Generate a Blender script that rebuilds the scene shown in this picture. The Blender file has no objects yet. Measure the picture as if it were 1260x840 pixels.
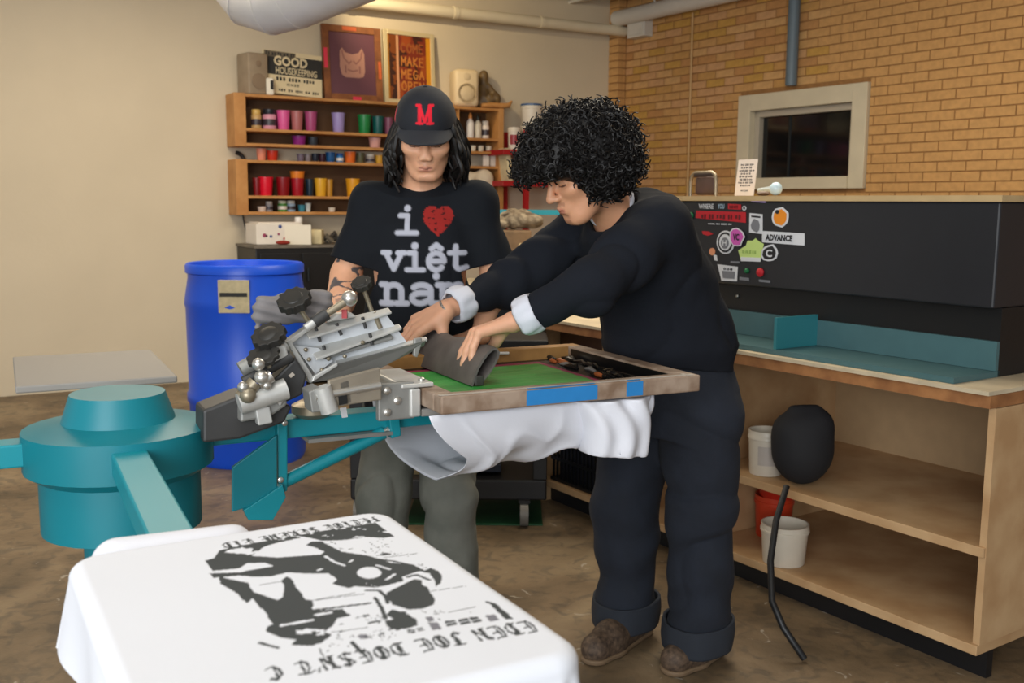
import bpy, bmesh, math, random
import numpy as np
from mathutils import Matrix, Vector

# ------------------------------------------------------------------ camera, world, lights
scene = bpy.context.scene
COL = scene.collection
CAM_H, FPX, PITCH, ROLL = 1.4, 1250.0, math.atan(170 / 1250.0), math.radians(0.4)
camd = bpy.data.cameras.new('camera')
camd.sensor_width = 36.0
camd.lens = FPX / 1260.0 * 36.0
camd.clip_start = 0.05
camd.dof.use_dof = True
camd.dof.focus_distance = 2.45
camd.dof.aperture_fstop = 6.3
cam = bpy.data.objects.new('camera', camd)
CAM_M = Matrix.Translation((0, 0, CAM_H)) @ Matrix.Rotation(math.pi / 2 - PITCH, 4, 'X') @ Matrix.Rotation(ROLL, 4, 'Z')
cam.matrix_world = CAM_M
COL.objects.link(cam)
scene.camera = cam

world = bpy.data.worlds.new('world')
scene.world = world
world.use_nodes = True
world.node_tree.nodes['Background'].inputs[0].default_value = (0.86, 0.93, 1.0, 1)
world.node_tree.nodes['Background'].inputs[1].default_value = 0.55

def area(name, loc, target, size, power, col):
    d = bpy.data.lights.new(name, 'AREA')
    d.shape = 'RECTANGLE'
    d.size, d.size_y = size
    d.energy = power
    d.color = col
    o = bpy.data.objects.new(name, d)
    o.location = loc
    o.rotation_euler = (Vector(target) - Vector(loc)).to_track_quat('-Z', 'Y').to_euler()
    COL.objects.link(o)
    return o
# rows of ceiling lamps and the daylight of the shop front behind the camera
area('ceiling_lamp_light', (-0.9, 1.1, 3.15), (-0.9, 1.1, 0), (1.6, 1.6), 26, (1.0, 0.98, 0.95))
area('ceiling_lamp_light', (1.0, 4.6, 3.15), (1.0, 4.6, 0), (1.8, 1.8), 85, (1.0, 0.9, 0.74))
area('ceiling_lamp_light', (-1.9, 5.6, 3.1), (-1.9, 5.6, 0), (1.6, 1.2), 66, (1.0, 0.86, 0.66))
area('shop_front_daylight', (-1.3, -3.0, 1.9), (0.1, 3.0, 1.2), (3.6, 2.2), 255, (0.94, 0.97, 1.0))
sp = bpy.data.lights.new('wall_washer_light', 'SPOT')
sp.energy = 55
sp.color = (1.0, 0.8, 0.5)
sp.spot_size = 1.5
sp.spot_blend = 0.8
spo = bpy.data.objects.new('wall_washer_light', sp)
spo.location = (-1.0, 7.6, 3.12)
spo.rotation_euler = (Vector((-0.75, 8.9, 2.9)) - Vector((-1.0, 7.6, 3.12))).to_track_quat('-Z', 'Y').to_euler()
COL.objects.link(spo)

vs = scene.view_settings
vs.view_transform = 'Standard'
vs.look = 'None'
vs.gamma = 1.0
vs.exposure = 0.0
vs.use_curve_mapping = False

# ------------------------------------------------------------------ measuring helpers (photo pixel -> place in the room)
R3 = CAM_M.to_3x3()
def ray(u, v):
    return R3 @ Vector(((u - 630) / FPX, -(v - 420) / FPX, -1.0))
def at(u, v, Y):
    d = ray(u, v)
    return Vector((0, 0, CAM_H)) + d * (Y / d.y)
def atz(u, v, z):
    d = ray(u, v)
    return Vector((0, 0, CAM_H)) + d * ((z - CAM_H) / d.z)
def at_plane(u, v, p0, n):
    d = ray(u, v)
    o = Vector((0, 0, CAM_H))
    return o + d * ((Vector(p0) - o).dot(n) / d.dot(n))

# ------------------------------------------------------------------ materials
def lin(c):
    return tuple((x / 12.92 if x <= 0.04045 else ((x + 0.055) / 1.055) ** 2.4) for x in [k / 255.0 for k in c])
MATS = {}
def mat(name, rgb, rough=0.6, metal=0.0, var=0.0, scale=12.0, bump=0.0, bscale=None, vcol=False, spec=0.5, coat=0.0, sheen=0.0, rgb2=None, alpha=1.0, sss=0.0, emit=0.0):
    """principled material; colour varies between rgb and rgb2 by noise, optional noise bump, optional print colours"""
    if name in MATS:
        return MATS[name]
    m = bpy.data.materials.new(name)
    m.use_nodes = True
    nt = m.node_tree
    b = nt.nodes['Principled BSDF']
    c1 = lin(rgb)
    b.inputs['Base Color'].default_value = (*c1, 1)
    b.inputs['Roughness'].default_value = rough
    b.inputs['Metallic'].default_value = metal
    b.inputs['Specular IOR Level'].default_value = spec
    b.inputs['Coat Weight'].default_value = coat
    b.inputs['Sheen Weight'].default_value = sheen
    b.inputs['Alpha'].default_value = alpha
    if sss:
        b.inputs['Subsurface Weight'].default_value = sss
        b.inputs['Subsurface Radius'].default_value = (0.012, 0.005, 0.003)
        b.inputs['Subsurface Scale'].default_value = 1.0
    if emit:
        b.inputs['Emission Color'].default_value = (*c1, 1)
        b.inputs['Emission Strength'].default_value = emit
    tc = None
    if var or bump or rgb2:
        tc = nt.nodes.new('ShaderNodeTexCoord')
    src = None
    if vcol:
        a = nt.nodes.new('ShaderNodeAttribute')
        a.attribute_name = 'Col'
        src = a.outputs['Color']
    if var or rgb2:
        n = nt.nodes.new('ShaderNodeTexNoise')
        n.inputs['Scale'].default_value = scale
        n.inputs['Detail'].default_value = 5
        nt.links.new(tc.outputs['Object'], n.inputs['Vector'])
        mx = nt.nodes.new('ShaderNodeMix')
        mx.data_type = 'RGBA'
        rmp = nt.nodes.new('ShaderNodeMapRange')
        rmp.inputs['From Min'].default_value = 0.35
        rmp.inputs['From Max'].default_value = 0.65
        nt.links.new(n.outputs['Fac'], rmp.inputs['Value'])
        nt.links.new(rmp.outputs['Result'], mx.inputs['Factor'])
        c2 = lin(rgb2) if rgb2 else tuple(x * (1 - var) for x in c1)
        mx.inputs['A'].default_value = (*c1, 1)
        mx.inputs['B'].default_value = (*c2, 1)
        if src is not None:
            mx.inputs['A'].default_value = (1, 1, 1, 1)
            mx.inputs['B'].default_value = (1 - var, 1 - var, 1 - var, 1)
            mu = nt.nodes.new('ShaderNodeMix')
            mu.data_type = 'RGBA'
            mu.blend_type = 'MULTIPLY'
            mu.inputs['Factor'].default_value = 1
            nt.links.new(src, mu.inputs['A'])
            nt.links.new(mx.outputs['Result'], mu.inputs['B'])
            src = mu.outputs['Result']
        else:
            src = mx.outputs['Result']
    if src is not None:
        nt.links.new(src, b.inputs['Base Color'])
    if bump:
        n2 = nt.nodes.new('ShaderNodeTexNoise')
        n2.inputs['Scale'].default_value = bscale or scale * 4
        n2.inputs['Detail'].default_value = 4
        nt.links.new(tc.outputs['Object'], n2.inputs['Vector'])
        bp = nt.nodes.new('ShaderNodeBump')
        bp.inputs['Strength'].default_value = bump
        bp.inputs['Distance'].default_value = 0.01
        nt.links.new(n2.outputs['Fac'], bp.inputs['Height'])
        nt.links.new(bp.outputs['Normal'], b.inputs['Normal'])
    MATS[name] = m
    return m

# ------------------------------------------------------------------ object helpers
def tag(o, label=None, cat=None, group=None, kind=None):
    if label: o['label'] = label
    if cat: o['category'] = cat
    if group: o['group'] = group
    if kind: o['kind'] = kind
    return o
def thing(name, label, cat, loc=(0, 0, 0), group=None, kind=None):
    o = bpy.data.objects.new(name, None)
    o.empty_display_size = 0.1
    o.location = loc
    COL.objects.link(o)
    return tag(o, label, cat, group, kind)
def world_m(o):
    m = o.matrix_basis.copy()
    if o.parent:
        m = world_m(o.parent) @ o.matrix_parent_inverse @ m
    return m
def adopt(o, parent):
    o.parent = parent
    o.matrix_parent_inverse = world_m(parent).inverted()
    return o
def copy_tree(o, parent=None):
    c = o.copy()
    COL.objects.link(c)
    if parent:
        c.parent = parent
    for ch in list(o.children):
        copy_tree(ch, c)
    return c

class MB:
    """collects simple shapes, all in room coordinates, and builds one mesh object"""
    def __init__(self):
        self.v, self.f = [], []
    def add(self, vs, fs, M=None):
        n = len(self.v)
        if M is not None:
            vs = [M @ Vector(p) for p in vs]
        self.v += [tuple(p) for p in vs]
        self.f += [tuple(i + n for i in f) for f in fs]
        return self
    def box(self, c, s, M=None, bev=0.0):
        """box of centre c and full sizes s, its edges cut by bev"""
        hx, hy, hz = [k / 2 for k in s]
        if not bev:
            vs = [(c[0] + x * hx, c[1] + y * hy, c[2] + z * hz) for x in (-1, 1) for y in (-1, 1) for z in (-1, 1)]
            fs = [(0, 1, 3, 2), (4, 6, 7, 5), (0, 4, 5, 1), (2, 3, 7, 6), (0, 2, 6, 4), (1, 5, 7, 3)]
            return self.add(vs, fs, M)
        bm = bmesh.new()
        bmesh.ops.create_cube(bm, size=1)
        for v in bm.verts:
            v.co = Vector((c[0] + v.co.x * s[0], c[1] + v.co.y * s[1], c[2] + v.co.z * s[2]))
        bmesh.ops.bevel(bm, geom=bm.edges[:], offset=min(bev, min(s) * 0.45), segments=2, affect='EDGES', profile=0.5)
        vs = [v.co.copy() for v in bm.verts]
        fs = [[v.index for v in f.verts] for f in bm.faces]
        bm.free()
        return self.add(vs, fs, M)
    def slab(self, pts, h):
        """prism: polygon pts (3d, in order) pushed along vector h"""
        n = len(pts)
        h = Vector(h)
        a = [Vector(p) for p in pts]
        vs = a + [p + h for p in a]
        fs = [tuple(reversed(range(n))), tuple(range(n, 2 * n))] + [(i, (i + 1) % n, (i + 1) % n + n, i + n) for i in range(n)]
        return self.add(vs, fs)
    def tube(self, pts, r, n=10, cap=True):
        pts = [Vector(p) for p in pts]
        rs = r if isinstance(r, (list, tuple)) else [r] * len(pts)
        vs, fs = [], []
        ref = None
        for i, p in enumerate(pts):
            t = (pts[min(i + 1, len(pts) - 1)] - pts[max(i - 1, 0)])
            t = t.normalized() if t.length > 1e-9 else Vector((0, 0, 1))
            if ref is None:
                ref = Vector((0, 0, 1)) if abs(t.z) < 0.9 else Vector((1, 0, 0))
            x = (ref - t * ref.dot(t)).normalized()
            ref = x
            y = t.cross(x)
            for k in range(n):
                a = 2 * math.pi * k / n
                vs.append(p + (x * math.cos(a) + y * math.sin(a)) * rs[i])
        for i in range(len(pts) - 1):
            for k in range(n):
                k2 = (k + 1) % n
                fs.append((i * n + k, i * n + k2, (i + 1) * n + k2, (i + 1) * n + k))
        if cap:
            fs.append(tuple(reversed(range(n))))
            fs.append(tuple(range((len(pts) - 1) * n, len(pts) * n)))
        return self.add(vs, fs)
    def cyl(self, p, q, r, n=16, r2=None):
        return self.tube([p, q], [r, r if r2 is None else r2], n)
    def lathe(self, prof, o=(0, 0, 0), n=20, axis=None):
        """profile of (radius, height) turned about an axis through o"""
        vs, fs = [], []
        M = Matrix.Translation(o)
        if axis is not None:
            M = M @ Vector((0, 0, 1)).rotation_difference(Vector(axis)).to_matrix().to_4x4()
        for (r, z) in prof:
            for k in range(n):
                a = 2 * math.pi * k / n
                vs.append((r * math.cos(a), r * math.sin(a), z))
        for i in range(len(prof) - 1):
            for k in range(n):
                k2 = (k + 1) % n
                fs.append((i * n + k, i * n + k2, (i + 1) * n + k2, (i + 1) * n + k))
        fs.append(tuple(reversed(range(n))))
        fs.append(tuple(range((len(prof) - 1) * n, len(prof) * n)))
        return self.add(vs, fs, M)
    def sphere(self, c, r, n=14, sc=(1, 1, 1), M=None):
        vs, fs = [], []
        m = n // 2
        for i in range(m + 1):
            t = math.pi * i / m
            for k in range(n):
                a = 2 * math.pi * k / n
                vs.append((c[0] + r * sc[0] * math.sin(t) * math.cos(a), c[1] + r * sc[1] * math.sin(t) * math.sin(a), c[2] + r * sc[2] * math.cos(t)))
        for i in range(m):
            for k in range(n):
                k2 = (k + 1) % n
                fs.append((i * n + k, (i + 1) * n + k, (i + 1) * n + k2, i * n + k2))
        return self.add(vs, fs, M)
    def build(self, name, m, parent=None, smooth=False, label=None, cat=None, group=None, kind=None, bevel=0.0, base=None):
        """base: where the object's own origin stands (default: the mesh's lowest centre)"""
        me = bpy.data.meshes.new(name)
        V = np.array(self.v, dtype=np.float64)
        if base is None:
            base = ((V[:, 0].min() + V[:, 0].max()) / 2, (V[:, 1].min() + V[:, 1].max()) / 2, V[:, 2].min())
        base = Vector(base)
        me.from_pydata([tuple(Vector(p) - base) for p in self.v], [], self.f)
        me.validate()
        o = bpy.data.objects.new(name, me)
        o.location = base
        COL.objects.link(o)
        finish(o, m, smooth)
        if parent:
            adopt(o, parent)
        if bevel:
            b = o.modifiers.new('edge', 'BEVEL')
            b.width = bevel
            b.segments = 2
            b.limit_method = 'ANGLE'
        return tag(o, label, cat, group, kind)

def finish(o, m, smooth=False):
    me = o.data
    for k in (m if isinstance(m, (list, tuple)) else [m]):
        me.materials.append(k)
    bm = bmesh.new()
    bm.from_mesh(me)
    bmesh.ops.recalc_face_normals(bm, faces=bm.faces[:])
    bm.to_mesh(me)
    bm.free()
    if smooth:
        me.polygons.foreach_set('use_smooth', [True] * len(me.polygons))
        try:
            me.set_sharp_from_angle(angle=math.radians(50))
        except Exception:
            pass

def np_obj(name, V, F, m, parent=None, col=None, smooth=True, sharp=None, **kw):
    """mesh object from numpy vertices and quads, with optional print colours per vertex (linear rgb)"""
    V = np.asarray(V, dtype=np.float32)
    F = np.asarray(F, dtype=np.int32)
    base = np.array([(V[:, 0].min() + V[:, 0].max()) / 2, (V[:, 1].min() + V[:, 1].max()) / 2, V[:, 2].min()], dtype=np.float32)
    me = bpy.data.meshes.new(name)
    me.vertices.add(len(V))
    me.vertices.foreach_set('co', (V - base).ravel())
    k = F.shape[1]
    me.loops.add(F.size)
    me.loops.foreach_set('vertex_index', F.ravel())
    me.polygons.add(len(F))
    me.polygons.foreach_set('loop_start', np.arange(0, F.size, k, dtype=np.int32))
    me.polygons.foreach_set('loop_total', np.full(len(F), k, dtype=np.int32))
    me.update(calc_edges=True)
    if smooth:
        me.polygons.foreach_set('use_smooth', np.ones(len(F), dtype=bool))
        if sharp:
            me.set_sharp_from_angle(angle=math.radians(sharp))
    for kk in (m if isinstance(m, (list, tuple)) else [m]):
        me.materials.append(kk)
    if col is not None:
        at_ = me.color_attributes.new('Col', 'FLOAT_COLOR', 'POINT')
        c4 = np.ones((len(V), 4), dtype=np.float32)
        c4[:, :3] = col
        at_.data.foreach_set('color', c4.ravel())
    o = bpy.data.objects.new(name, me)
    o.location = base
    COL.objects.link(o)
    if parent:
        adopt(o, parent)
    return tag(o, **kw)

def grid_faces(nu, nv, closed_u=False):
    i = np.arange(nu if closed_u else nu - 1)
    j = np.arange(nv - 1)
    I, J = np.meshgrid(i, j, indexing='ij')
    I2 = (I + 1) % nu
    return np.stack([I * nv + J, I2 * nv + J, I2 * nv + J + 1, I * nv + J + 1], -1).reshape(-1, 4)

# ------------------------------------------------------------------ smooth solids: a distance field and its surface
class Vol:
    def __init__(self, lo, hi, h):
        self.h = h
        self.lo = np.array(lo, dtype=np.float32)
        self.n = np.ceil((np.array(hi) - np.array(lo)) / h).astype(int) + 1
        self.ax = [self.lo[i] + h * np.arange(self.n[i], dtype=np.float32) for i in range(3)]
        self.d = np.full(tuple(self.n), 0.3, dtype=np.float32)
    def sub(self, lo, hi, m):
        sl = []
        for i in range(3):
            a = int(max(0, math.floor((lo[i] - m - self.lo[i]) / self.h)))
            b = int(min(self.n[i], math.ceil((hi[i] + m - self.lo[i]) / self.h) + 1))
            if b <= a:
                return None, None
            sl.append(slice(a, b))
        P = np.stack(np.meshgrid(*[self.ax[i][sl[i]] for i in range(3)], indexing='ij'), -1)
        return tuple(sl), P
    def put(self, sl, e, k, op='add'):
        d = self.d[sl]
        if op == 'add':
            h = np.maximum(k - np.abs(d - e), 0) / k
            self.d[sl] = np.minimum(d, e) - h * h * k * 0.25
        else:
            h = np.maximum(k - np.abs(-e - d), 0) / k
            self.d[sl] = np.maximum(d, -e) + h * h * k * 0.25
    def cone(self, a, b, ra, rb, k=0.02, op='add'):
        a, b = np.array(a, dtype=np.float32), np.array(b, dtype=np.float32)
        R = max(ra, rb)
        sl, P = self.sub(np.minimum(a, b) - R, np.maximum(a, b) + R, k + 2 * self.h)
        if sl is None: return
        ab = b - a
        q = P - a
        t = np.clip((q @ ab) / max(float(ab @ ab), 1e-9), 0, 1)
        e = np.linalg.norm(q - t[..., None] * ab, axis=-1) - (ra + (rb - ra) * t)
        self.put(sl, e, k, op)
    def chain(self, pts, rs, k=0.02):
        for i in range(len(pts) - 1):
            self.cone(pts[i], pts[i + 1], rs[i], rs[i + 1], k)
    def ell(self, c, r, k=0.02, M=None, op='add'):
        c = np.array(c, dtype=np.float32)
        r = np.array(r, dtype=np.float32)
        R = r.max()
        sl, P = self.sub(c - R, c + R, k + 2 * self.h)
        if sl is None: return
        q = P - c
        if M is not None:
            q = q @ np.array(M, dtype=np.float32)
        e = (np.linalg.norm(q / r, axis=-1) - 1) * r.min()
        g = np.linalg.norm(q / (r * r), axis=-1)
        n0 = np.linalg.norm(q / r, axis=-1)
        e = np.where(g > 1e-6, n0 * (n0 - 1) / np.maximum(g, 1e-6), -r.min())
        self.put(sl, e.astype(np.float32), k, op)
    def torso(self, secs, side, front, k=0.03):
        """stack of ellipses: (centre, half width, half depth), joined along their centres"""
        side = np.array(side, dtype=np.float32)
        front = np.array(front, dtype=np.float32)
        C = np.array([s[0] for s in secs], dtype=np.float32)
        W = np.array([s[1] for s in secs], dtype=np.float32)
        D = np.array([s[2] for s in secs], dtype=np.float32)
        R = max(W.max(), D.max())
        lo = C.min(0) - R
        hi = C.max(0) + R
        lo[2] = C[:, 2].min() - 0.03
        hi[2] = C[:, 2].max() + 0.03
        sl, P = self.sub(lo, hi, k)
        z = P[..., 2]
        o = np.argsort(C[:, 2])
        zz = np.clip(z, C[o[0], 2], C[o[-1], 2])
        cx, cy = [np.interp(zz, C[o, 2], C[o, i]) for i in (0, 1)]
        w = np.interp(zz, C[o, 2], W[o])
        d = np.interp(zz, C[o, 2], D[o])
        qx, qy = P[..., 0] - cx, P[..., 1] - cy
        a = (qx * side[0] + qy * side[1]) / w
        b = (qx * front[0] + qy * front[1]) / d
        p = 2.3
        n0 = (np.abs(a) ** p + np.abs(b) ** p) ** (1 / p)
        e = (n0 - 1) * np.minimum(w, d)
        over = np.maximum(np.abs(z - zz) - 0.0, 0)
        e = np.maximum(e, over - 0.015) + 0.0
        self.put(sl, e.astype(np.float32), k)
    def cut(self, p, n, k=0.004):
        """keep the side of the plane that n points away from"""
        P = [self.ax[i] for i in range(3)]
        e = ((P[0] - p[0]) * n[0])[:, None, None] + ((P[1] - p[1]) * n[1])[None, :, None] + ((P[2] - p[2]) * n[2])[None, None, :]
        self.d = np.maximum(self.d, e.astype(np.float32))
    def cut_local(self, p, n, R):
        p = np.array(p, dtype=np.float32)
        sl, P = self.sub(p - R, p + R, 0)
        q = P - p
        e = q @ np.array(n, dtype=np.float32)
        inside = np.linalg.norm(q, axis=-1) < R
        self.d[sl] = np.where(inside, np.maximum(self.d[sl], e), self.d[sl])
    def surface(self):
        d = self.d
        d[0], d[-1] = np.maximum(d[0], 1e-3), np.maximum(d[-1], 1e-3)
        d[:, 0], d[:, -1] = np.maximum(d[:, 0], 1e-3), np.maximum(d[:, -1], 1e-3)
        d[:, :, 0], d[:, :, -1] = np.maximum(d[:, :, 0], 1e-3), np.maximum(d[:, :, -1], 1e-3)
        s = d < 0
        c = [s[i:d.shape[0] - 1 + i, j:d.shape[1] - 1 + j, k:d.shape[2] - 1 + k] for i in (0, 1) for j in (0, 1) for k in (0, 1)]
        anyv = c[0].copy(); allv = c[0].copy()
        for x in c[1:]:
            anyv |= x
            allv &= x
        act = anyv & ~allv
        I = np.argwhere(act)
        idx = np.full(act.shape, -1, dtype=np.int32)
        idx[act] = np.arange(len(I))
        off = np.array([(i, j, k) for i in (0, 1) for j in (0, 1) for k in (0, 1)])
        vals = np.stack([d[I[:, 0] + o[0], I[:, 1] + o[1], I[:, 2] + o[2]] for o in off], 1)
        acc = np.zeros((len(I), 3)); cnt = np.zeros(len(I))
        for a in range(8):
            for b in range(a + 1, 8):
                if np.abs(off[a] - off[b]).sum() != 1:
                    continue
                va, vb = vals[:, a], vals[:, b]
                x = (va < 0) != (vb < 0)
                t = np.where(x, va / np.where(x, va - vb, 1), 0)
                acc += np.where(x[:, None], off[a] + t[:, None] * (off[b] - off[a]), 0)
                cnt += x
        V = (I + acc / cnt[:, None]) * self.h + self.lo
        F = []
        for ax in range(3):
            sa = [slice(None)] * 3
            sb = [slice(None)] * 3
            sa[ax] = slice(0, -1)
            sb[ax] = slice(1, None)
            A, B = s[tuple(sa)], s[tuple(sb)]
            E = np.argwhere(A != B)
            u, w = [(1, 2), (2, 0), (0, 1)][ax]
            ok = (E[:, u] > 0) & (E[:, w] > 0) & (E[:, u] < d.shape[u] - 1) & (E[:, w] < d.shape[w] - 1)
            E = E[ok]
            q = []
            for du, dw in ((-1, -1), (0, -1), (0, 0), (-1, 0)):
                e = E.copy()
                e[:, u] += du
                e[:, w] += dw
                q.append(idx[e[:, 0], e[:, 1], e[:, 2]])
            q = np.stack(q, 1)
            flip = ~A[E[:, 0], E[:, 1], E[:, 2]]
            q[flip] = q[flip][:, ::-1]
            F.append(q)
        F = np.concatenate(F)
        F = F[(F >= 0).all(1)]
        return V, F

def fnoise(P, seed=0, freq=8.0, octaves=3):
    """cheap smooth noise from sums of sines"""
    rg = np.random.RandomState(seed)
    out = np.zeros(P.shape[:-1])
    a = 1.0
    for o in range(octaves):
        for _ in range(5):
            k = rg.normal(size=P.shape[-1])
            k *= freq / np.linalg.norm(k) * rg.uniform(0.6, 1.4)
            out += a * np.sin(P @ k + rg.uniform(0, 6.28)) / 5
        a *= 0.5
        freq *= 2
    return out

# ------------------------------------------------------------------ flat print: strokes and outlines evaluated per vertex
def seg_dist(P, a, b, nib=None):
    a = np.array(a, float); b = np.array(b, float)
    ab = b - a
    q = P - a
    t = np.clip((q @ ab) / max(ab @ ab, 1e-12), 0, 1)
    r = q - t[:, None] * ab
    if nib is not None:
        ang, ratio = nib
        c, s_ = math.cos(ang), math.sin(ang)
        x = r[:, 0] * c + r[:, 1] * s_
        y = (-r[:, 0] * s_ + r[:, 1] * c) * ratio
        return np.hypot(x, y)
    return np.hypot(r[:, 0], r[:, 1])
def strokes(P, lines, w, nib=None):
    """signed distance to a set of polylines of half width w"""
    d = np.full(len(P), 1e3)
    for ln in lines:
        L = np.array(ln, float)
        lo, hi = L.min(0) - 3 * w, L.max(0) + 3 * w
        m = ((P >= lo) & (P <= hi)).all(1)
        if not m.any():
            continue
        Q = P[m]
        e = np.full(len(Q), 1e3)
        if len(ln) == 1:
            e = np.hypot(*(Q - L[0]).T)
        for i in range(len(ln) - 1):
            e = np.minimum(e, seg_dist(Q, ln[i], ln[i + 1], nib))
        d[m] = np.minimum(d[m], e)
    return d - w
def poly_in(P, poly):
    poly = np.array(poly, float)
    x, y = P[:, 0], P[:, 1]
    ins = np.zeros(len(P), bool)
    n = len(poly)
    for i in range(n):
        x1, y1 = poly[i]
        x2, y2 = poly[(i + 1) % n]
        c = ((y1 > y) != (y2 > y)) & (x < (x2 - x1) * (y - y1) / (y2 - y1 + 1e-12) + x1)
        ins ^= c
    return ins
def arc(cx, cy, rx, ry, a0, a1, n=10):
    return [(cx + rx * math.cos(math.radians(a0 + (a1 - a0) * i / n)), cy + ry * math.sin(math.radians(a0 + (a1 - a0) * i / n))) for i in range(n + 1)]
# typewriter letters, x-height 1, in an em about 1.1 wide
SLAB = {
    'i': [[(.5, 1.42)], [(.18, 1), (.52, 1), (.52, 0)], [(.08, 0), (.96, 0)]],
    'v': [[(.05, 1), (.5, .03), (.95, 1)], [(-.1, 1), (.26, 1)], [(.74, 1), (1.1, 1)]],
    'e': [[(.1, .52), (.9, .52)] + arc(.5, .5, .42, .5, 0, 315, 16)],
    'E': [[(.1, .52), (.9, .52)] + arc(.5, .5, .42, .5, 0, 315, 16), [(.24, 1.25), (.5, 1.48), (.76, 1.25)], [(.5, -.38)]],
    't': [[(.38, 1.4), (.38, .3)] + arc(.62, .28, .24, .26, 180, 300, 6) + [(.95, .12)], [(.05, 1), (.85, 1)]],
    'n': [[(.02, 1), (.24, 1), (.24, 0)], [(.24, .7)] + arc(.54, .68, .3, .32, 160, 0, 8) + [(.84, 0)], [(.02, 0), (.46, 0)], [(.64, 0), (1.06, 0)]],
    'a': [arc(.48, .72, .36, .28, 150, 0, 8) + [(.84, .05), (1.02, 0)], [(.84, .56), (.5, .57)] + arc(.42, .29, .32, .28, 90, 290, 10) + [(.84, .22)]],
    'm': [[(-.05, 1), (.14, 1), (.14, 0)], arc(.34, .72, .2, .28, 170, 0, 6) + [(.54, 0)], arc(.74, .72, .2, .28, 170, 0, 6) + [(.94, 0)], [(-.05, 0), (.3, 0)], [(.42, 0), (.66, 0)], [(.82, 0), (1.1, 0)]],
}
# broad-nib capitals, height 1, about .8 wide, with the doubled stems of old text faces
BLACK = {
    'E': [[(.2, .95), (.12, .6), (.12, .3), (.25, .05), (.75, .1)], [(.36, .92), (.36, .08)], [(.2, .95), (.7, .98)], [(.36, .52), (.68, .56)]],
    'V': [[(.02, .98), (.2, .82), (.44, .02)], [(.2, .97), (.5, .12)], [(.44, .02), (.72, .7), (.66, .98), (.84, .9)]],
    'N': [[(.05, .95), (.24, .85), (.24, .1)], [(.36, .9), (.36, .1)], [(.2, .9), (.75, .08)], [(.75, .95), (.75, .08)], [(.1, .05), (.34, .05)]],
    'L': [[(.3, .98), (.16, .8), (.24, .5), (.2, .06), (.8, .12)], [(.38, .9), (.38, .1)], [(.3, .98), (.5, .9)]],
    'O': [arc(.42, .5, .34, .46, 0, 360, 14), [(.34, .88), (.34, .12)], [(.46, .9), (.46, .1)]],
    'D': [[(.1, .96), (.5, .95), (.76, .65), (.72, .25), (.45, .04), (.08, .06)], [(.26, .92), (.26, .08)], [(.4, .9), (.4, .1)]],
    'S': [[(.7, .85), (.45, .97), (.15, .8), (.25, .58), (.62, .42), (.7, .2), (.42, .03), (.1, .14)], [(.42, .9), (.42, .1)]],
    'T': [[(.05, .85), (.3, .97), (.8, .92)], [(.42, .92), (.2, .6), (.22, .2), (.45, .03), (.75, .12)], [(.5, .9), (.5, .1)]],
    'I': [[(.2, .95), (.4, .88), (.4, .1), (.62, .04)], [(.52, .9), (.52, .12)]],
    'F': [[(.3, .95), (.3, .1), (.1, .03)], [(.42, .9), (.42, .12)], [(.15, .9), (.78, .98)], [(.3, .52), (.68, .56)]],
    'R': [[(.2, .95), (.2, .05)], [(.34, .9), (.34, .08)], [(.1, .95), (.6, .95), (.68, .7), (.4, .52), (.78, .04)]],
    'H': [[(.18, .98), (.18, .05)], [(.3, .9), (.3, .08)], [(.3, .55), (.65, .55), (.7, .2), (.6, -.05)]],
    'C': [[(.72, .85), (.45, .97), (.14, .7), (.14, .3), (.42, .03), (.75, .14)], [(.36, .9), (.36, .1)]],
    'J': [[(.2, .95), (.5, .98), (.56, .8), (.56, .2), (.36, .02), (.1, .14)], [(.42, .9), (.42, .14)], [(.5, .98), (.76, .94)]],
    "'": [[(.2, .98), (.12, .75)]],
    ' ': [],
}
def glyphs(text, table, adv=1.0, sp=0.6):
    out, x = [], 0.0
    for ch in text:
        if ch == ' ':
            x += sp
            continue
        out += [[(px + x, py) for (px, py) in ln] for ln in table[ch]]
        x += adv * (0.4 if ch == "'" else 1.0)
    return out, x
def text_mesh(body, size, name, m, M, parent, ext=0.0004, bold=0.0, width=None, align='CENTER', label=None):
    """lettering in the built-in face, turned into a mesh and laid on a surface by M (x right, y up)"""
    cu = bpy.data.curves.new(name, 'FONT')
    cu.body = body
    cu.size = size
    cu.extrude = ext
    cu.offset = bold
    cu.align_x = align
    cu.align_y = 'CENTER'
    cu.resolution_u = 2
    o = bpy.data.objects.new(name, cu)
    COL.objects.link(o)
    dg = bpy.context.evaluated_depsgraph_get()
    me = bpy.data.meshes.new_from_object(o.evaluated_get(dg))
    bpy.data.objects.remove(o)
    bpy.data.curves.remove(cu)
    V = [v.co.copy() for v in me.vertices]
    if width and V:
        w = max(v.x for v in V) - min(v.x for v in V)
        for v in V:
            v.x *= width / w
    for v, c in zip(me.vertices, V):
        v.co = M @ c
    me.materials.clear()
    me.materials.append(m)
    me.name = name
    t = bpy.data.objects.new(name, me)
    COL.objects.link(t)
    if parent:
        adopt(t, parent)
    return tag(t, label)
def word_bars(M, w, h, seed, m, parent, name='small_print', t=.0005):
    """a line of print too small to read: a row of word-sized bars, centred on M"""
    r_ = random.Random(seed)
    mb = MB()
    x = -w / 2
    while x < w / 2 - .1 * w:
        l_ = min(r_.uniform(.12, .3) * w, w / 2 - x)
        n = max(2, int(l_ / (h * .75)))
        for i in range(n):
            hh = h * r_.choice((.75, 1.0, 1.0))
            mb.box((x + (i + .5) * l_ / n, 0, t / 2), (l_ / n * .62, hh, t), M)
        x += l_ + .05 * w
    return mb.build(name, m, parent, kind='stuff')
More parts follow.
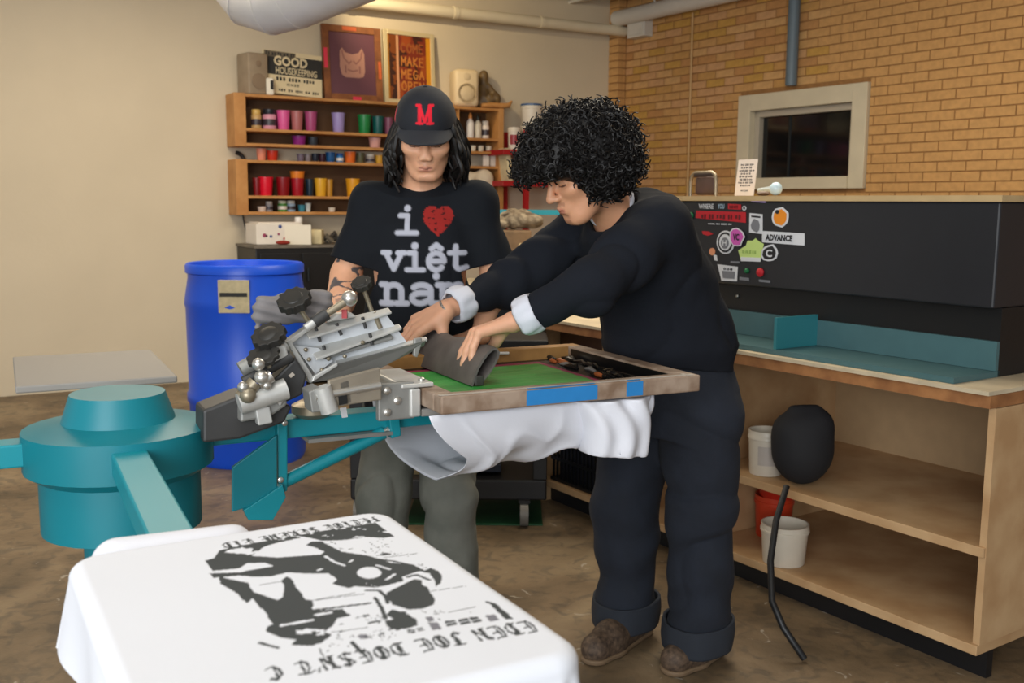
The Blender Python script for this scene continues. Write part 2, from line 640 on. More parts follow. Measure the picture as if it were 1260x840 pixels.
def frame_m(o, x, y):
    """matrix of a face: origin o, x to the right, y up, z out of the face"""
    x = Vector(x).normalized()
    y = Vector(y)
    y = (y - x * y.dot(x)).normalized()
    z = x.cross(y)
    M = Matrix((x, y, z)).transposed().to_4x4()
    M.translation = Vector(o)
    return M
Z = Vector((0, 0, 1))
# ------------------------------------------------------------------ the room
D1 = Vector((math.sin(math.radians(60)), math.cos(math.radians(60)), 0))      # along the painted back wall
N1 = Vector((D1.y, -D1.x, 0))                                                 # out of it, into the room
D2 = Vector((math.sin(math.radians(34)), -math.cos(math.radians(34)), 0))     # along the brick wall, towards us
N2 = Vector((D2.y, -D2.x, 0))                                                 # out of the brick wall
SHELF_D = 0.24
_f = at(430, 122, 8.25)
W0 = Vector((_f.x, _f.y, 0)) - N1 * SHELF_D
def bw(u, off, z):
    """point on the back wall under photo column u, off metres out, at height z"""
    p = at_plane(u, 250, W0 + N1 * off, N1)
    return Vector((p.x, p.y, z))
def bwz(u, v, off):
    return at_plane(u, v, W0 + N1 * off, N1).z
PE = bw(745, 0, 0)
B0 = PE + D2 * 0.15 - N2 * 0.1
def rw(u, off=0.0):
    """how far along the brick wall the photo column u falls"""
    p = at_plane(u, 250, B0 + N2 * off, N2)
    return (Vector((p.x, p.y, 0)) - B0).dot(D2)
def rwz(u, v, off=0.0):
    return at_plane(u, v, B0 + N2 * off, N2).z
def rwp(k, off, z):
    return B0 + D2 * k + N2 * off + Z * z
CEIL = 3.4

m_floor = bpy.data.materials.new('stained_concrete')
m_floor.use_nodes = True
nt = m_floor.node_tree
bs = nt.nodes['Principled BSDF']
tc = nt.nodes.new('ShaderNodeTexCoord')
def nz(scale, detail, dist=0.0):
    n = nt.nodes.new('ShaderNodeTexNoise')
    n.inputs['Scale'].default_value = scale
    n.inputs['Detail'].default_value = detail
    n.inputs['Distortion'].default_value = dist
    nt.links.new(tc.outputs['Object'], n.inputs['Vector'])
    return n
def ramp(src, stops):
    r = nt.nodes.new('ShaderNodeValToRGB')
    els = r.color_ramp.elements
    while len(els) < len(stops):
        els.new(0.5)
    for e, (p, c) in zip(els, stops):
        e.position = p
        e.color = (*lin(c), 1)
    nt.links.new(src, r.inputs[0])
    return r
r1 = ramp(nz(2.2, 8, 0.6).outputs['Fac'], [(0.3, (92, 80, 62)), (0.5, (132, 115, 92)), (0.7, (162, 146, 120))])
r2 = ramp(nz(14, 6, 1.0).outputs['Fac'], [(0.36, (66, 56, 44)), (0.5, (150, 138, 120))])
mx = nt.nodes.new('ShaderNodeMix'); mx.data_type = 'RGBA'; mx.blend_type = 'OVERLAY'
mx.inputs['Factor'].default_value = 0.55
nt.links.new(r1.outputs[0], mx.inputs['A']); nt.links.new(r2.outputs[0], mx.inputs['B'])
# old paint: pale splashes and one green patch where ink was spilt
r3 = ramp(nz(9, 5, 1.5).outputs['Fac'], [(0.68, (0, 0, 0)), (0.71, (255, 255, 255))])
mx2 = nt.nodes.new('ShaderNodeMix'); mx2.data_type = 'RGBA'
mxf = nt.nodes.new('ShaderNodeMath'); mxf.operation = 'MULTIPLY'; mxf.inputs[1].default_value = 0.5
nt.links.new(r3.outputs[0], mxf.inputs[0])
nt.links.new(mxf.outputs[0], mx2.inputs['Factor'])
nt.links.new(mx.outputs['Result'], mx2.inputs['A']); mx2.inputs['B'].default_value = (*lin((196, 190, 178)), 1)
nt.links.new(mx2.outputs['Result'], bs.inputs['Base Color'])
bs.inputs['Roughness'].default_value = 0.5
bp = nt.nodes.new('ShaderNodeBump'); bp.inputs['Strength'].default_value = 0.25; bp.inputs['Distance'].default_value = 0.01
nt.links.new(nz(30, 6).outputs['Fac'], bp.inputs['Height']); nt.links.new(bp.outputs['Normal'], bs.inputs['Normal'])

m_wall = mat('painted_wall', (212, 198, 172), 0.75, var=0.06, scale=1.5, bump=0.08, bscale=40)
m_mortar = mat('mortar', (160, 116, 68), 0.95, var=0.2, scale=30, bump=0.3)
m_white = mat('white_paint', (214, 208, 196), 0.5, var=0.06, scale=6)
m_cream = mat('cream_trim', (212, 200, 172), 0.5, var=0.08, scale=5)
brick_mats = [mat('brick_tone_%d' % i, c, 0.85, var=0.14, scale=25, bump=0.2, bscale=90) for i, c in enumerate(
    [(204, 156, 96), (198, 150, 86), (210, 164, 106), (194, 142, 86), (200, 154, 76), (206, 158, 108)])]

XL, YF = -6.5, -4.0
MB().box((1.5, 5, -0.05), (17, 19, 0.1)).build('floor', m_floor, label='brown stained concrete floor with worn pale paint spots', kind='structure')
e_l = W0 - D1 * 7.5
e_r = PE + D1 * 0.3
MB().slab([e_l, e_r, e_r - N1 * 0.15, e_l - N1 * 0.15], Z * CEIL).build('wall_back', m_wall, label='off-white painted back wall behind the shelves', kind='structure')
ceiling = MB().box((1.5, 5, CEIL + 0.06), (17, 19, 0.1)).build('ceiling', m_white, label='white painted deck ceiling with joists', kind='structure')
# ribs of the metal deck and joists that run along the brick wall
for i in range(9):
    p = B0 + N2 * (0.45 + 0.16 * i) + D2 * -0.9
    q = p + D2 * 5.5
    up = Z * (CEIL - 0.055)
    MB().slab([p + up, q + up, q + up + N2 * 0.07, p + up + N2 * 0.07], Z * 0.065).build('deck_rib', m_white, ceiling)
for i in range(3):
    p = B0 + N2 * (0.5 + 0.55 * i) + D2 * -0.6
    q = p + D2 * 5.2
    mb = MB()
    for zz in (CEIL - 0.2, CEIL - 0.08):
        mb.slab([p + Z * zz, q + Z * zz, q + Z * zz + N2 * 0.05, p + Z * zz + N2 * 0.05], Z * 0.025)
    for k in range(18):
        a = p + D2 * (0.29 * k) + Z * (CEIL - 0.19) + N2 * 0.025
        mb.cyl(a, a + D2 * 0.145 + Z * 0.12, 0.008, 5)
        mb.cyl(a + D2 * 0.145 + Z * 0.12, a + D2 * 0.29, 0.008, 5)
    mb.build('joist', m_white, ceiling)

# brick wall: a mortar slab, 300 single bricks where the photo shows them, the rest of the courses as one piece
win_k0, win_z1, win_z0 = rw(907), rwz(907, 119), rwz(930, 233)
win_k1 = win_k0 + 1.25
mb = MB()
def wallbox(k0, k1, z0, z1):
    mb.slab([rwp(k0, -0.007, z0), rwp(k1, -0.007, z0), rwp(k1, -0.15, z0), rwp(k0, -0.15, z0)], Z * (z1 - z0))
wallbox(-0.1, win_k0, 0, CEIL)
wallbox(win_k1, 9, 0, CEIL)
wallbox(win_k0, win_k1, 0, win_z0)
wallbox(win_k0, win_k1, win_z1, CEIL)
mb.slab([PE - N2 * 0.1, PE + N2 * -0.01 , PE + D2 * 0.14 - N2 * 0.01, PE + D2 * 0.14 - N2 * 0.1], Z * CEIL)
wall_right = mb.build('wall_right', m_mortar, label='tan brick wall with dark mortar joints and a pier at the corner', kind='structure', base=(B0.x, B0.y, 0))
BL, BH, J = 0.203, 0.0585, 0.0095
rotz = math.atan2(D2.y, D2.x)
def brick_mesh(L, Dp, m, i):
    bm = MB().box((0, 0, 0), (L, Dp, BH), bev=0.004)
    me = bpy.data.meshes.new('brick')
    me.from_pydata(bm.v, [], bm.f)
    finish(type('o', (), {'data': me}), m)
    return me
full = [brick_mesh(BL, 0.05, m, i) for i, m in enumerate(brick_mats)]
rng = random.Random(4)
near, rest = [], MB()
rows = int(CEIL / (BH + J))
K_VIS = rw(985)
for r in range(rows):
    z = (r + 0.5) * (BH + J)
    k = -0.02 + (0.5 * (BL + J) if r % 2 else 0) - 0.1
    while k < 5.2:
        c0, c1 = k, k + BL
        inwin = win_z0 - 0.02 < z < win_z1 + 0.02
        if inwin and c0 < win_k0 - .03 < c1 + .012:          # cut brick against the frame
            p = rwp((c0 + win_k0 - .006) / 2, -0.025, z)
            rest.box((0, 0, 0), (win_k0 - .006 - c0, 0.05, BH), Matrix.Translation(p) @ Matrix.Rotation(rotz, 4, 'Z'))
        elif inwin and c0 < win_k1 + .03 < c1:
            p = rwp((c1 + win_k1 + .006) / 2, -0.025, z)
            rest.box((0, 0, 0), (c1 - win_k1 - .006, 0.05, BH), Matrix.Translation(p) @ Matrix.Rotation(rotz, 4, 'Z'))
        elif not (c1 > win_k0 - 0.01 and c0 < win_k1 + .01 and inwin) and c1 > 0.04:
            if 1.33 < z < 3.12 and c0 < K_VIS:
                near.append((k + BL / 2, z))
            else:
                p = rwp(k + BL / 2, -0.025, z)
                rest.box((0, 0, 0), (BL, 0.05, BH), Matrix.Translation(p) @ Matrix.Rotation(rotz, 4, 'Z'))
        k += BL + J
near.sort(key=lambda t: -t[0])
for (k, z) in near[300:]:
    rest.box((0, 0, 0), (BL, 0.05, BH), Matrix.Translation(rwp(k, -0.025, z)) @ Matrix.Rotation(rotz, 4, 'Z'))
def put_brick(p, me):
    o = bpy.data.objects.new('brick', me)
    o.location = p
    o.rotation_euler = (rng.uniform(-.004, .004), rng.uniform(-.004, .004), rotz + rng.uniform(-.006, .006))
    COL.objects.link(o)
    adopt(o, wall_right)
for (k, z) in near[:300]:
    put_brick(rwp(k, -0.025 + rng.uniform(-.002, .002), z), rng.choice(full))
pier = brick_mesh(0.14, 0.09, brick_mats[0], 0)
for r in range(rows):
    z = (r + 0.5) * (BH + J)
    p = PE + D2 * 0.075 - N2 * 0.045 + Z * z
    if z > 1.7:
        put_brick(p, pier)
    else:
        rest.box((0, 0, 0), (0.14, 0.09, BH), Matrix.Translation(p) @ Matrix.Rotation(rotz, 4, 'Z'))
rest.build('brick_courses', brick_mats[0], wall_right, kind='stuff')

# window in the brick wall
wn = thing('window_1', 'cream framed window with dark panes in the brick wall', None, rwp(win_k0, 0, win_z0), kind='structure')
def wbar(k0, k1, z0, z1, o0, o1, name, m):
    MB().slab([rwp(k0, o0, z0), rwp(k1, o0, z0), rwp(k1, o1, z0), rwp(k0, o1, z0)], Z * (z1 - z0)).build(name, m, wn, bevel=0.004)
fw = 0.13
wbar(win_k0, win_k0 + fw, win_z0, win_z1, -0.1, 0.03, 'frame_jamb', m_cream)
wbar(win_k1 - fw, win_k1, win_z0, win_z1, -0.1, 0.03, 'frame_jamb', m_cream)
wbar(win_k0 + fw, win_k1 - fw, win_z1 - fw, win_z1, -0.1, 0.03, 'frame_head', m_cream)
m_sash = mat('grey_sash', (176, 166, 148), 0.5)
wbar(win_k0 + fw, win_k0 + fw + 0.05, win_z0 + 0.06, win_z1 - fw, -0.1, -0.03, 'sash', m_sash)
wbar(win_k1 - fw - 0.05, win_k1 - fw, win_z0 + 0.06, win_z1 - fw, -0.1, -0.03, 'sash', m_sash)
wbar(win_k0 + fw, win_k1 - fw, win_z1 - fw - 0.05, win_z1 - fw, -0.1, -0.03, 'sash', m_sash)
wbar(win_k0 + fw, win_k1 - fw, win_z0, win_z0 + 0.09, -0.1, 0.05, 'window_sill', m_cream)
m_dark = mat('dark_glass', (12, 16, 18), 0.08, spec=0.6)
wbar(win_k0 + fw + 0.05, win_k1 - fw - 0.05, win_z0 + 0.09, win_z1 - fw - 0.05, -0.09, -0.08, 'pane', m_dark)
wbar(win_k0 + 0.45, win_k0 + 0.47, win_z0 + 0.09, win_z1 - fw - 0.05, -0.085, -0.07, 'glazing_bar', mat('dark_steel', (30, 34, 36), 0.4, 0.5))

# pipes on the walls
m_pipe = mat('painted_pipe', (226, 214, 186), 0.35, var=0.05, scale=4)
zp = bwz(600, 20, 0.14)
pa, pb = bw(200, 0.14, zp), bw(764, 0.14, zp)
t = thing('wall_pipe', 'thick cream pipe running along the top of the painted wall', 'pipe', pa)
MB().cyl(pa, pb, 0.047, 20).build('pipe', m_pipe, t, smooth=True)
for u in (664, 560, 440):
    c = bw(u, 0.14, zp)
    MB().cyl(c - D1 * 0.02, c + D1 * 0.02, 0.053, 20).build('coupling', m_pipe, t, smooth=True)
zb = rwz(800, 14, 0.12)
t = thing('brick_wall_pipe', 'white insulated pipe along the top of the brick wall', 'pipe', rwp(0, 0.12, zb))
MB().cyl(rwp(-0.02, 0.12, zb), rwp(5.0, 0.12, zb), 0.07, 20).build('pipe', m_white, t, smooth=True)
for k in (0.5, 1.6, 2.7):
    MB().cyl(rwp(k, 0.12, zb), rwp(k, 0.12, CEIL), 0.008, 6).build('hanger_rod', m_white, t)
kk = rw(845, 0.02)
MB().cyl(rwp(kk, 0.015, 0.95), rwp(kk, 0.015, zb - 0.06), 0.010, 10).build('conduit', mat('tan_conduit', (196, 158, 104), 0.5), smooth=True, label='thin painted conduit running down the brick wall', cat='conduit')
k0 = rw(772, 0.05)
t = thing('junction_box', 'white electrical box under the pipe at the top of the brick wall', 'electrical box', rwp(k0 + .1, 0, rwz(775, 47, .1)))
zj = rwz(775, 47, .1)
MB().slab([rwp(k0, 0, zj), rwp(k0 + .24, 0, zj), rwp(k0 + .24, .1, zj), rwp(k0, .1, zj)], Z * .17).build('box', m_white, t, bevel=0.006)
MB().slab([rwp(k0 + .02, .1, zj + .02), rwp(k0 + .22, .1, zj + .02), rwp(k0 + .22, .108, zj + .02), rwp(k0 + .02, .108, zj + .02)], Z * .13).build('cover', m_white, t, bevel=0.003)
kb = rw(967, 0.06)
MB().cyl(rwp(kb, 0.06, rwz(967, 106, .06)), rwp(kb, 0.06, CEIL), 0.045, 14).build('blue_grey_riser', mat('blue_grey_paint', (96, 112, 122), 0.5), smooth=True, label='blue-grey pipe coming down the brick wall above the window', cat='pipe')

# ventilation duct with its gored elbow
m_duct = mat('galvanised_duct', (226, 222, 216), 0.45, 0.0, var=0.1, scale=5)
dp = [at(560, -95, 4.9), at(470, -55, 5.2), at(400, -26, 5.4), at(360, -9, 5.5), at(334, -2, 5.55), at(312, -8, 5.6), at(296, -28, 5.62), at(290, -60, 5.62), at(288, -110, 5.62)]
t = thing('ventilation_duct', 'large round grey duct with elbow hanging below the ceiling', 'duct', dp[3])
MB().tube(dp, 0.185, 28).build('pipe', m_duct, t, smooth=True)
for i in (1, 3, 4, 5, 6):
    d = (dp[i + 1] - dp[i - 1]).normalized()
    MB().cyl(dp[i] - d * 0.005, dp[i] + d * 0.005, 0.1875, 28).build('seam', m_duct, t, smooth=True)
MB().cyl(dp[0] + (dp[0] - dp[1]).normalized() * 0.0, Vector((dp[0].x, dp[0].y, CEIL + .02)), 0.01, 6).build('hanger', m_duct, t)

# ------------------------------------------------------------------ wall shelf with its cups and jars
m_pine = mat('pine', (196, 142, 82), 0.6, rgb2=(176, 120, 62), scale=7, bump=0.05)
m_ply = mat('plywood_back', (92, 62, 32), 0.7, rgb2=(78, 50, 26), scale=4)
TB = 0.022
SV = [122.5, 162.8, 180.2, 199.8, 241.6, 260.6]
SZ = [bwz(430, v, SHELF_D) for v in SV]           # tops of the six boards
u0, u1 = 301, 617
sl_, sr_ = bw(u0, SHELF_D, 0), bw(u1, SHELF_D, 0)
s_l = (sl_ - W0).dot(D1)
s_r = (sr_ - W0).dot(D1)
def wq(s, off, z):
    return W0 + D1 * s + N1 * off + Z * z
def wslab(s0, s1, o0, o1, z0, z1):
    return MB().slab([wq(s0, o0, z0), wq(s1, o0, z0), wq(s1, o1, z0), wq(s0, o1, z0)], Z * (z1 - z0))
sh = thing('wall_shelf', 'long pine wall shelf full of coloured ink cups', 'shelf', wq((s_l + s_r) / 2, 0, SZ[5] - TB))
for i, z in enumerate(SZ):
    wslab(s_l + 0.03, s_r - 0.03, 0.004, SHELF_D - 0.004, z - TB, z).build('shelf_board', m_pine, sh, bevel=0.002)
for (za, zb_) in ((SZ[2] - TB, SZ[0]), (SZ[5] - TB, SZ[3])):
    wslab(s_l - 0.06, s_l + 0.03, 0.003, SHELF_D, za - 0.004, zb_ + 0.004).build('side_post', m_pine, sh, bevel=0.003)
wslab(s_r - 0.03, s_r + 0.02, 0.003, SHELF_D, SZ[5] - 0.42, SZ[0] + 0.002).build('side_post', m_pine, sh, bevel=0.003)
wslab(s_r - 0.42, s_r - 0.4, 0.003, SHELF_D - .02, SZ[2], SZ[0] - TB).build('divider', m_pine, sh)
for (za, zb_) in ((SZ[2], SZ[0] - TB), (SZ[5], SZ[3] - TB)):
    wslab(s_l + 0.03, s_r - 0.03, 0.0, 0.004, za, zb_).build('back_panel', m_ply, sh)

def plastic(rgb, rough=0.35):
    return mat('plastic_%02x%02x%02x' % rgb, rgb, rough, var=0.06, scale=20)
def cup(name, p, w, h, rgb, label, group, kind='cup', rgb2=None, cat=None):
    r = w / 2
    if kind == 'cup':
        pr = [(r * .78, 0), (r * .8, h * .02), (r * .97, h * .93), (r * 1.03, h * .94), (r * 1.03, h), (r * .95, h), (r * .92, h * .94), (r * .74, h * .05)]
        mb = MB().lathe(pr, p, 18)
        return mb.build(name, plastic(rgb), smooth=True, label=label, cat=cat or 'cup', group=group)
    t = thing(name, label, cat or ('bottle' if kind == 'bottle' else 'jar'), p, group)
    if kind == 'jar':
        MB().lathe([(r * .9, 0), (r, h * .05), (r, h * .7), (r * .8, h * .76)], p, 18).build('body', plastic(rgb), t, smooth=True)
        MB().lathe([(r * .86, h * .74), (r * .88, h * .75), (r * .88, h * .98), (r * .8, h)], p, 18).build('lid', plastic(rgb2 or (230, 226, 218)), t, smooth=True)
        MB().lathe([(r * 1.01, h * .2), (r * 1.015, h * .21), (r * 1.015, h * .5), (r * 1.01, h * .51)], p, 18).build('paper_label', plastic((222, 214, 206) if sum(rgb) < 420 else (60, 52, 60)), t, smooth=True)
    else:
        MB().lathe([(r * .92, 0), (r, h * .04), (r, h * .62), (r * .5, h * .74), (r * .42, h * .78)], p, 16).build('body', plastic(rgb), t, smooth=True)
        MB().lathe([(r * .5, h * .76), (r * .5, h * .86), (r * .2, h)], p, 16).build('cap', plastic(rgb2 or (30, 30, 32)), t, smooth=True)
    return t
def on_shelf(u, i, off=0.13):
    p = bw(u, off, SZ[i])
    return p
def px(u, n):
    return n * bw(u, .13, 0).y / FPX * 1.02
A, B_, C_, D_, E_ = 1, 2, 3, 4, 5
cups = [
 (318, A, 12, 23, (196, 160, 104), 'jar', (214, 176, 96), 'tan jar with a dark label band at the end of the top cup row'),
 (334, A, 16, 24, (214, 150, 170), 'jar', (30, 34, 44), 'pink jar with a black lid in the top cup row'),
 (351, A, 16, 23, (222, 92, 156), 'cup', None, 'bright pink ink cup in the top cup row'),
 (367.5, A, 15, 23, (172, 104, 104), 'cup', None, 'dusty rose brown ink cup in the top cup row'),
 (384.5, A, 15, 23, (168, 72, 120), 'cup', None, 'plum ink cup in the top cup row'),
 (418, A, 16, 23, (158, 142, 198), 'cup', None, 'lilac ink cup standing alone in the top cup row'),
 (449.5, A, 16, 22, (28, 130, 66), 'cup', None, 'green ink cup beside the dark teal one'),
 (466, A, 14, 21, (10, 88, 84), 'cup', None, 'dark teal ink cup beside the green one'),
 (479, A, 11, 20, (128, 72, 96), 'cup', None, 'dull mauve ink cup next to the black cap'),
 (578.5, A, 9, 30, (228, 222, 214), 'bottle', (214, 140, 70), 'slim white bottle with an orange nozzle on the pine shelf'),
 (588, A, 8.5, 28, (206, 196, 176), 'bottle', (28, 34, 32), 'slim beige bottle with a black cap on the pine shelf'),
 (597, A, 9, 21, (224, 212, 200), 'jar', (210, 200, 186), 'short white bottle beside the two slim bottles'),
 (369.5, B_, 17, 11, (140, 40, 128), 'cup', None, 'short purple cup on the low middle ledge'),
 (386.5, B_, 12, 10, (52, 60, 70), 'cup', None, 'short slate grey cup on the low middle ledge'),
 (462, B_, 15, 12, (226, 170, 160), 'cup', None, 'short pale pink cup on the low middle ledge'),
 (323, C_, 12, 14, (226, 140, 112), 'cup', None, 'pale orange cup on top of the lower shelf box'),
 (336.5, C_, 14, 12, (196, 52, 30), 'cup', None, 'brick red cup on top of the lower shelf box'),
 (371, C_, 9, 9, (110, 100, 116), 'cup', None, 'small grey violet cup in the row of small cups'),
 (380, C_, 8, 9, (126, 118, 124), 'cup', None, 'small warm grey cup in the row of small cups'),
 (389, C_, 9, 10, (24, 34, 50), 'cup', None, 'small blackish blue cup in the row of small cups'),
 (397.5, C_, 8, 10, (56, 26, 44), 'cup', None, 'small dark purple cup in the row of small cups'),
 (407.5, C_, 12, 12, (22, 84, 140), 'cup', None, 'small mid blue cup in the row of small cups'),
 (419, C_, 9, 11, (40, 120, 180), 'jar', (40, 90, 160), 'small blue jar with a white label in the row of small cups'),
 (431.5, C_, 14, 13, (222, 108, 40), 'cup', None, 'orange cup in the row of small cups'),
 (444, C_, 10, 12, (92, 92, 66), 'cup', None, 'small olive cup in the row of small cups'),
 (456, C_, 11, 11, (160, 150, 140), 'jar', (220, 216, 206), 'small silver jar in the row of small cups'),
 (467, C_, 10, 10, (214, 164, 60), 'cup', None, 'small yellow cup in the row of small cups'),
 (316.5, D_, 10, 21, (128, 20, 26), 'cup', None, 'dark red cup squeezed against the shelf post'),
 (327.5, D_, 18, 22, (222, 20, 48), 'cup', None, 'large bright red ink cup on the lower shelf'),
 (349, D_, 17, 22, (134, 14, 24), 'cup', None, 'large dark red ink cup on the lower shelf'),
 (366.5, D_, 16, 21, (160, 16, 34), 'cup', None, 'crimson ink cup with an orange cup stacked in it'),
 (381.5, D_, 10, 20, (16, 40, 58), 'cup', None, 'narrow navy cup between red and yellow cups'),
 (395, D_, 15, 21, (222, 168, 44), 'cup', None, 'yellow ink cup next to the narrow navy cup'),
 (405.5, D_, 9, 20, (186, 134, 40), 'cup', None, 'narrow ochre cup behind the yellow cup'),
 (434.5, D_, 17, 21, (226, 158, 30), 'cup', None, 'amber yellow cup standing alone on the lower shelf'),
 (322, E_, 11, 6, (226, 212, 200), 'cup', None, 'low cream tub on the bottom shelf board'),
 (331, E_, 9, 12, (150, 146, 148), 'jar', (190, 186, 180), 'small grey jar on the bottom shelf board'),
 (347.5, E_, 11, 13, (70, 140, 50), 'jar', (206, 212, 190), 'small green jar with a pale lid on the bottom shelf board'),
 (358, E_, 10.5, 13, (150, 176, 200), 'jar', (214, 214, 206), 'small light blue jar on the bottom shelf board'),
 (371, E_, 9, 8, (60, 140, 160), 'cup', None, 'small teal tub on the bottom shelf board'),
 (379, E_, 7, 10, (206, 214, 210), 'cup', None, 'small white cup beside the teal tub'),
 (408, E_, 9, 5, (230, 222, 206), 'cup', None, 'flat white tub alone on the bottom shelf board'),
]
for (u, i, w, h, c, kd, c2, lb) in cups:
    cup({'cup': 'ink_cup', 'jar': 'ink_jar', 'bottle': 'squeeze_bottle'}[kd], on_shelf(u, i), px(u, w), px(u, h), c, lb, 'ink cups and jars on the pine shelf', kd, c2)
p = on_shelf(366.5, D_) + Z * (px(366.5, 14))
cup('ink_cup', p, px(366, 17.5), px(366, 15), (224, 128, 40), 'orange cup stacked inside the crimson ink cup', 'ink cups and jars on the pine shelf')
for k, u in enumerate((573, 582, 591.5, 601)):
    cup('small_white_jar', on_shelf(u, B_), px(u, 7.5), px(u, 7), (232, 220, 194), 'little cream jar in the row under the squeeze bottles', 'little cream jars under the squeeze bottles', 'cup', cat='jar')
for k, (u, w, h) in enumerate(((568, 9, 12), (598, 8, 13), (607, 8, 14))):
    p = on_shelf(u, C_)
    MB().box((p.x, p.y, p.z + px(u, h) / 2 + .002), (px(u, w), 0.1, px(u, h)), bev=0.008).build('paper_carton', mat('carton_white', (226, 212, 196), 0.7, var=0.1), label=['rounded pale pink carton behind the black hair', 'white paper carton on the shelf beside its twin', 'white paper carton against the pine end post'][k], cat='carton')
# crumpled white cloth on the lower shelf, right end
v = Vol((0, 0, 0), (0.4, 0.24, 0.34), 0.008)
v.cone((.07, .12, .09), (.33, .12, .07), .055, .06, .05)
v.cone((.1, .1, .15), (.3, .12, .17), .06, .07, .05)
v.cone((.3, .12, .2), (.33, .12, .06), .05, .05, .04)
P = np.stack(np.meshgrid(*v.ax, indexing='ij'), -1)
v.d += (0.012 * fnoise(P, 3, 45, 2)).astype(np.float32)
V, F = v.surface()
c0 = on_shelf(583, D_, 0.2)
c0.z = bwz(590, 252, .13)
V = np.stack([c0.x + (V[:, 0] - .2) * D1.x + (V[:, 1] - .12) * N1.x, c0.y + (V[:, 0] - .2) * D1.y + (V[:, 1] - .12) * N1.y, SZ[D_] + V[:, 2] - V[:, 2].min() + .001], 1)
np_obj('folded_cloth', V, F, mat('cream_cloth', (226, 208, 180), 0.9, var=0.15, scale=14), label='crumpled cream cloth heaped on the shelf beside the pine end post', cat='cloth')

# things on top of the shelf
ztop = SZ[0]
def on_top(u, off=0.12):
    return bw(u, off, ztop)
def face_to_room(p, lean=0.0):
    M = frame_m(p, D1, Z)
    return M @ Matrix.Rotation(-lean, 4, 'X')
# grey speaker turned sideways
p = on_top(315, .12)
t = thing('small_speaker', 'worn grey beige speaker standing beside the newspaper', 'speaker', p)
M = face_to_room(p) @ Matrix.Rotation(0.25, 4, 'Y')
MB().box((0, .155, -.0), (.17, .31, .18), M, bev=0.015).build('cabinet', mat('grey_beige', (160, 142, 118), 0.7, var=0.15), t, smooth=True)
MB().lathe([(.055, 0), (.06, .002), (.06, .006), (.05, .008)], M @ Vector((0, .1, .09)), 20, M.to_3x3() @ Vector((0, 0, 1))).build('woofer', mat('speaker_grille', (140, 120, 98), 0.8), t, smooth=True)
MB().lathe([(.022, 0), (.024, .004), (.018, .006)], M @ Vector((0, .23, .09)), 16, M.to_3x3() @ Vector((0, 0, 1))).build('tweeter', mat('speaker_grille', (140, 120, 98), 0.8), t, smooth=True)

# newspaper page pinned upright
p = on_top(363, .15)
wN, hN = 0.475, 0.33
M = face_to_room(p, 0.12) @ Matrix.Rotation(-0.05, 4, 'Z') @ Matrix.Translation((0, hN / 2 + .018, 0))
nw = thing('newspaper', 'newspaper front page with large black headline standing on the shelf', 'newspaper', p)
m_paper = mat('newsprint', (222, 206, 168), 0.9, var=0.08, scale=8)
m_ink = mat('print_black', (44, 44, 42), 0.8)
MB().box((0, 0, 0), (wN, hN, .006), M).build('page', m_paper, nw)
MB().box((.0, .055, .004), (wN, .15, .002), M).build('headline_band', m_ink, nw)
MB().box((-.1, .137, .004), (.25, .045, .002), M).build('masthead_band', mat('masthead', (110, 100, 84), 0.9), nw)
word_bars(M @ Matrix.Translation((-.1, .137, .005)), .23, .034, 8, m_ink, nw, 'masthead_text')
text_mesh('GOOD', .1, 'headline', m_paper, M @ Matrix.Translation((-.015, .085, .006)), nw, width=.27, bold=.004)
text_mesh('HOUSEKEEPING', .075, 'headline', m_paper, M @ Matrix.Translation((.03, .012, .006)), nw, width=.33, bold=.001)
word_bars(M @ Matrix.Translation((.04, -.05, .004)), .35, .028, 5, m_ink, nw)
word_bars(M @ Matrix.Translation((.0, -.09, .004)), .1, .022, 6, m_ink, nw)
word_bars(M @ Matrix.Translation((.05, -.135, .004)), .33, .02, 7, m_ink, nw)
tm = on_top(336, .21)
t = thing('paper_roll', 'small white paper roll with a dark slot lying by the newspaper', 'paper roll', tm)
MB().box((tm.x, tm.y, tm.z + .065), (.06, .05, .13), bev=.015).build('roll', mat('paper_white', (232, 224, 206), 0.8), t, smooth=True)
Mr = face_to_room(tm)
MB().box((.005, .075, .032), (.02, .065, .012), Mr).build('slot', m_ink, t)

# two framed printing screens leaning on the wall
def lean_frame(name, uc, w, h, off, m_fr, th, label, rz=0.0):
    p = on_top(uc, off)
    M = face_to_room(p, 0.10) @ Matrix.Rotation(rz, 4, 'Z') @ Matrix.Translation((0, h / 2 + .002, 0))
    t = thing(name, label, 'screen frame', p)
    for s in (-1, 1):
        MB().box((s * (w / 2 - th / 2), 0, 0), (th, h, .035), M).build('frame_stile', m_fr, t, bevel=.003)
        MB().box((0, s * (h / 2 - th / 2), 0), (w - 2 * th, th, .035), M).build('frame_rail', m_fr, t, bevel=.003)
    return t, M
m_wood2 = mat('old_frame_wood', (150, 92, 48), 0.6, rgb2=(110, 62, 30), scale=10)
w1, h1 = .50, .60
t, M = lean_frame('framed_screen', 437.5, w1, h1, .10, m_wood2, .055, 'wooden framed screen with a pale cat mask on purple mesh')
n = 150
gx, gy = np.meshgrid(np.linspace(-w1 / 2 + .05, w1 / 2 - .05, n), np.linspace(-h1 / 2 + .05, h1 / 2 - .05, n), indexing='ij')
P2 = np.stack([gx.ravel(), gy.ravel()], 1)
col = np.tile(np.array(lin((104, 62, 74))), (len(P2), 1))
mask = poly_in(P2, [(-.105, .10), (-.085, .125), (-.06, .09), (0, .075), (.055, .09), (.085, .13), (.105, .08), (.105, -.06), (.09, -.1), (.05, -.112), (-.06, -.112), (-.095, -.09), (-.11, -.03)])
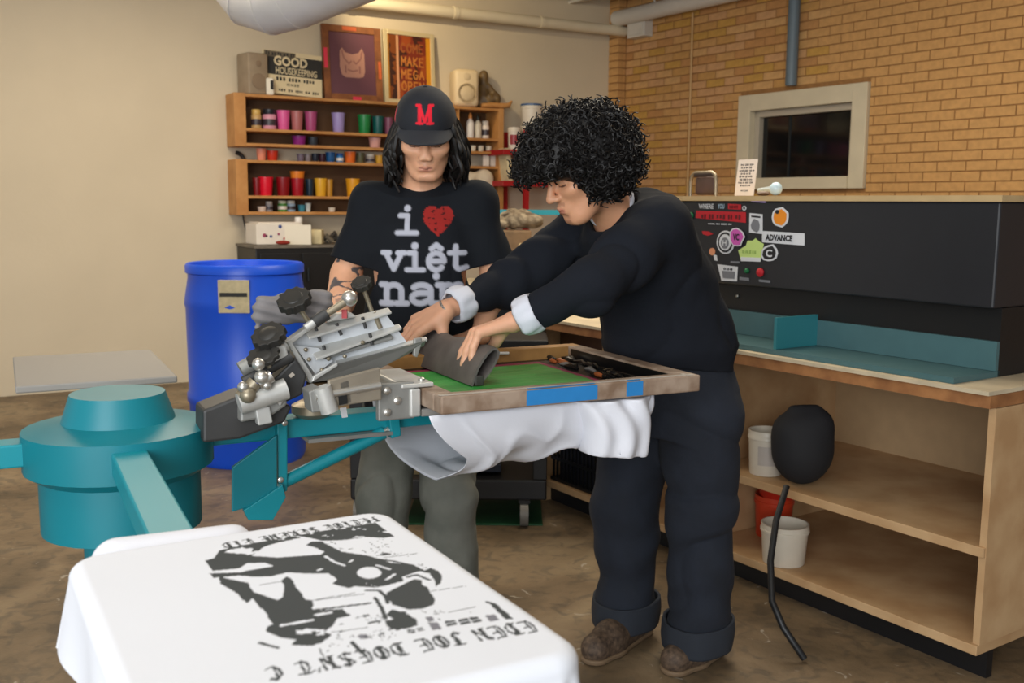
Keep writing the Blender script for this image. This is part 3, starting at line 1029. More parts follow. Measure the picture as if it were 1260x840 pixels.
line = strokes(P2, [[(-.07, .04), (-.03, .0), (-.01, .02)], [(.07, .04), (.03, .0), (.01, .02)], [(-.04, -.05), (0, -.06), (.04, -.05)], [(-.085, .1), (-.075, .05)], [(.085, .1), (.075, .05)], [(-.06, -.02), (-.06, -.07)], [(.06, -.02), (.06, -.07)]], .006) < 0
col[mask] = lin((186, 136, 118))
col[mask & line] = lin((150, 100, 92))
V = np.array([tuple(M @ Vector((a, b, .006))) for a, b in P2])
np_obj('mesh', V, grid_faces(n, n), mat('print_on_mesh', (255, 255, 255), 0.45, vcol=True, var=.05, scale=9), t, col=col, smooth=False, label='purple screen mesh with a cat mask print')
MB().box((-w1 / 2 + .02, .03, .02), (.03, .16, .004), M).build('tape', mat('pink_tape', (224, 56, 82), 0.6), t)
MB().box((.02, -h1 / 2 + .02, .02), (.075, .03, .004), M).build('tape', mat('pink_tape', (224, 56, 82), 0.6), t)
MB().box((w1 / 2 - .02, -.04, .02), (.025, .14, .004), M).build('tape', mat('orange_tape', (204, 96, 48), 0.6), t)
MB().box((-.02, h1 / 2 - .025, .02), (.12, .03, .004), M).build('tape', mat('orange_tape', (204, 96, 48), 0.6), t)
w2, h2 = .46, .60
t, M = lean_frame('framed_screen', 505.5, w2, h2, .10, mat('cream_metal_frame', (206, 190, 150), 0.4, 0.2), .035, 'cream metal framed screen with rusty red lettering', -0.02)
gx, gy = np.meshgrid(np.linspace(-w2 / 2 + .03, w2 / 2 - .03, n), np.linspace(-h2 / 2 + .03, h2 / 2 - .03, n), indexing='ij')
P2 = np.stack([gx.ravel(), gy.ravel()], 1)
col = np.tile(np.array(lin((120, 42, 18))), (len(P2), 1))
nn = fnoise(P2, 5, 26, 3)
col[nn > .25] = lin((150, 66, 20))
col[nn < -.3] = lin((62, 26, 14))
band = (P2[:, 0] < -.115)
col[band] = lin((120, 60, 14)); col[band & (nn > 0)] = lin((56, 24, 10))
col[P2[:, 0] < -.18] = lin((186, 128, 34))
col[(P2[:, 0] > -.115) & (P2[:, 0] < -.095)] = lin((206, 150, 110))
col[P2[:, 0] > .155] = lin((206, 140, 24))
from_txt = [("COME", .165), ("MAKE", .055), ("MEGA", -.05), ("OPEN", -.15)]
S2 = {'C': [arc(.5, .5, .4, .5, 50, 310, 10)], 'O': [arc(.5, .5, .4, .5, 0, 360, 14)], 'M': [[(.1, 0), (.1, 1), (.5, .4), (.9, 1), (.9, 0)]], 'E': [[(.85, 0), (.15, 0), (.15, 1), (.85, 1)], [(.15, .5), (.7, .5)]],
      'A': [[(.08, 0), (.5, 1), (.92, 0)], [(.25, .38), (.75, .38)]], 'K': [[(.15, 0), (.15, 1)], [(.85, 1), (.15, .45), (.85, 0)]], 'G': [arc(.5, .5, .4, .5, 50, 330, 10) + [(.9, .45), (.55, .45)]], 'P': [[(.15, 0), (.15, 1), (.7, 1), (.85, .78), (.7, .5), (.15, .5)]], 'N': [[(.12, 0), (.12, 1), (.88, 0), (.88, 1)]]}
for tx, yy in from_txt:
    gl, wd = glyphs(tx, S2, 1.15)
    gl = [[(-.075 + a * .047, yy - .035 + b * .07) for a, b in ln] for ln in gl]
    d = strokes(P2, gl, .006)
    col[d < 0] = lin((186, 116, 48) if yy < 0.1 else (150, 84, 38))
V = np.array([tuple(M @ Vector((a, b, .006))) for a, b in P2])
np_obj('mesh', V, grid_faces(n, n), mat('print_on_mesh', (255, 255, 255)), t, col=col, smooth=False, label='rust red screen mesh with block lettering')

# white speaker, seated figurine, plank
p = on_top(571, .12)
t = thing('white_speaker', 'rounded white desktop speaker on the end of the shelf', 'speaker', p)
M = face_to_room(p) @ Matrix.Rotation(-0.2, 4, 'Y')
m_sp = mat('speaker_white', (222, 200, 160), 0.5)
MB().box((0, .16, 0), (.22, .31, .19), M, bev=0.035).build('cabinet', m_sp, t, smooth=True)
ax = M.to_3x3() @ Vector((0, 0, 1))
MB().lathe([(.082, -.01), (.084, .004), (.078, .006), (.076, .0)], M @ Vector((0, .115, .095)), 26, ax).build('woofer_ring', mat('speaker_ring', (196, 172, 132), 0.6), t, smooth=True)
MB().lathe([(.074, 0), (.05, .012), (.02, .018)], M @ Vector((0, .115, .088)), 24, ax).build('woofer', mat('speaker_cone', (206, 184, 146), 0.6), t, smooth=True)
MB().lathe([(.03, -.002), (.032, .004), (.02, .008)], M @ Vector((0, .25, .093)), 20, ax).build('tweeter', mat('speaker_cone', (206, 184, 146), 0.6), t, smooth=True)
p = on_top(594.5, .08)
v = Vol((-.13, -.1, -.01), (.16, .1, .34), 0.006)
v.ell((0, 0, .27), (.042, .045, .055), .02)
v.cone((0, 0, .21), (.0, 0, .10), .035, .06, .03)
v.cone((0, 0, .06), (-.03, 0, .04), .065, .05, .03)
v.cone((.03, -.03, .19), (.09, -.05, .12), .025, .02, .02)
v.cone((.09, -.05, .12), (.03, -.06, .1), .02, .018, .02)
v.cone((.02, -.04, .05), (.1, -.06, .09), .036, .03, .02)
v.cone((.1, -.06, .09), (.11, -.06, .02), .028, .022, .02)
V, F = v.surface()
V = np.stack([p.x + V[:, 0] * D1.x + V[:, 1] * -N1.x, p.y + V[:, 0] * D1.y + V[:, 1] * -N1.y, p.z + V[:, 2] - V[:, 2].min()], 1)
np_obj('figurine', V, F, mat('dark_bronze', (84, 64, 40), 0.5, rgb2=(120, 96, 56), scale=22), label='dark seated figurine next to the white speaker', cat='figurine')
pq = [bw(592, .19, ztop + .022), bw(604, .19, ztop + .03), bw(617, .2, ztop + .028), bw(625, .2, ztop + .036), bw(629, .2, ztop + .075)]
mb = MB()
mb.tube(pq, [.018, .022, .024, .022, .008], 10)
mb.build('driftwood_stick', m_pine, smooth=True, label='curved stick of pale wood jutting past the end of the shelf', cat='stick')

# hanging black headphones and cable at the left end
p = bw(299, .05, bwz(299, 200, .05))
t = thing('wall_headphones', 'black headphones and cable hanging at the end of the pine shelf', 'headphones', p)
m_blk = mat('black_plastic', (22, 23, 25), 0.45)
hx = [p + D1 * (-.045 + .065 * math.sin(a)) * 1.0 + Z * (.075 * math.cos(a)) for a in [math.pi * i / 10 for i in range(11)]]
MB().tube(hx, .016, 8).build('headband', m_blk, t, smooth=True)
MB().box((p.x - .03, p.y, bwz(299, 246, .05)), (.05, .05, .16), bev=.012).build('ear_cup', m_blk, t, smooth=True)
MB().tube([bw(297, .06, bwz(297, 256, .05)), bw(299, .05, bwz(299, 270, .05)), bw(303, .05, bwz(303, 290, .05)), bw(305, .04, bwz(305, 318, .05)), bw(305, .04, bwz(305, 345, .05))], .006, 6).build('cable', m_blk, t, smooth=True)

# ------------------------------------------------------------------ black cabinet with the white box, blue barrel
zc = bwz(360, 305, .55)
sA, sB = (bw(313, .55, 0) - W0).dot(D1), (bw(470, .55, 0) - W0).dot(D1)
cb = thing('metal_cabinet', 'black metal cabinet under the pine shelf with cluttered top', 'cabinet', wq((sA + sB) / 2, .3, 0))
wslab(sA, sB, .03, .55, 0.02, zc).build('body', mat('black_enamel', (18, 18, 20), 0.45), cb, bevel=.006)
wslab(sA - .01, sB + .01, .03, .56, zc, zc + .02).build('worktop', mat('dirty_top', (120, 112, 100), 0.7, var=.3, scale=15), cb)
for k in range(3):
    a = sA + .02 + k * (sB - sA - .04) / 3
    d = wslab(a + .01, a + (sB - sA) / 3 - .02, .55, .565, .1, zc - .04).build('door', mat('black_enamel', (18, 18, 20)), cb, bevel=.003)
    hp = wq(a + .05, .58, zc - .2)
    adopt(MB().box(hp, (.012, .02, .1)).build('handle', mat('dark_steel', (30, 34, 36)), None), d)
zt = zc + .022
p0, p1 = bw(309, .3, 0), bw(366, .3, 0)
s0, s1 = (p0 - W0).dot(D1), (p1 - W0).dot(D1)
bx = thing('white_box', 'white carton spattered with ink on the black cabinet', 'box', wq((s0 + s1) / 2, .3, zt))
hb = bwz(340, 273, .3) - zt
m_box = mat('carton_spatter', (232, 224, 212), 0.8, var=.05)
wslab(s0, s1, .12, .42, zt, zt + hb * .93).build('carton', m_box, bx, bevel=.006)
wslab(s0 + .02, s1 - .02, .13, .40, zt + hb * .93, zt + hb).build('lid', m_box, bx, bevel=.004)
rg = random.Random(9)
for k in range(13):
    a = wq(s0 + rg.uniform(.03, s1 - s0 - .03), .4215, zt + rg.uniform(.04, hb * .85))
    MB().lathe([(rg.uniform(.008, .02), 0), (.006, .002)], a, 8, N1).build('ink_spot', mat('spot_%d' % (k % 4), [(150, 60, 90), (40, 44, 50), (60, 80, 140), (170, 40, 40)][k % 4], 0.7), bx)
def cab_item(u, off):
    return bw(u, off, zt)
p = cab_item(366, .47)
MB().box((p.x, p.y, p.z + .075), (.2, .015, .15), Matrix.Identity(4)).build('white_card', mat('paper_white', (232, 224, 206)), label='blank white card leaning against the spattered carton', cat='card')
p = cab_item(367, .28)
cup('white_pot', p + Z * (0), px(366, 10), bwz(366, 267, .3) - zt, (226, 220, 212), 'tall white pot rising behind the blank card', None, 'jar', (236, 232, 226))
p = cab_item(383, .38)
MB().box((p.x, p.y, p.z + .055), (.17, .1, .11), bev=.006).build('cream_carton', mat('cream_card', (224, 208, 164), 0.8, var=.2), label='small cream carton next to the blank white card', cat='box')
p = cab_item(347, .5)
MB().sphere((p.x, p.y, p.z + .017), .03, 12, (1.9, .7, .55)).build('red_rag', mat('red_rag_cloth', (150, 44, 30), 0.9, var=.3, scale=40, bump=.5), smooth=True, label='small dark red rag at the foot of the carton', cat='rag')
rg = random.Random(21)
for k in range(8):
    p = cab_item(388 + k * 5, .3 + rg.uniform(-.1, .15))
    c = [(96, 88, 74), (58, 54, 50), (150, 140, 120), (36, 36, 36)][k % 4]
    MB().tube([p + Z * .02, p + Z * (.03 + rg.uniform(0, .05)) + D1 * rg.uniform(-.05, .05), p + Z * .025 + D1 * rg.uniform(-.12, .12) + N1 * rg.uniform(-.05, .05)], [.022, .02, .014], 8).build('hand_tool', mat('tool_%d' % (k % 4), c, 0.6), smooth=True, label='one of the dark ink scrapers heaped on the cabinet top', cat='tool', group='scrapers heaped on the cabinet top')

c = at(300, 327, 5.35)
bc = Vector((at(297, 327, 5.35).x - .02, 5.5, 0))
Rb = (at(375, 340, 5.5).x - bc.x)
m_blue = mat('blue_plastic', (16, 82, 214), 0.38, var=.06, scale=3)
zt2 = at(330, 323, 5.5).z
br = thing('plastic_barrel', 'large blue plastic barrel standing behind the press', 'barrel', (bc.x, bc.y, 0))
MB().lathe([(Rb * .9, 0), (Rb * .94, .03), (Rb * .97, zt2 * .3), (Rb * 1.0, zt2 * .31), (Rb, zt2 * .35), (Rb * .97, zt2 * .36), (Rb * .98, zt2 * .78), (Rb * 1.0, zt2 * .8), (Rb * .985, zt2 * .83), (Rb * .93, zt2 * .93), (Rb * .93, zt2 * .955)], bc, 40).build('drum', m_blue, br, smooth=True)
MB().lathe([(Rb * .95, zt2 * .95), (Rb * .97, zt2 * .955), (Rb * .97, zt2 * .99), (Rb * .94, zt2), (Rb * .9, zt2 * .995), (Rb * .88, zt2 * .97)], bc, 40).build('lid', m_blue, br, smooth=True)
lab = at(297, 365, bc.y - Rb * .99)
MB().box((lab.x - .04, lab.y + .005, lab.z), (.16, .012, .17), bev=.003).build('paper_label', mat('old_label', (206, 190, 150), 0.8, var=.2, scale=30), br)
MB().box((lab.x - .04, lab.y - .002, lab.z + .01), (.14, .004, .02)).build('label_print', m_ink, br)

# ------------------------------------------------------------------ red rack with buckets
m_red = mat('red_steel', (168, 16, 26), 0.45)
def rk(u, off, v):
    return bw(u, off, bwz(u, v, off))
z_a, z_b = bwz(635, 184, .45), bwz(635, 222.5, .45)
sA, sB = (bw(619, .45, 0) - W0).dot(D1), (bw(726, .45, 0) - W0).dot(D1)
rr = thing('metal_rack', 'red steel rack with paint buckets behind the curly-haired person', 'rack', wq((sA + sB) / 2, .25, 0))
for zz in (z_a, z_b, .75):
    wslab(sA, sB, .06, .45, zz - .045, zz).build('rack_shelf', m_red, rr, bevel=.003)
sP = (bw(647.5, .45, 0) - W0).dot(D1)
for s in (sP, sB - .03):
    for o in (.07, .44):
        wslab(s - .022, s + .022, o - .015, o + .02, 0, z_a + .17).build('upright', m_red, rr)
m_buck = mat('bucket_white', (226, 216, 198), 0.4, var=.05)
def bucket(p, r, h, label, m_body=m_buck, lidc=None, band=None, group='buckets on the red rack'):
    t = thing('paint_bucket', label, 'bucket', p, group)
    MB().lathe([(r * .86, 0), (r * .88, h * .02), (r * .97, h * .8), (r * 1.03, h * .81), (r * 1.03, h * .87), (r, h * .88), (r, h), (r * .94, h), (r * .84, h * .06)], p, 26).build('body', m_body, t, smooth=True)
    if lidc:
        MB().lathe([(r * 1.04, h * .95), (r * 1.07, h * .96), (r * 1.07, h * 1.03), (r * .96, h * 1.05), (r * .94, h * 1.02)], p, 26).build('lid', plastic(lidc), t, smooth=True)
    if band:
        f = -math.pi / 2
        vs = []
        for i in range(9):
            a = f - .7 + 1.4 * i / 8
            for zz, rr_ in ((.25, .905), (.68, .955)):
                vs.append((p[0] + (r * rr_ + .003) * math.cos(a), p[1] + (r * rr_ + .003) * math.sin(a), p[2] + h * zz))
        MB().add(vs, [(2 * i, 2 * i + 2, 2 * i + 3, 2 * i + 1) for i in range(8)]).build('paper_label', plastic(band), t, smooth=True)
    return t
def pr(u, n): return n * bw(u, .25, 0).y / FPX
bucket(bw(632, .3, z_a), pr(632, 7.5), pr(632, 27), 'small white can with a red label at the end of the red rack', band=(150, 40, 44))
bucket(bw(654, .28, z_a), pr(654, 13.5), pr(654, 29), 'wide white bucket under the blue-lidded bucket', lidc=(228, 220, 202))
bucket(bw(653, .28, z_a + pr(654, 30.6)), pr(654, 12.5), pr(654, 24), 'white bucket with a blue lid stacked on another bucket', lidc=(60, 96, 140))
bucket(bw(676, .28, z_a), pr(676, 11), pr(676, 50), 'tall white tub with small print beside the stacked buckets', band=(200, 176, 150))
bucket(bw(699, .28, z_a), pr(699, 14), pr(699, 52), 'big white tub partly hidden by curly hair', band=(206, 170, 140))
bucket(bw(716, .22, z_a), pr(716, 9), pr(716, 48), 'narrow white tub at the brick end of the rack')
bucket(bw(637, .3, z_b), pr(637, 8), pr(637, 22), 'silver can with a mauve label on the lower red shelf', m_body=mat('tin', (190, 184, 176), 0.35, 0.6), band=(180, 150, 180))
p = bw(623.5, .3, z_b)
MB().box((0, .14, 0), (.045, .28, .16), face_to_room(p) @ Matrix.Rotation(0.12, 4, 'Z'), bev=.01).build('cream_sleeve', mat('cream_card', (224, 208, 164)), label='cream cardboard sleeve leaning in the red rack', cat='box')
# ------------------------------------------------------------------ workbench along the brick wall side
BZ = 0.88
Q0 = atz(966, 440, BZ)
Q0.z = 0
NB = -N2                                     # from the bench front back towards the brick wall
def bq(k, d, z):
    """k metres along the bench towards us (0 under the photo's edge), d metres back from its front"""
    return Q0 + D2 * k + NB * d + Z * z
def bk(u, d=0.0):
    p = at_plane(u, 400, Q0 + NB * d, NB)
    return (Vector((p.x, p.y, 0)) - Q0).dot(D2)
def bv(u, v, d=0.0):
    return at_plane(u, v, Q0 + NB * d, NB).z
def bslab(k0, k1, d0, d1, z0, z1):
    return MB().slab([bq(k0, d0, z0), bq(k1, d0, z0), bq(k1, d1, z0), bq(k0, d1, z0)], Z * (z1 - z0))
m_plyw = mat('bench_plywood', (198, 164, 122), 0.6, rgb2=(176, 138, 96), scale=6, bump=.04)
m_edge = mat('bench_edge', (168, 116, 70), 0.6, rgb2=(130, 84, 48), scale=12)
kL, kR = bk(690) - .19, 0.75
wb = thing('workbench', 'long plywood workbench with shelves of buckets along the brick wall', 'workbench', bq(-.4, .35, 0))
bslab(kL, kR, -.01, .8, BZ - .012, BZ).build('bench_top', mat('worn_top', (206, 190, 160), 0.6, var=.2, scale=9), wb)
bslab(kL, kR, 0, .8, BZ - .05, BZ - .013).build('top_edge', m_edge, wb)
for zz, nm in ((.115, 'bottom_shelf'), (.415, 'middle_shelf')):
    bslab(kL if zz < .2 else bk(870), kR, .02, .78, zz - .03, zz).build(nm, m_plyw, wb, bevel=.002)
for k in (kL, bk(735), bk(862), kR - .02):
    bslab(k, k + .022, .03, .78, .116 if k != kL else 0, BZ - .052).build('divider', m_plyw, wb)
bslab(kL, kR, .779, .8, .116, BZ - .052).build('back_panel', mat('bench_back', (176, 146, 108), 0.7, var=.1), wb)
bslab(kL, kR, .08, .11, 0, .084).build('plinth', mat('black_enamel', (18, 18, 20)), wb)
bslab(bk(668), bk(735) - .01, .1, .12, BZ - .3, BZ - .055).build('drawer_front', mat('dark_ply', (92, 62, 38), 0.6, var=.2), wb)

zm, zbm = .416, .116
k = bk(949, .12)
bucket(bq(k, .12, zm), .066, .165, 'white bucket with printed label on the middle bench shelf', mat('bucket_ivory', (216, 206, 188), 0.4, var=.05), band=(190, 180, 170), group='buckets under the workbench')
pb_ = bq(bk(960, .2), .2, zbm)
m_redb = mat('bucket_red', (196, 40, 24), 0.35)
bucket(bq(bk(968, .3), .3, zbm + .166), .085, .115, 'red orange bucket stacked on the bottom bench shelf', m_redb, group='buckets under the workbench')
bucket(bq(bk(962, .3), .3, zbm), .075, .165, 'orange red bucket under the other red bucket', mat('bucket_orange', (206, 64, 34), 0.35), group='buckets under the workbench')
bucket(bq(bk(977, .1), .1, zbm), .085, .145, 'off-white bucket at the front of the bottom bench shelf', mat('bucket_ivory', (216, 206, 188)), group='buckets under the workbench')
p = bq(bk(990, .1), .12, .416)
v = Vol((-.14, -.1, -.01), (.14, .1, .42), .01)
v.ell((0, 0, .13), (.11, .085, .13), .04)
v.cone((-.05, 0, .2), (.05, 0, .22), .05, .05, .05)
v.cone((-.04, 0, .27), (.04, 0, .27), .014, .014, .03)
V, F = v.surface()
np_obj('black_bag', V + np.array([p.x, p.y, p.z - V[:, 2].min()]), F, mat('black_cloth', (24, 24, 27), 0.8), label='black bag stuffed on the bench shelf beside the white bucket', cat='bag')
ca = [at(968, 598, 3.3), at(955, 640, 3.22), at(948, 690, 3.15), at(950, 740, 3.05), at(964, 772, 3.0), at(990, 800, 2.98)]
ca[-1].z = .012
MB().tube(ca, .011, 8).build('power_cable', m_blk, smooth=True, label='thick black cable looping from the bench down to the floor', cat='cable')

# black milk crate on the bottom shelf
kc0, kc1 = bk(702) - .19, bk(737)
cr = thing('milk_crate', 'black plastic milk crate on the bottom bench shelf', 'crate', bq((kc0 + kc1) / 2, .2, .116))
m_cr = mat('crate_black', (16, 17, 18), 0.4)
c_z0, c_z1 = .118, .118 + .24
kc1 = kc0 + .34
def cbar(k0, k1, d0, d1, z0, z1, nm):
    bslab(k0, k1, d0, d1, z0, z1).build(nm, m_cr, cr)
for zz in (c_z0, c_z0 + .1, c_z1 - .035):
    h = .035 if zz > c_z1 - .05 else .014
    cbar(kc0, kc1, .04, .052, zz, zz + h, 'side_rail')
    cbar(kc0, kc1, .37, .382, zz, zz + h, 'side_rail')
    cbar(kc0, kc0 + .012, .053, .369, zz, zz + h, 'side_rail')
    cbar(kc1 - .012, kc1, .053, .369, zz, zz + h, 'side_rail')
for i in range(12):
    k = kc0 + .014 + i * (kc1 - kc0 - .036) / 11
    cbar(k, k + .008, .042, .05, c_z0 + .014, c_z1 - .035, 'slat')
    d = .06 + i * .3 / 11
    cbar(kc1 - .01, kc1 - .002, d, d + .008, c_z0 + .014, c_z1 - .035, 'slat')
bslab(kc0 + .013, kc1 - .013, .053, .369, c_z0, c_z0 + .01).build('base', m_cr, cr)
bslab(kc0 + .03, kc1 - .05, .08, .34, c_z0 + .011, c_z0 + .2).build('contents', mat('dark_navy', (26, 30, 44), 0.7), cr)

# ------------------------------------------------------------------ conveyor dryer with stickers
dz0 = BZ + .001
dd = .2
zd1 = at_plane(900, 241, Q0 + NB * dd, NB).z
zd_mid = at_plane(925, 352, Q0 + NB * dd, NB).z
kd0, kd1 = bk(800, dd), .62
dr = thing('dryer', 'black conveyor dryer covered in stickers on the workbench', 'dryer', bq((kd0 + kd1) / 2, .5, dz0))
m_dr = mat('dryer_black', (34, 35, 39), 0.42, var=.1, scale=8)
bslab(kd0, kd1, dd, .78, zd_mid, zd1 - .02).build('control_panel', m_dr, dr, bevel=.006)
bslab(kd0 - .01, kd1 + .01, dd - .01, .79, zd1 - .019, zd1).build('top_plate', mat('tan_plate', (196, 168, 122), 0.5, var=.1), dr)
bslab(kd0, kd1, dd + .05, .78, dz0, zd_mid - .001).build('tunnel_hood', mat('tunnel_black', (14, 14, 15), 0.5), dr)
kp = bk(905, dd + .04)
MB().sphere(tuple(bq(kp, dd + .045, bv(905, 364, dd + .04))), .007, 10).build('screw_knob', mat('screw_steel', (180, 176, 168), 0.3, 0.8), dr, smooth=True)
m_teal_g = mat('teal_grey', (70, 104, 108), 0.45, var=.08)
ky0 = bk(902, .04)
tray = bslab(ky0 - .25, kd1, .02, .26, dz0, dz0 + .018).build('conveyor_tray', m_teal_g, dr)
bslab(ky0 - .25, kd1, .235, .25, dz0 + .019, dz0 + .11).build('tray_back', m_teal_g, dr)
bslab(bk(955, .03), bk(955, .03) + .012, .02, .235, dz0 + .019, dz0 + .13).build('tray_side', mat('teal_bright', (46, 120, 128), 0.4), dr)
# stickers, each with its own print, on the front of the panel
def stick(u, v):
    p = at_plane(u, v, Q0 + NB * (dd - .001), NB)
    return p
def sticker(pts, m, name='sticker', off=0.0, label=None):
    P3 = [stick(u, v) - NB * off for u, v in pts]
    return MB().slab(P3, -NB * .0012).build(name, m, dr, label=label)
def blob(u, v, ru, rv, n=18, wob=0.0, seed=0):
    r_ = random.Random(seed)
    return [(u + ru * math.cos(2 * math.pi * i / n) * (1 + r_.uniform(-wob, wob)), v + rv * math.sin(2 * math.pi * i / n) * (1 + r_.uniform(-wob, wob))) for i in range(n)]
def stick_bars(u, v, wpx, hpx, m, seed, off=.002):
    p = stick(u, v) - NB * off
    sc = p.y / FPX
    return word_bars(frame_m(p, D2, Z), wpx * sc * 1.25, hpx * sc, seed, m, dr)
def stick_text(body, u, v, wpx, hpx, m, off=.002, bold=.0004):
    p = stick(u, v) - NB * (off + .001)
    M = frame_m(p, D2, Z)
    sc = p.y / FPX
    return text_mesh(body, hpx * 1.35 * sc, 'lettering', m, M, dr, ext=.0003, bold=bold, width=wpx * sc * 1.25)
m_sred = mat('sticker_red', (190, 26, 40), 0.5)
m_swht = mat('sticker_white', (214, 216, 220), 0.5)
m_sdark = mat('sticker_dark', (30, 30, 34), 0.5)
m_mag = mat('sticker_magenta', (206, 90, 178), 0.5)
m_lime = mat('sticker_lime', (196, 220, 130), 0.5)
m_lil = mat('sticker_lilac', (170, 148, 204), 0.5)
m_org = mat('sticker_orange', (232, 140, 30), 0.5)
m_grn = mat('lamp_green', (20, 110, 60), 0.4)
stick_text('WHERE', 869.5, 254, 20, 6, m_swht)
stick_text('YOU', 888, 254, 9, 6, mat('sticker_pale_blue', (170, 196, 214), 0.5))
sticker([(896, 250.5), (912, 251.5), (912, 258), (896, 257)], m_sred)
stick_bars(904, 254.5, 13, 3.6, mat('sticker_maroon', (96, 12, 22), 0.5), 3)
sticker(blob(916, 256, 2.6, 2.8), m_swht)
sticker(blob(916, 256, 1.2, 1.6), m_sdark, off=.0014)
sticker([(857, 259), (918, 261), (918, 274), (856, 268)], m_sred)
stick_bars(887, 266.5, 54, 5.5, mat('sticker_maroon', (96, 12, 22), 0.5), 1)
stick_bars(886, 275.5, 32, 1.8, m_swht, 2)
sticker([(864, 284), (872, 284.5), (878, 288), (871, 290), (865, 288)], m_sred)
sticker(blob(893, 298, 11, 14.5, 22), m_swht)
sticker(blob(893, 298, 9, 12.5, 22), m_sdark, off=.0014)
sticker(blob(893, 298, 7.2, 10, 22), m_swht, off=.0028)
sticker(blob(893, 299, 4.8, 7, 18), mat('sticker_grey', (120, 122, 128), 0.5), off=.0042)
stick_text('H', 893, 299, 5, 7, m_swht, off=.0058)
sticker(blob(908, 291.5, 9.2, 12, 12, .12, 2), m_swht, off=.0056)
sticker(blob(908, 291.5, 7.6, 10.4, 12, .12, 2), m_mag, off=.007)
stick_text('VC', 908, 292, 8, 8, m_sdark, off=.009, bold=.0012)
sticker([(908.5, 308), (918, 302), (920, 296), (926, 296), (930, 293), (934, 297), (940, 300), (937, 314), (936, 322), (912, 321)], m_lime)
stick_bars(923, 310, 20, 5, mat('sticker_olive', (150, 180, 92), 0.5), 4)
sticker([(912, 316), (937, 317), (936, 322), (912, 321)], m_swht, off=.0014)
sticker([(922.5, 262), (938.5, 263.5), (938.5, 288), (922, 286)], m_swht)
sticker([(925, 265), (936, 266), (936, 268), (925, 267)], m_sdark, off=.0014)
sticker(blob(930, 277, 5, 8, 10, .2, 5), mat('sticker_grey', (120, 122, 128)), off=.0014)
sticker([(938, 284), (990, 287), (990, 302), (938, 298)], m_swht)
stick_text('ADVANCE', 959, 293, 34, 7.5, m_sdark, bold=.0012)
sticker(blob(947, 311.5, 11.5, 11, 11, .16, 8), m_swht)
sticker(blob(947, 311.5, 9, 8.6, 11, .2, 8), m_sdark, off=.0014)
stick_text('C', 947, 312, 8, 9, m_swht, off=.003, bold=.001)
sticker(blob(960.5, 267, 10.5, 12.5, 14, .08, 3), m_swht)
sticker(blob(960.5, 267, 8, 10, 14, .1, 3), m_org, off=.0014)
sticker(blob(957, 260.5, 2.4, 2.6, 10), m_sdark, off=.0028)
sticker([(924.5, 243), (942.5, 244), (942.5, 249.5), (924.5, 248.5)], m_lil)
sticker(blob(876.5, 309.5, 3.8, 4.6, 12), mat('sticker_peach', (222, 150, 110), 0.5))
sticker([(878, 313), (882, 314), (883, 321), (879, 320)], m_swht)
sticker([(883, 325), (908, 328), (907, 346), (888, 345)], m_swht)
sticker([(889, 333), (905, 334), (904, 343), (890, 342)], mat('sticker_grey', (120, 122, 128)), off=.0014)
stick_bars(897, 331, 14, 3, m_sdark, 5)
sticker([(899, 321), (910, 321.5), (910, 324), (899, 323.5)], mat('sticker_grey', (120, 122, 128)))
for (u, v, r, m) in ((919.5, 333, 3, m_grn), (936, 335, 5, m_sred), (851, 265, 4, m_grn)):
    p = stick(u, v)
    MB().lathe([(r * .0033, 0), (r * .0034, .006), (r * .002, .011)], p, 14, -NB).build('push_button', m, dr, smooth=True)
sticker([(910, 340.5), (922, 342), (922, 345.5), (910, 344)], mat('sticker_grey', (120, 122, 128)))
sticker([(934, 343.5), (948, 345), (948, 348), (934, 346.5)], mat('sticker_grey', (120, 122, 128)))

# on top of the dryer
def dtop(u, d):
    p = bq(bk(u, d), d, zd1 + .001)
    return p
p = dtop(909.5, .3)
ps = thing('paper_notice', 'white printed paper notice standing on the dryer top', 'notice', p)
sc = p.y / FPX
M = frame_m(p, D2, Z) @ Matrix.Rotation(-.12, 4, 'X') @ Matrix.Translation((0, 22.3 * sc, 0))
MB().box((0, 0, 0), (31 * sc, 44 * sc, .002), M).build('sheet', mat('notice_paper', (226, 212, 198), 0.8), ps)
for i, w in enumerate((20, 18, 22, 17, 21, 19, 22, 16)):
    word_bars(M @ Matrix.Translation((0, (15.5 - 3.6 * i) * sc, .001)), w * 1.1 * sc, 2.3 * sc, i, m_sdark, ps, 'notice_line')
word_bars(M @ Matrix.Translation((0, -16 * sc, .001)), 12 * sc, 1.8 * sc, 20, m_sdark, ps, 'notice_line')
# tilted metal frame chair back
p = dtop(860, .45)
ch = thing('chair_back', 'brown padded metal tube chair back behind the dryer top', 'chair back', p)
M = frame_m(p, D2, Z)
sc = p.y / FPX
pts = [(-22, -1), (-22, 18), (-20, 25), (-14, 29), (14, 29), (19, 26), (21, 18), (21, -1)]
MB().tube([M @ Vector((a * sc, b * sc, 0)) for a, b in pts], .008, 8).build('tube_frame', mat('old_chrome', (150, 138, 118), 0.35, 0.7), ch, smooth=True)
MB().box((0, 13 * sc, -.02), (34 * sc, 22 * sc, .03), M, bev=.012).build('pad', mat('brown_vinyl', (84, 62, 54), 0.4, var=.2), ch, smooth=True)
MB().box((0, 26 * sc, 0), (32 * sc, 5 * sc, .014), M, bev=.005).build('top_rail', mat('dark_brown_vinyl', (40, 26, 20), 0.4), ch, smooth=True)
p = dtop(940, .3)
M = frame_m(p, D2, Z)
sg = thing('spray_gun', 'pale blue and white spray gun lying on the dryer top', 'spray gun', p)
sc = p.y / FPX
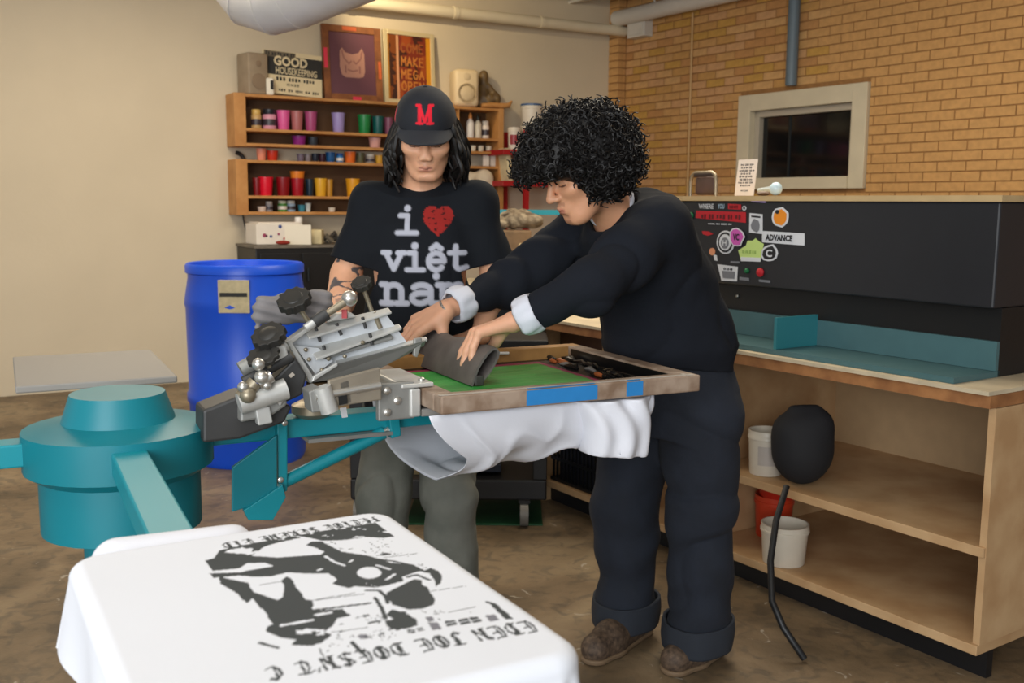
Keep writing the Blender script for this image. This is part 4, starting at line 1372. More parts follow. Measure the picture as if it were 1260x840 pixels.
MB().tube([M @ Vector((-18 * sc, 7 * sc, 0)), M @ Vector((0, 8 * sc, 0)), M @ Vector((8 * sc, 9 * sc, 0))], [.007, .011, .014], 10).build('barrel', mat('pale_steel', (190, 200, 200), 0.3, 0.4), sg, smooth=True)
MB().sphere(tuple(M @ Vector((10 * sc, 8.5 * sc, 0))), 8 * sc, 14).build('cup', mat('pale_blue', (186, 210, 220), 0.3), sg, smooth=True)
p = dtop(933, .22)
MB().sphere((p.x, p.y, p.z + .008), .02, 12, (1.4, .8, .42)).build('brown_puck', mat('brown_wax', (96, 70, 50), 0.5), smooth=True, label='flat brown lump in front of the spray gun', cat='lump')

# ------------------------------------------------------------------ rolling cart, far table with clutter
m_cart = mat('cart_black', (15, 15, 17), 0.5)
wz = atz(645, 650, 0)
cy = wz.y + .02
ct = thing('rolling_cart', 'low black rolling cart on casters under the printing platen', 'cart', (-.2, cy + .25, 0))
cx0, cx1 = at(430, 600, cy).x, at(673, 600, cy).x
zA, zB = at(600, 617, cy).z, at(600, 592, cy).z
MB().box(((cx0 + cx1) / 2, cy + .28, (zA + zB) / 2), (cx1 - cx0, .52, zB - zA)).build('lower_tray', m_cart, ct, bevel=.008)
for x in (cx0 + .03, cx1 - .03):
    for y in (cy + .05, cy + .5):
        MB().box((x, y, (zB + .74) / 2 + .0), (.06, .05, .74 - zB)).build('post', m_cart, ct, bevel=.004)
MB().box(((cx0 + cx1) / 2, cy + .28, .78), (cx1 - cx0, .52, .08)).build('upper_tray', m_cart, ct, bevel=.008)
for i, (x, y) in enumerate(((wz.x, cy + .02), (wz.x + .09, cy + .46), (cx0 + .03, cy + .06), (cx0 + .05, cy + .46))):
    c = MB().cyl((x - .018, y, .055), (x + .018, y, .055), .055, 22).build('caster_wheel', mat('caster_grey', (120, 116, 108), 0.5), ct, smooth=True)
    adopt(MB().cyl((x - .02, y, .055), (x + .02, y, .055), .032, 16).build('hub', m_cart, None, smooth=True), c)
    adopt(MB().box((x, y, .115), (.05, .06, .012)).build('fork', m_cart, None), c)
MB().box(((cx0 + cx1) / 2 - .05, cy + .25, zB + .007), (.34, .3, .012)).build('cardboard_sheet', mat('cardboard', (120, 104, 70), 0.8, var=.15), label='flat cardboard sheet lying on the lower tray of the cart', cat='cardboard')
MB().box((cx1 - .3, cy + .2, zB + .033), (.2, .22, .036), bev=.004).build('navy_binder', mat('dark_navy', (26, 30, 44)), label='flat navy binder on the lower tray of the cart', cat='binder')
p = at(583, 405, cy + .15)
bucket((p.x, p.y, .821), .06, .13, 'white tub standing on the cart between the two persons', m_buck, group=None)
# green mat that lies under the cart
p = atz(612, 640, 0)
MB().box((p.x - .1, p.y + .15, .003), (.6, .45, .006), bev=.002).build('floor_mat', mat('green_rubber', (28, 84, 50), 0.6, var=.3, scale=8), label='thin green mat on the floor under the cart', cat='mat')

ty = 5.7
tb = thing('side_table', 'grey side table piled with clutter between the two persons', 'table', (.15, ty + .3, 0))
tx0, tx1 = at(560, 380, ty).x, at(745, 380, ty).x
tz = at(640, 352, ty).z
MB().box(((tx0 + tx1) / 2, ty + .3, tz - .02), (tx1 - tx0, .6, .04)).build('table_top', mat('worn_top', (206, 190, 160)), tb, bevel=.004)
for x in (tx0 + .04, tx1 - .04):
    for y in (ty + .05, ty + .55):
        MB().box((x, y, (tz - .04) / 2), (.05, .05, tz - .04)).build('leg', mat('dark_steel', (30, 34, 36)), tb)
MB().box(((tx0 + tx1) / 2, ty + .58, tz * .5), (tx1 - tx0 - .2, .02, tz * .8)).build('modesty_panel', mat('dark_steel', (30, 34, 36)), tb)
def table_item(u, v0, v1, w, d, name, m, label, cat, y=.3, bev=.01):
    c = at(u, v0, ty + y)
    h = at(u, v1, ty + y).z - tz
    return MB().box((c.x, c.y, tz + h / 2 + .001), (w, d, h), bev=bev).build(name, m, label=label, cat=cat)
table_item(632, 330, 283, .2, .2, 'brown_carton', mat('brown_card', (132, 104, 74), 0.8, var=.3, scale=20), 'brown patterned carton on the cluttered side table', 'box', y=.25)
table_item(655, 340, 300, .16, .16, 'beige_carton', mat('beige_card', (196, 174, 132), 0.8, var=.2), 'beige carton beside the brown carton on the side table', 'box', y=.06)
table_item(620, 340, 312, .14, .1, 'grey_tin', mat('tin_dull', (140, 130, 120), 0.4, .4), 'dull grey tin in front of the brown carton', 'tin', y=.08)
cl = at(630, 290, ty + .3)
v = Vol((-.22, -.14, -.01), (.22, .14, .2), .009)
v.cone((-.1, 0, .06), (.1, 0, .07), .06, .055, .04)
v.ell((.03, .02, .12), (.09, .07, .05), .04)
P = np.stack(np.meshgrid(*v.ax, indexing='ij'), -1)
v.d += (.020 * fnoise(P, 8, 42, 3) + .02 * np.clip(1 - np.abs(fnoise(P, 11, 30, 2)) * 4, 0, 1)).astype(np.float32)
V, F = v.surface()
hz = at(632, 283, ty + .25).z
V[:, 2] *= .7
V[:, 0] *= 1.15
np_obj('crumpled_bag', V + np.array([cl.x, ty + .25, hz + .003 - V[:, 2].min()]), F, mat('paper_bag', (92, 76, 58), 0.8, rgb2=(158, 142, 116), scale=26, bump=.6, bscale=60), label='crumpled brown and white paper bag on top of the brown carton', cat='bag')
tq = at(650, 261, ty + .5)
rl = thing('teal_rail', 'thin teal metal rail standing on the side table', 'rail', (tq.x, tq.y, tz))
MB().box((at(655, 261, ty + .5).x, tq.y, tq.z), (.42, .03, .03)).build('bar', mat('teal_paint', (12, 140, 154), 0.4), rl)
for u in (620, 688):
    MB().box((at(u, 261, ty + .5).x, tq.y, (tq.z + tz) / 2), (.02, .02, tq.z - tz)).build('leg', mat('teal_paint', (12, 140, 154)), rl)
# ------------------------------------------------------------------ screen printing press
SZT = 0.975                                    # top of the printing screen
PA = atz(543, 488, SZT)
PB = atz(862, 461, SZT)
AX = Vector((PB.x - PA.x, PB.y - PA.y, 0))
AL = AX.length
AX = AX.normalized()                           # along the arm, away from the hub
BX = Vector((-AX.y, AX.x, 0))                  # across it, away from us
WID = 0.64
def pf(a, b, z):
    """place on the press: a along the arm from the screen's near corner, b across, height z"""
    return Vector((PA.x, PA.y, 0)) + AX * a + BX * b + Z * z
MID = WID / 2
HUB = pf(-.64, MID, 0)
m_teal = mat('teal_paint', (12, 140, 154), 0.4)
m_teal2 = mat('teal_panel', (10, 124, 138), 0.42, var=.1, scale=4)
m_alu = mat('cast_aluminium', (206, 206, 202), 0.42, 0.4, var=.12, scale=18)
m_alud = mat('dull_aluminium', (150, 150, 146), 0.5, 0.4, var=.15, scale=14)
m_chr = mat('chrome', (206, 204, 198), 0.3, 0.8)
m_iron = mat('dark_iron', (70, 70, 70), 0.5, 0.4, var=.2, scale=12)
m_knob = mat('knob_black', (40, 39, 36), 0.5)
m_brass = mat('dull_brass', (152, 142, 122), 0.4, 0.6)

# the wooden printing screen
m_fr = mat('stained_screen_wood', (162, 142, 124), 0.65, rgb2=(126, 102, 82), scale=18, bump=.1)
m_fr2 = mat('ochre_screen_wood', (176, 130, 72), 0.6, rgb2=(146, 104, 56), scale=12)
FT, FWD = 0.042, 0.046
scn = thing('printing_screen', 'wooden framed printing screen with green ink and blue tape clamped in the press', 'printing screen', pf(AL / 2, MID, SZT - FT))
def fbox(a0, a1, b0, b1, z0, z1):
    return MB().slab([pf(a0, b0, z0), pf(a1, b0, z0), pf(a1, b1, z0), pf(a0, b1, z0)], Z * (z1 - z0))
fbox(0, AL, 0, FWD, SZT - FT, SZT).build('frame_rail', m_fr, scn, bevel=.004)
fbox(0, AL, WID - FWD, WID, SZT - FT, SZT).build('frame_rail', m_fr2, scn, bevel=.004)
fbox(0, FWD, FWD, WID - FWD, SZT - FT, SZT).build('frame_rail', m_fr, scn, bevel=.004)
fbox(AL - FWD, AL, FWD, WID - FWD, SZT - FT, SZT).build('frame_rail', m_fr, scn, bevel=.004)
zs = SZT - FT + .006
fbox(FWD - .005, AL - FWD + .005, FWD - .005, WID - FWD + .005, zs - .002, zs).build('screen_mesh', mat('mesh_dark', (16, 14, 15), 0.4, var=.3, scale=20), scn)
fbox(AL - FWD - .0012, AL - FWD - .0002, FWD + .03, WID - FWD - .02, zs + .001, SZT - .006).build('dried_ink', mat('ink_black', (14, 14, 15), 0.3), scn)
fbox(FWD, AL - .165, FWD + .01, WID - .085, zs + .0003, zs + .0008).build('stencil_border', mat('stencil_pink', (150, 36, 84), 0.4), scn)
# the pulled ink: a thin sheet with fine squeegee streaks
na, nb = 160, 90
aa, bb = np.meshgrid(np.linspace(FWD, AL - .185, na), np.linspace(FWD + .01, WID - .115, nb), indexing='ij')
hh = .0014 + .0006 * np.sin(bb * 260 + 2 * np.sin(bb * 90)) + .0005 * fnoise(np.stack([aa * .2, bb], -1), 2, 80, 2)
V = np.stack([PA.x + AX.x * aa + BX.x * bb, PA.y + AX.y * aa + BX.y * bb, zs + hh + .0004], -1).reshape(-1, 3)
cc = fnoise(np.stack([aa * .25, bb], -1).reshape(-1, 2), 12, 40, 3)
col = np.where((cc > .1)[:, None], np.array(lin((72, 172, 80))), np.array(lin((58, 156, 68))))
np_obj('green_ink', V, grid_faces(na, nb), mat('green_ink', (255, 255, 255), 0.3, vcol=True, spec=.6), scn, col=col)
# black ink smears and dried lumps at the far end
rg = random.Random(3)
for k in range(22):
    b = FWD + .03 + rg.random() * (WID - 2 * FWD - .06)
    a = AL - FWD - .06 + rg.uniform(-.035, .035)
    L = rg.uniform(.03, .09)
    p = pf(a, b, zs + .004)
    MB().tube([p, p + BX * L * .5 + AX * rg.uniform(-.01, .01) + Z * .004, p + BX * L], [.004, .007, .003], 7).build('dried_ink', mat(['ink_black', 'ink_black', 'ink_black', 'ink_orange', 'ink_black', 'ink_grey'][k % 6], [(14, 14, 15), (14, 14, 15), (14, 14, 15), (150, 80, 40), (14, 14, 15), (120, 116, 112)][k % 6], 0.3), scn, smooth=True)
m_tape = mat('blue_masking_tape', (36, 128, 196), 0.65, var=.06, scale=30)
def tape(u0, u1, top=True):
    a0 = (atz(u0, 480, SZT) - Vector((PA.x, PA.y, SZT)))
    f0 = (u0 - 543) / (862 - 543)
    f1 = (u1 - 543) / (862 - 543)
    def along(f):   # perspective along the near rail
        u = 543 + f * 319
        p = at_plane(u, 475, PA, BX)
        return (p - PA).dot(AX)
    a, b = along(f0), along(f1)
    fbox(a, b, -.0012, -.0002, SZT - FT + .004, SZT - .003).build('masking_tape', m_tape, scn)
    fbox(a + .004, b - .006, -.0002, .008, SZT + .0003, SZT + .0012).build('masking_tape', m_tape, scn)
tape(648, 735)
tape(771, 791)
fbox(.0, AL * .98, .006, .02, SZT + .0002, SZT + .001).build('dried_white_ink', mat('pale_smear', (190, 180, 168), 0.6, var=.2, scale=30), scn)
fbox(AL - .04, AL - .03, .0, .03, SZT + .0003, SZT + .0015).build('dried_white_ink', mat('pale_smear', (190, 180, 168)), scn)
pb2 = pf(.44, WID - .02, SZT)
MB().tube([pf(.36, WID - FWD - .002, SZT - .014), pf(.42, WID - FWD - .003, SZT - .008), pf(.46, WID - FWD - .002, SZT - .01)], .004, 6).build('dried_white_ink', mat('white_ink', (226, 222, 212), 0.5), scn, smooth=True)

# squeegee: a folded grey sheet with a loop, standing on the mesh
pn = atz(584, 470, zs + .012)
an = (pn - PA).dot(AX)
bn = (pn - PA).dot(BX) - .01
Lq = .42
prof = []
th = .006
cl_ = [(-.012, .0), (-.004, .022), (.006, .045), (.02, .066), (.034, .082), (.046, .09), (.057, .09), (.063, .081), (.06, .068), (.05, .05), (.036, .03), (.018, .012), (.006, .003)]
out, inn = [], []
for i, (x, z) in enumerate(cl_):
    x0, z0 = cl_[max(i - 1, 0)]
    x1, z1 = cl_[min(i + 1, len(cl_) - 1)]
    nx, nz_ = -(z1 - z0), (x1 - x0)
    l_ = math.hypot(nx, nz_)
    out.append((x + nx / l_ * th * .5, z + nz_ / l_ * th * .5))
    inn.append((x - nx / l_ * th * .5, z - nz_ / l_ * th * .5))
mb = MB()
n_ = len(cl_)
vs_, fs_ = [], []
steps = 24
for s in range(steps + 1):
    b = bn + Lq * s / steps
    for (x, z) in out + list(reversed(inn)):
        vs_.append(pf(an + x, b, zs + .004 + z + .003 * math.sin(s * .7) * (z / .09)))
m2 = 2 * n_
for s in range(steps):
    for k in range(m2):
        k2 = (k + 1) % m2
        fs_.append((s * m2 + k, s * m2 + k2, (s + 1) * m2 + k2, (s + 1) * m2 + k))
for s in (0, steps):
    for k in range(n_ - 1):
        fs_.append((s * m2 + k, s * m2 + k + 1, s * m2 + m2 - 2 - k, s * m2 + m2 - 1 - k))
sq = thing('squeegee', 'grey folded rubber squeegee with a loop handle held on the green ink', 'squeegee', pf(an, bn + Lq / 2, zs))
mb.add(vs_, fs_).build('blade_sheet', mat('grey_rubber', (104, 98, 94), 0.55, rgb2=(78, 73, 70), scale=9), sq, smooth=True)
fbox(an - .004, an + .02, bn - .004, bn + .01, zs + .004, zs + .03).build('end_clip', mat('grey_rubber_dark', (64, 60, 58), 0.5), sq, bevel=.003)

# ---- the press itself
pr_ = thing('screen_printing_press', 'teal and aluminium screen printing press with knobs and print head', 'printing press', HUB)
MB().lathe([(.3, 0), (.3, .03), (.1, .05), (.085, .1), (.085, .66), (.17, .68), (.17, .8), (.2, .82), (.2, .905), (.12, .92), (.1, .98)], HUB, 28).build('column', m_teal2, pr_, smooth=True)
for i in range(4):
    d = Matrix.Rotation(math.radians(45 + 90 * i), 3, 'Z') @ AX
    s_ = d.cross(Z)
    MB().slab([HUB + s_ * .04, HUB - s_ * .04, HUB - s_ * .04 + d * .6, HUB + s_ * .04 + d * .6], Z * .05).build('foot', m_teal, pr_, bevel=.004)
def hub_arm(d, L, z, w=.05, h=.05, r0=.12):
    s_ = d.cross(Z)
    a = HUB + d * r0 + Z * z
    b = HUB + d * L + Z * z
    return MB().slab([a + s_ * w / 2, a - s_ * w / 2, b - s_ * w / 2, b + s_ * w / 2], Z * h)
CX = -BX
zarm = .846
beam = hub_arm(AX, .64 + .36, zarm, .07, .046)
arm = beam.build('platen_arm', m_teal, pr_, bevel=.004)
hub_arm(CX, 1.0, .84, .07, .05).build('platen_arm', m_teal, pr_, bevel=.004)
hub_arm(-AX, .7, .84, .07, .05).build('platen_arm', m_teal, pr_, bevel=.004)
hub_arm(BX, .7, .84, .07, .05).build('platen_arm', m_teal, pr_, bevel=.004)
# drop bracket, brace tube and side panel under the arm
kx = (at_plane(347, 515, pf(0, MID - .05, 0), BX) - Vector((PA.x, PA.y, 0))).dot(AX)
def pm(u, v, b=MID - .05):
    """place under photo pixel u,v in the upright plane b across the press"""
    return at_plane(u, v, pf(0, b, 0), BX)
b0 = MID - .06
mb = MB().slab([pm(341, 520, b0), pm(354, 516, b0), pm(354, 604, b0), pm(343, 608, b0)], BX * .05)
mb.build('drop_bracket', m_teal, pr_, bevel=.003)
for v in (520, 590):
    MB().lathe([(.007, 0), (.007, .004), (.004, .006)], pm(350 if v < 550 else 345, v, b0) - BX * .0, 10, -BX).build('bolt', m_chr, pr_, smooth=True)
brace = MB().cyl(pm(350, 592, b0 + .02), pm(472, 532, b0 + .02), .016, 16).build('brace_tube', m_teal, pr_, smooth=True)
MB().cyl(pm(470, 533, b0 + .02), pm(482, 527, b0 + .02), .009, 12).build('brace_pin', m_chr, pr_, smooth=True)
MB().slab([pm(479, 516, b0), pm(492, 514, b0), pm(494, 536, b0), pm(482, 540, b0)], BX * .04).build('brace_lug', m_teal, pr_, bevel=.003)
MB().slab([pm(286, 575, b0 - .01), pm(341, 535, b0 - .01), pm(341, 600, b0 - .01), pm(310, 622, b0 - .01), pm(286, 630, b0 - .01)], BX * .012).build('side_panel', m_teal2, pr_, bevel=.002)
MB().slab([pm(300, 628, b0 - .02), pm(348, 596, b0 - .02), pm(352, 612, b0 - .02), pm(336, 640, b0 - .02), pm(306, 640, b0 - .02)], BX * .03).build('lower_gusset', m_teal, pr_, bevel=.002)
MB().slab([pm(418, 502, b0 - .03), pm(426, 501, b0 - .03), pm(428, 513, b0 - .03), pm(421, 514, b0 - .03)], BX * .002).build('arm_sticker', mat('sticker_white', (214, 216, 220)), pr_)
fbox(-.23, -.02, MID - .06, MID + .04, .836, .845).build('grey_plate', m_alud, pr_)

# platens
fbox(.0, .56, MID - .2, MID + .2, .906, .925).build('platen', mat('platen_grey', (150, 146, 140), 0.6), pr_, bevel=.004)
for d_ in (-AX, BX):
    s_ = d_.cross(Z)
    a_, b_ = HUB + d_ * .5 + Z * .906, HUB + d_ * 1.06 + Z * .906
    MB().slab([a_ + s_ * .2, a_ - s_ * .2, b_ - s_ * .2, b_ + s_ * .2], Z * .019).build('platen', mat('platen_grey', (150, 146, 140)), pr_, bevel=.004)
fbox(.0, .3, MID - .05, MID + .05, .893, .905).build('platen_bracket', m_alud, pr_)

# print head: a cast channel with three fins and its end plate
e1 = (AX * math.cos(math.radians(9)) + Z * math.sin(math.radians(9))).normalized()
HB = MID - .14                                     # upright plane the channel's open side faces us in
def ph(u, v, off=0.0):
    return at_plane(u, v, pf(0, HB + off, 0), BX)
hd = MB()
hd.slab([ph(372, 408, .05), ph(474, 385, .05), ph(500, 420, .05), ph(415, 446, .05), ph(386, 466, .05), ph(356, 424, .05)], BX * .008)
head = hd.build('print_head', mat('cast_white_metal', (214, 218, 222), 0.45, 0.2, var=.1, scale=16), pr_)
def fin(p, q, w0, w1, t_, nm, m, off0=0.0):
    """a flat ledge from pixel p to q, standing out of the back plate towards us"""
    a, b = ph(*p, .055), ph(*q, .055)
    n_out = -BX
    up = (Z - e1 * Z.dot(e1)).normalized()
    n_out = (n_out * .93 - up * .36).normalized()
    return adopt(MB().slab([a, b, b + n_out * w1, a + n_out * w0], up * t_).build(nm, m, None, bevel=.002), head)
fin((372, 406), (478, 381), .05, .022, .006, 'fin', m_alu)
fin((380, 430), (491, 401), .055, .02, .006, 'fin', m_alu)
fin((388, 437), (480, 413), .03, .02, .008, 'fin', m_alud)
fin((412, 446), (524, 417), .05, .012, .007, 'fin', m_alu)
adopt(MB().slab([ph(382, 471, .0), ph(416, 449, .0), ph(524, 419, .03), ph(522, 425, .04), ph(470, 452, .02), ph(436, 464, .01), ph(400, 468, .0)], BX * .012).build('lower_web', mat('web_grey', (118, 118, 114), 0.5, 0.3, var=.1), None), head)
adopt(MB().slab([ph(352, 420, .0), ph(357, 417, .0), ph(386, 464, .0), ph(382, 472, .0)], BX * .06).build('end_plate', m_alu, None, bevel=.002), head)
adopt(MB().slab([ph(353, 420, .0), ph(377, 403, .02), ph(380, 407, .02), ph(358, 424, .0)], BX * .03).build('end_plate', m_alu, None, bevel=.002), head)
adopt(MB().slab([ph(386, 463, -.005), ph(415, 446, -.005), ph(416, 450, -.005), ph(383, 471, -.005)], BX * .01).build('end_plate', m_alu, None, bevel=.002), head)
adopt(MB().slab([ph(362, 425, .02), ph(392, 428, .03), ph(410, 444, .03), ph(388, 460, .02)], BX * .006).build('corner_gusset', mat('cast_white_metal', (196, 200, 204)), None), head)
for (p, q) in (((388, 402), (394, 420)), ((414, 398), (420, 412)), ((446, 390), (450, 404)), ((455, 410), (458, 424)), ((398, 425), (401, 440))):
    adopt(MB().cyl(ph(*p, .03), ph(*q, .03), .004, 8).build('web_rib', m_iron, None, smooth=True), head)
for (u, v) in ((404, 441), (446, 421), (424, 438), (396, 455), (376, 430), (380, 442)):
    adopt(MB().lathe([(.005, 0), (.005, .003), (.003, .005)], ph(u, v, .02), 10, -BX).build('bolt', m_brass, None, smooth=True), head)
# fluted knobs on threaded stems
def knob(c, axis, r, h, stem, nm='knob', m=m_knob):
    axis = Vector(axis).normalized()
    x = (Z - axis * Z.dot(axis)).normalized() if abs(axis.z) < .95 else AX
    y = axis.cross(x)
    n = 44
    mb = MB()
    pts = []
    for i in range(n):
        a = 2 * math.pi * i / n
        rr_ = r * (1 + .06 * (1 if math.sin(a * 11) > 0 else -1))
        pts.append(c + (x * math.cos(a) + y * math.sin(a)) * rr_)
    mb.slab(pts, axis * h)
    k = mb.build(nm, m, pr_, bevel=.0015)
    adopt(MB().lathe([(r * .6, h), (r * .55, h * 1.12), (r * .2, h * 1.15)], c, 20, axis).build('knob_cap', m, None, smooth=True), k)
    if stem:
        adopt(MB().cyl(c, Vector(stem), .0055, 10).build('stem', m_brass, None, smooth=True), k)
    return k
kax = (Z * .80 - AX * .42 - BX * .42)
knob(ph(364, 374, .03), kax, .037, .02, ph(383, 400, .03))
knob(ph(333, 417, -.02), kax, .037, .018, ph(345, 440, -.02))
MB().cyl(ph(334, 417, -.02), ph(341, 432, -.02), .018, 16).build('knob_neck', m_knob, pr_, smooth=True)
knob(ph(446, 352, .06), kax, .024, .014, ph(458, 384, .06))
MB().cyl(ph(460, 384, .05), ph(468, 404, .05), .006, 10).build('threaded_stem', m_brass, pr_, smooth=True)
knob(ph(325, 440, -.05), kax, .035, .01, ph(332, 452, -.05))
# ball handle
ball = MB().sphere(tuple(ph(430, 367, .0)), .0185, 18).build('ball_handle', m_chr, pr_, smooth=True)
adopt(MB().tube([ph(428, 369, 0), ph(404, 385, 0), ph(398, 389, 0)], [.010, .008, .008], 12).build('handle_rod', m_brass, None, smooth=True), ball)
adopt(MB().cyl(ph(402, 386, 0), ph(386, 397, 0), .014, 14).build('handle_collar', m_iron, None, smooth=True), ball)
adopt(MB().cyl(ph(390, 394, 0), ph(376, 404, 0), .01, 12).build('handle_socket', m_alu, None, smooth=True), ball)
MB().slab([ph(402, 397, .03), ph(416, 386, .03), ph(432, 384, .03), ph(440, 390, .03)], BX * .03).build('pivot_block', m_alu, pr_, bevel=.004)
MB().box(tuple(ph(424, 386, .025)), (.012, .01, .02)).build('red_pin', mat('red_steel', (168, 16, 26)), pr_)
# rear linkage under the left of the head
lk = [((296, 455), (352, 424), .018, m_alud, -.02), ((300, 470), (358, 438), .013, m_iron, -.03), ((294, 497), (352, 478), .024, m_alu, -.06), ((318, 472), (334, 462), .014, m_chr, -.08), ((297, 489), (314, 470), .016, m_brass, -.07)]
for (p, q, r, m, o) in lk:
    MB().cyl(ph(*p, o), ph(*q, o), r, 14).build('link_rod', m, pr_, smooth=True)
MB().slab([ph(312, 446, -.04), ph(338, 422, -.04), ph(352, 424, -.04), ph(356, 440, -.04), ph(330, 458, -.04), ph(314, 456, -.04)], BX * .03).build('link_plate', m_alu, pr_, bevel=.004)
for (u, v, a) in ((336, 435, 1), (322, 444, 1)):
    MB().slab([ph(u - 6, v + 4, -.046), ph(u + 5, v - 5, -.046), ph(u + 8, v - 2, -.046), ph(u - 3, v + 7, -.046)], BX * .004).build('slot', mat('slot_black', (10, 10, 10), 0.7), pr_)
MB().slab([ph(330, 474, -.03), ph(364, 440, -.03), ph(378, 462, -.03), ph(372, 486, -.03), ph(346, 498, -.03)], BX * .05).build('pivot_casting', m_iron, pr_, bevel=.005)
MB().slab([ph(355, 462, -.036), ph(360, 458, -.036), ph(363, 461, -.036), ph(358, 465, -.036)], BX * .004).build('slot', mat('pale_smear', (190, 180, 168)), pr_)
for (u, v, r) in ((322, 464, .016), (328, 474, .011), (299, 476, .012), (305, 486, .018), (318, 448, .014)):
    MB().sphere(tuple(ph(u, v, -.085)), r, 14).build('bolt_head', m_chr if r < .017 else m_brass, pr_, smooth=True)
MB().slab([ph(296, 500, -.05), ph(350, 478, -.05), ph(354, 498, -.05), ph(334, 512, -.05), ph(296, 520, -.05)], BX * .05).build('base_casting', m_alud, pr_, bevel=.005)
MB().slab([ph(314, 502, -.06), ph(332, 500, -.06), ph(336, 520, -.06), ph(318, 524, -.06)], BX * .03).build('base_clip', m_alu, pr_, bevel=.003)
MB().slab([ph(335, 484, -.06), ph(344, 473, -.06), ph(353, 487, -.06), ph(345, 500, -.06)], BX * .02).build('spring_plate', m_alu, pr_, bevel=.003)
MB().slab([ph(250, 505, -.02), ph(300, 485, -.02), ph(360, 500, -.02), ph(350, 520, -.02), ph(296, 540, -.02), ph(250, 545, -.02)], BX * .1).build('arm_base', m_iron, pr_, bevel=.006)
# clamp yoke that grips the screen
zy0, zy1 = SZT - .07, SZT + .02
yk = fbox(-.105, -.016, .12, .14, zy0, zy1 - .004).build('clamp_plate', m_alud, pr_, bevel=.003)
fbox(-.03, -.004, .112, MID + .16, SZT - .066, SZT - .0).build('clamp_jaw', m_alu, pr_, bevel=.004)
fbox(-.05, .03, .115, MID + .02, SZT + .002, SZT + .012).build('clamp_top', m_alu, pr_, bevel=.003)
for (a, z) in ((-.085, SZT + .0), (-.06, SZT - .025), (-.085, SZT - .05)):
    MB().lathe([(.009, 0), (.009, .006), (.005, .009)], pf(a, .12, z), 12, -BX).build('bolt', m_chr, pr_, smooth=True)
MB().lathe([(.008, 0), (.008, .005), (.004, .007)], pf(.012, .15, SZT + .0125), 12, Z).build('bolt', m_chr, pr_, smooth=True)
def pc(u, v): return ph(u, v, -.1)
MB().cyl(pc(388, 488), pc(468, 474), .0085, 12).build('threaded_rod', m_chr, pr_, smooth=True)
MB().cyl(pc(396, 476), pc(406, 506), .02, 16).build('adjuster', m_alu, pr_, smooth=True)
MB().slab([pc(417, 470), pc(430, 466), pc(434, 496), pc(420, 500)], BX * .05).build('rod_bracket', m_alud, pr_, bevel=.003)
MB().slab([pc(380, 482), pc(394, 476), pc(398, 506), pc(384, 508)], BX * .06).build('rod_bracket', m_alud, pr_, bevel=.003)
MB().slab([pc(404, 468), pc(468, 452), pc(470, 492), pc(404, 502)], BX * .012).build('carriage', mat('carriage_tan', (150, 140, 124), 0.5, 0.4, var=.2), pr_, bevel=.003)
MB().slab([pc(416, 484), pc(426, 482), pc(427, 496), pc(417, 498)], -BX * .004).build('slot', mat('slot_black', (10, 10, 10)), pr_)
MB().lathe([(.035, 0), (.05, .012), (.05, .03), (.03, .04)], pf(-.21, MID - .03, zarm + .047), 22).build('swivel_base', m_brass, pr_, smooth=True)
MB().slab([ph(510, 417, .03), ph(519, 415, .03), ph(520, 421, .03), ph(514, 440, .03), ph(509, 438, .03)], BX * .012).build('head_latch', m_alud, pr_, bevel=.003)
# grey rag over the rear handle
v = Vol((-.12, -.06, -.06), (.14, .06, .1), .005)
v.cone((-.08, 0, .03), (.08, 0, .035), .022, .028, .03)
v.cone((-.09, .0, .0), (.06, 0, -.005), .022, .026, .03)
v.cone((-.085, 0, .03), (-.1, 0, -.03), .012, .006, .02)
P = np.stack(np.meshgrid(*v.ax, indexing='ij'), -1)
v.d += (.007 * np.sin(P[..., 2] * 220 + P[..., 0] * 60)).astype(np.float32) * .5
V, F = v.surface()
c = ph(362, 386, .09)
V2 = np.stack([c.x + (AX.x * V[:, 0] + BX.x * V[:, 1]) * .85, c.y + (AX.y * V[:, 0] + BX.y * V[:, 1]) * .85, c.z + V[:, 2] * .85], 1)
np_obj('shop_rag', V2, F, mat('grey_rag', (128, 124, 124), 0.9, var=.2, scale=20), label='grey folded rag draped over the press linkage under a knob', cat='rag')

# ------------------------------------------------------------------ white shirt on the platen under the screen
m_tee = mat('white_cotton', (222, 224, 232), 0.9, bump=.06, bscale=300)
nt_, nu_ = 120, 90
T, U = np.meshgrid(np.linspace(0, 1, nt_), np.linspace(0, 1, nu_), indexing='ij')
a0_, a1_ = .055, .60
Aq = a0_ + (a1_ - a0_) * T
bm_ = .03 + .02 * T
bM = .56 - .05 * T
dep = .195 - .07 * T ** .8
th_ = np.pi * U
sinp = np.abs(np.sin(th_)) ** .75
Bq = bm_ + (bM - bm_) * (.5 - .5 * np.sign(np.cos(th_)) * np.abs(np.cos(th_)) ** .8)
_fn = fnoise(np.stack([T * 1.6 + U * .9, U * .7 - T * .9], -1), 17, 7, 2)
fold = (.010 * np.sin(9 * (T * 1.2 + U * 1.4) + 1.5) + .005 * np.sin(23 * (T - U * .8)) - .020 * np.clip(1 - np.abs(_fn) * 3.2, 0, 1) ** 2) * sinp * np.clip(T * 6 + .3, 0, 1)
Zq = .927 - dep * sinp
skew = .10 * (1 - T) * (U - .5) * 1.0
Aq = Aq + (1 - T) ** 1.5 * (-.075 * np.clip(1 - U / .16, 0, 1) + .035 * np.exp(-((U - .2) / .12) ** 2) - .03 * np.clip((U - .5) * 2, 0, 1))
V = np.stack([PA.x + AX.x * Aq + BX.x * (Bq + fold), PA.y + AX.y * Aq + BX.y * (Bq + fold), Zq + .5 * fold], -1).reshape(-1, 3)
shirt = thing('white_t_shirt', 'white blank t-shirt hanging in a loop under the printing screen', 't-shirt', pf(.3, MID, .75))
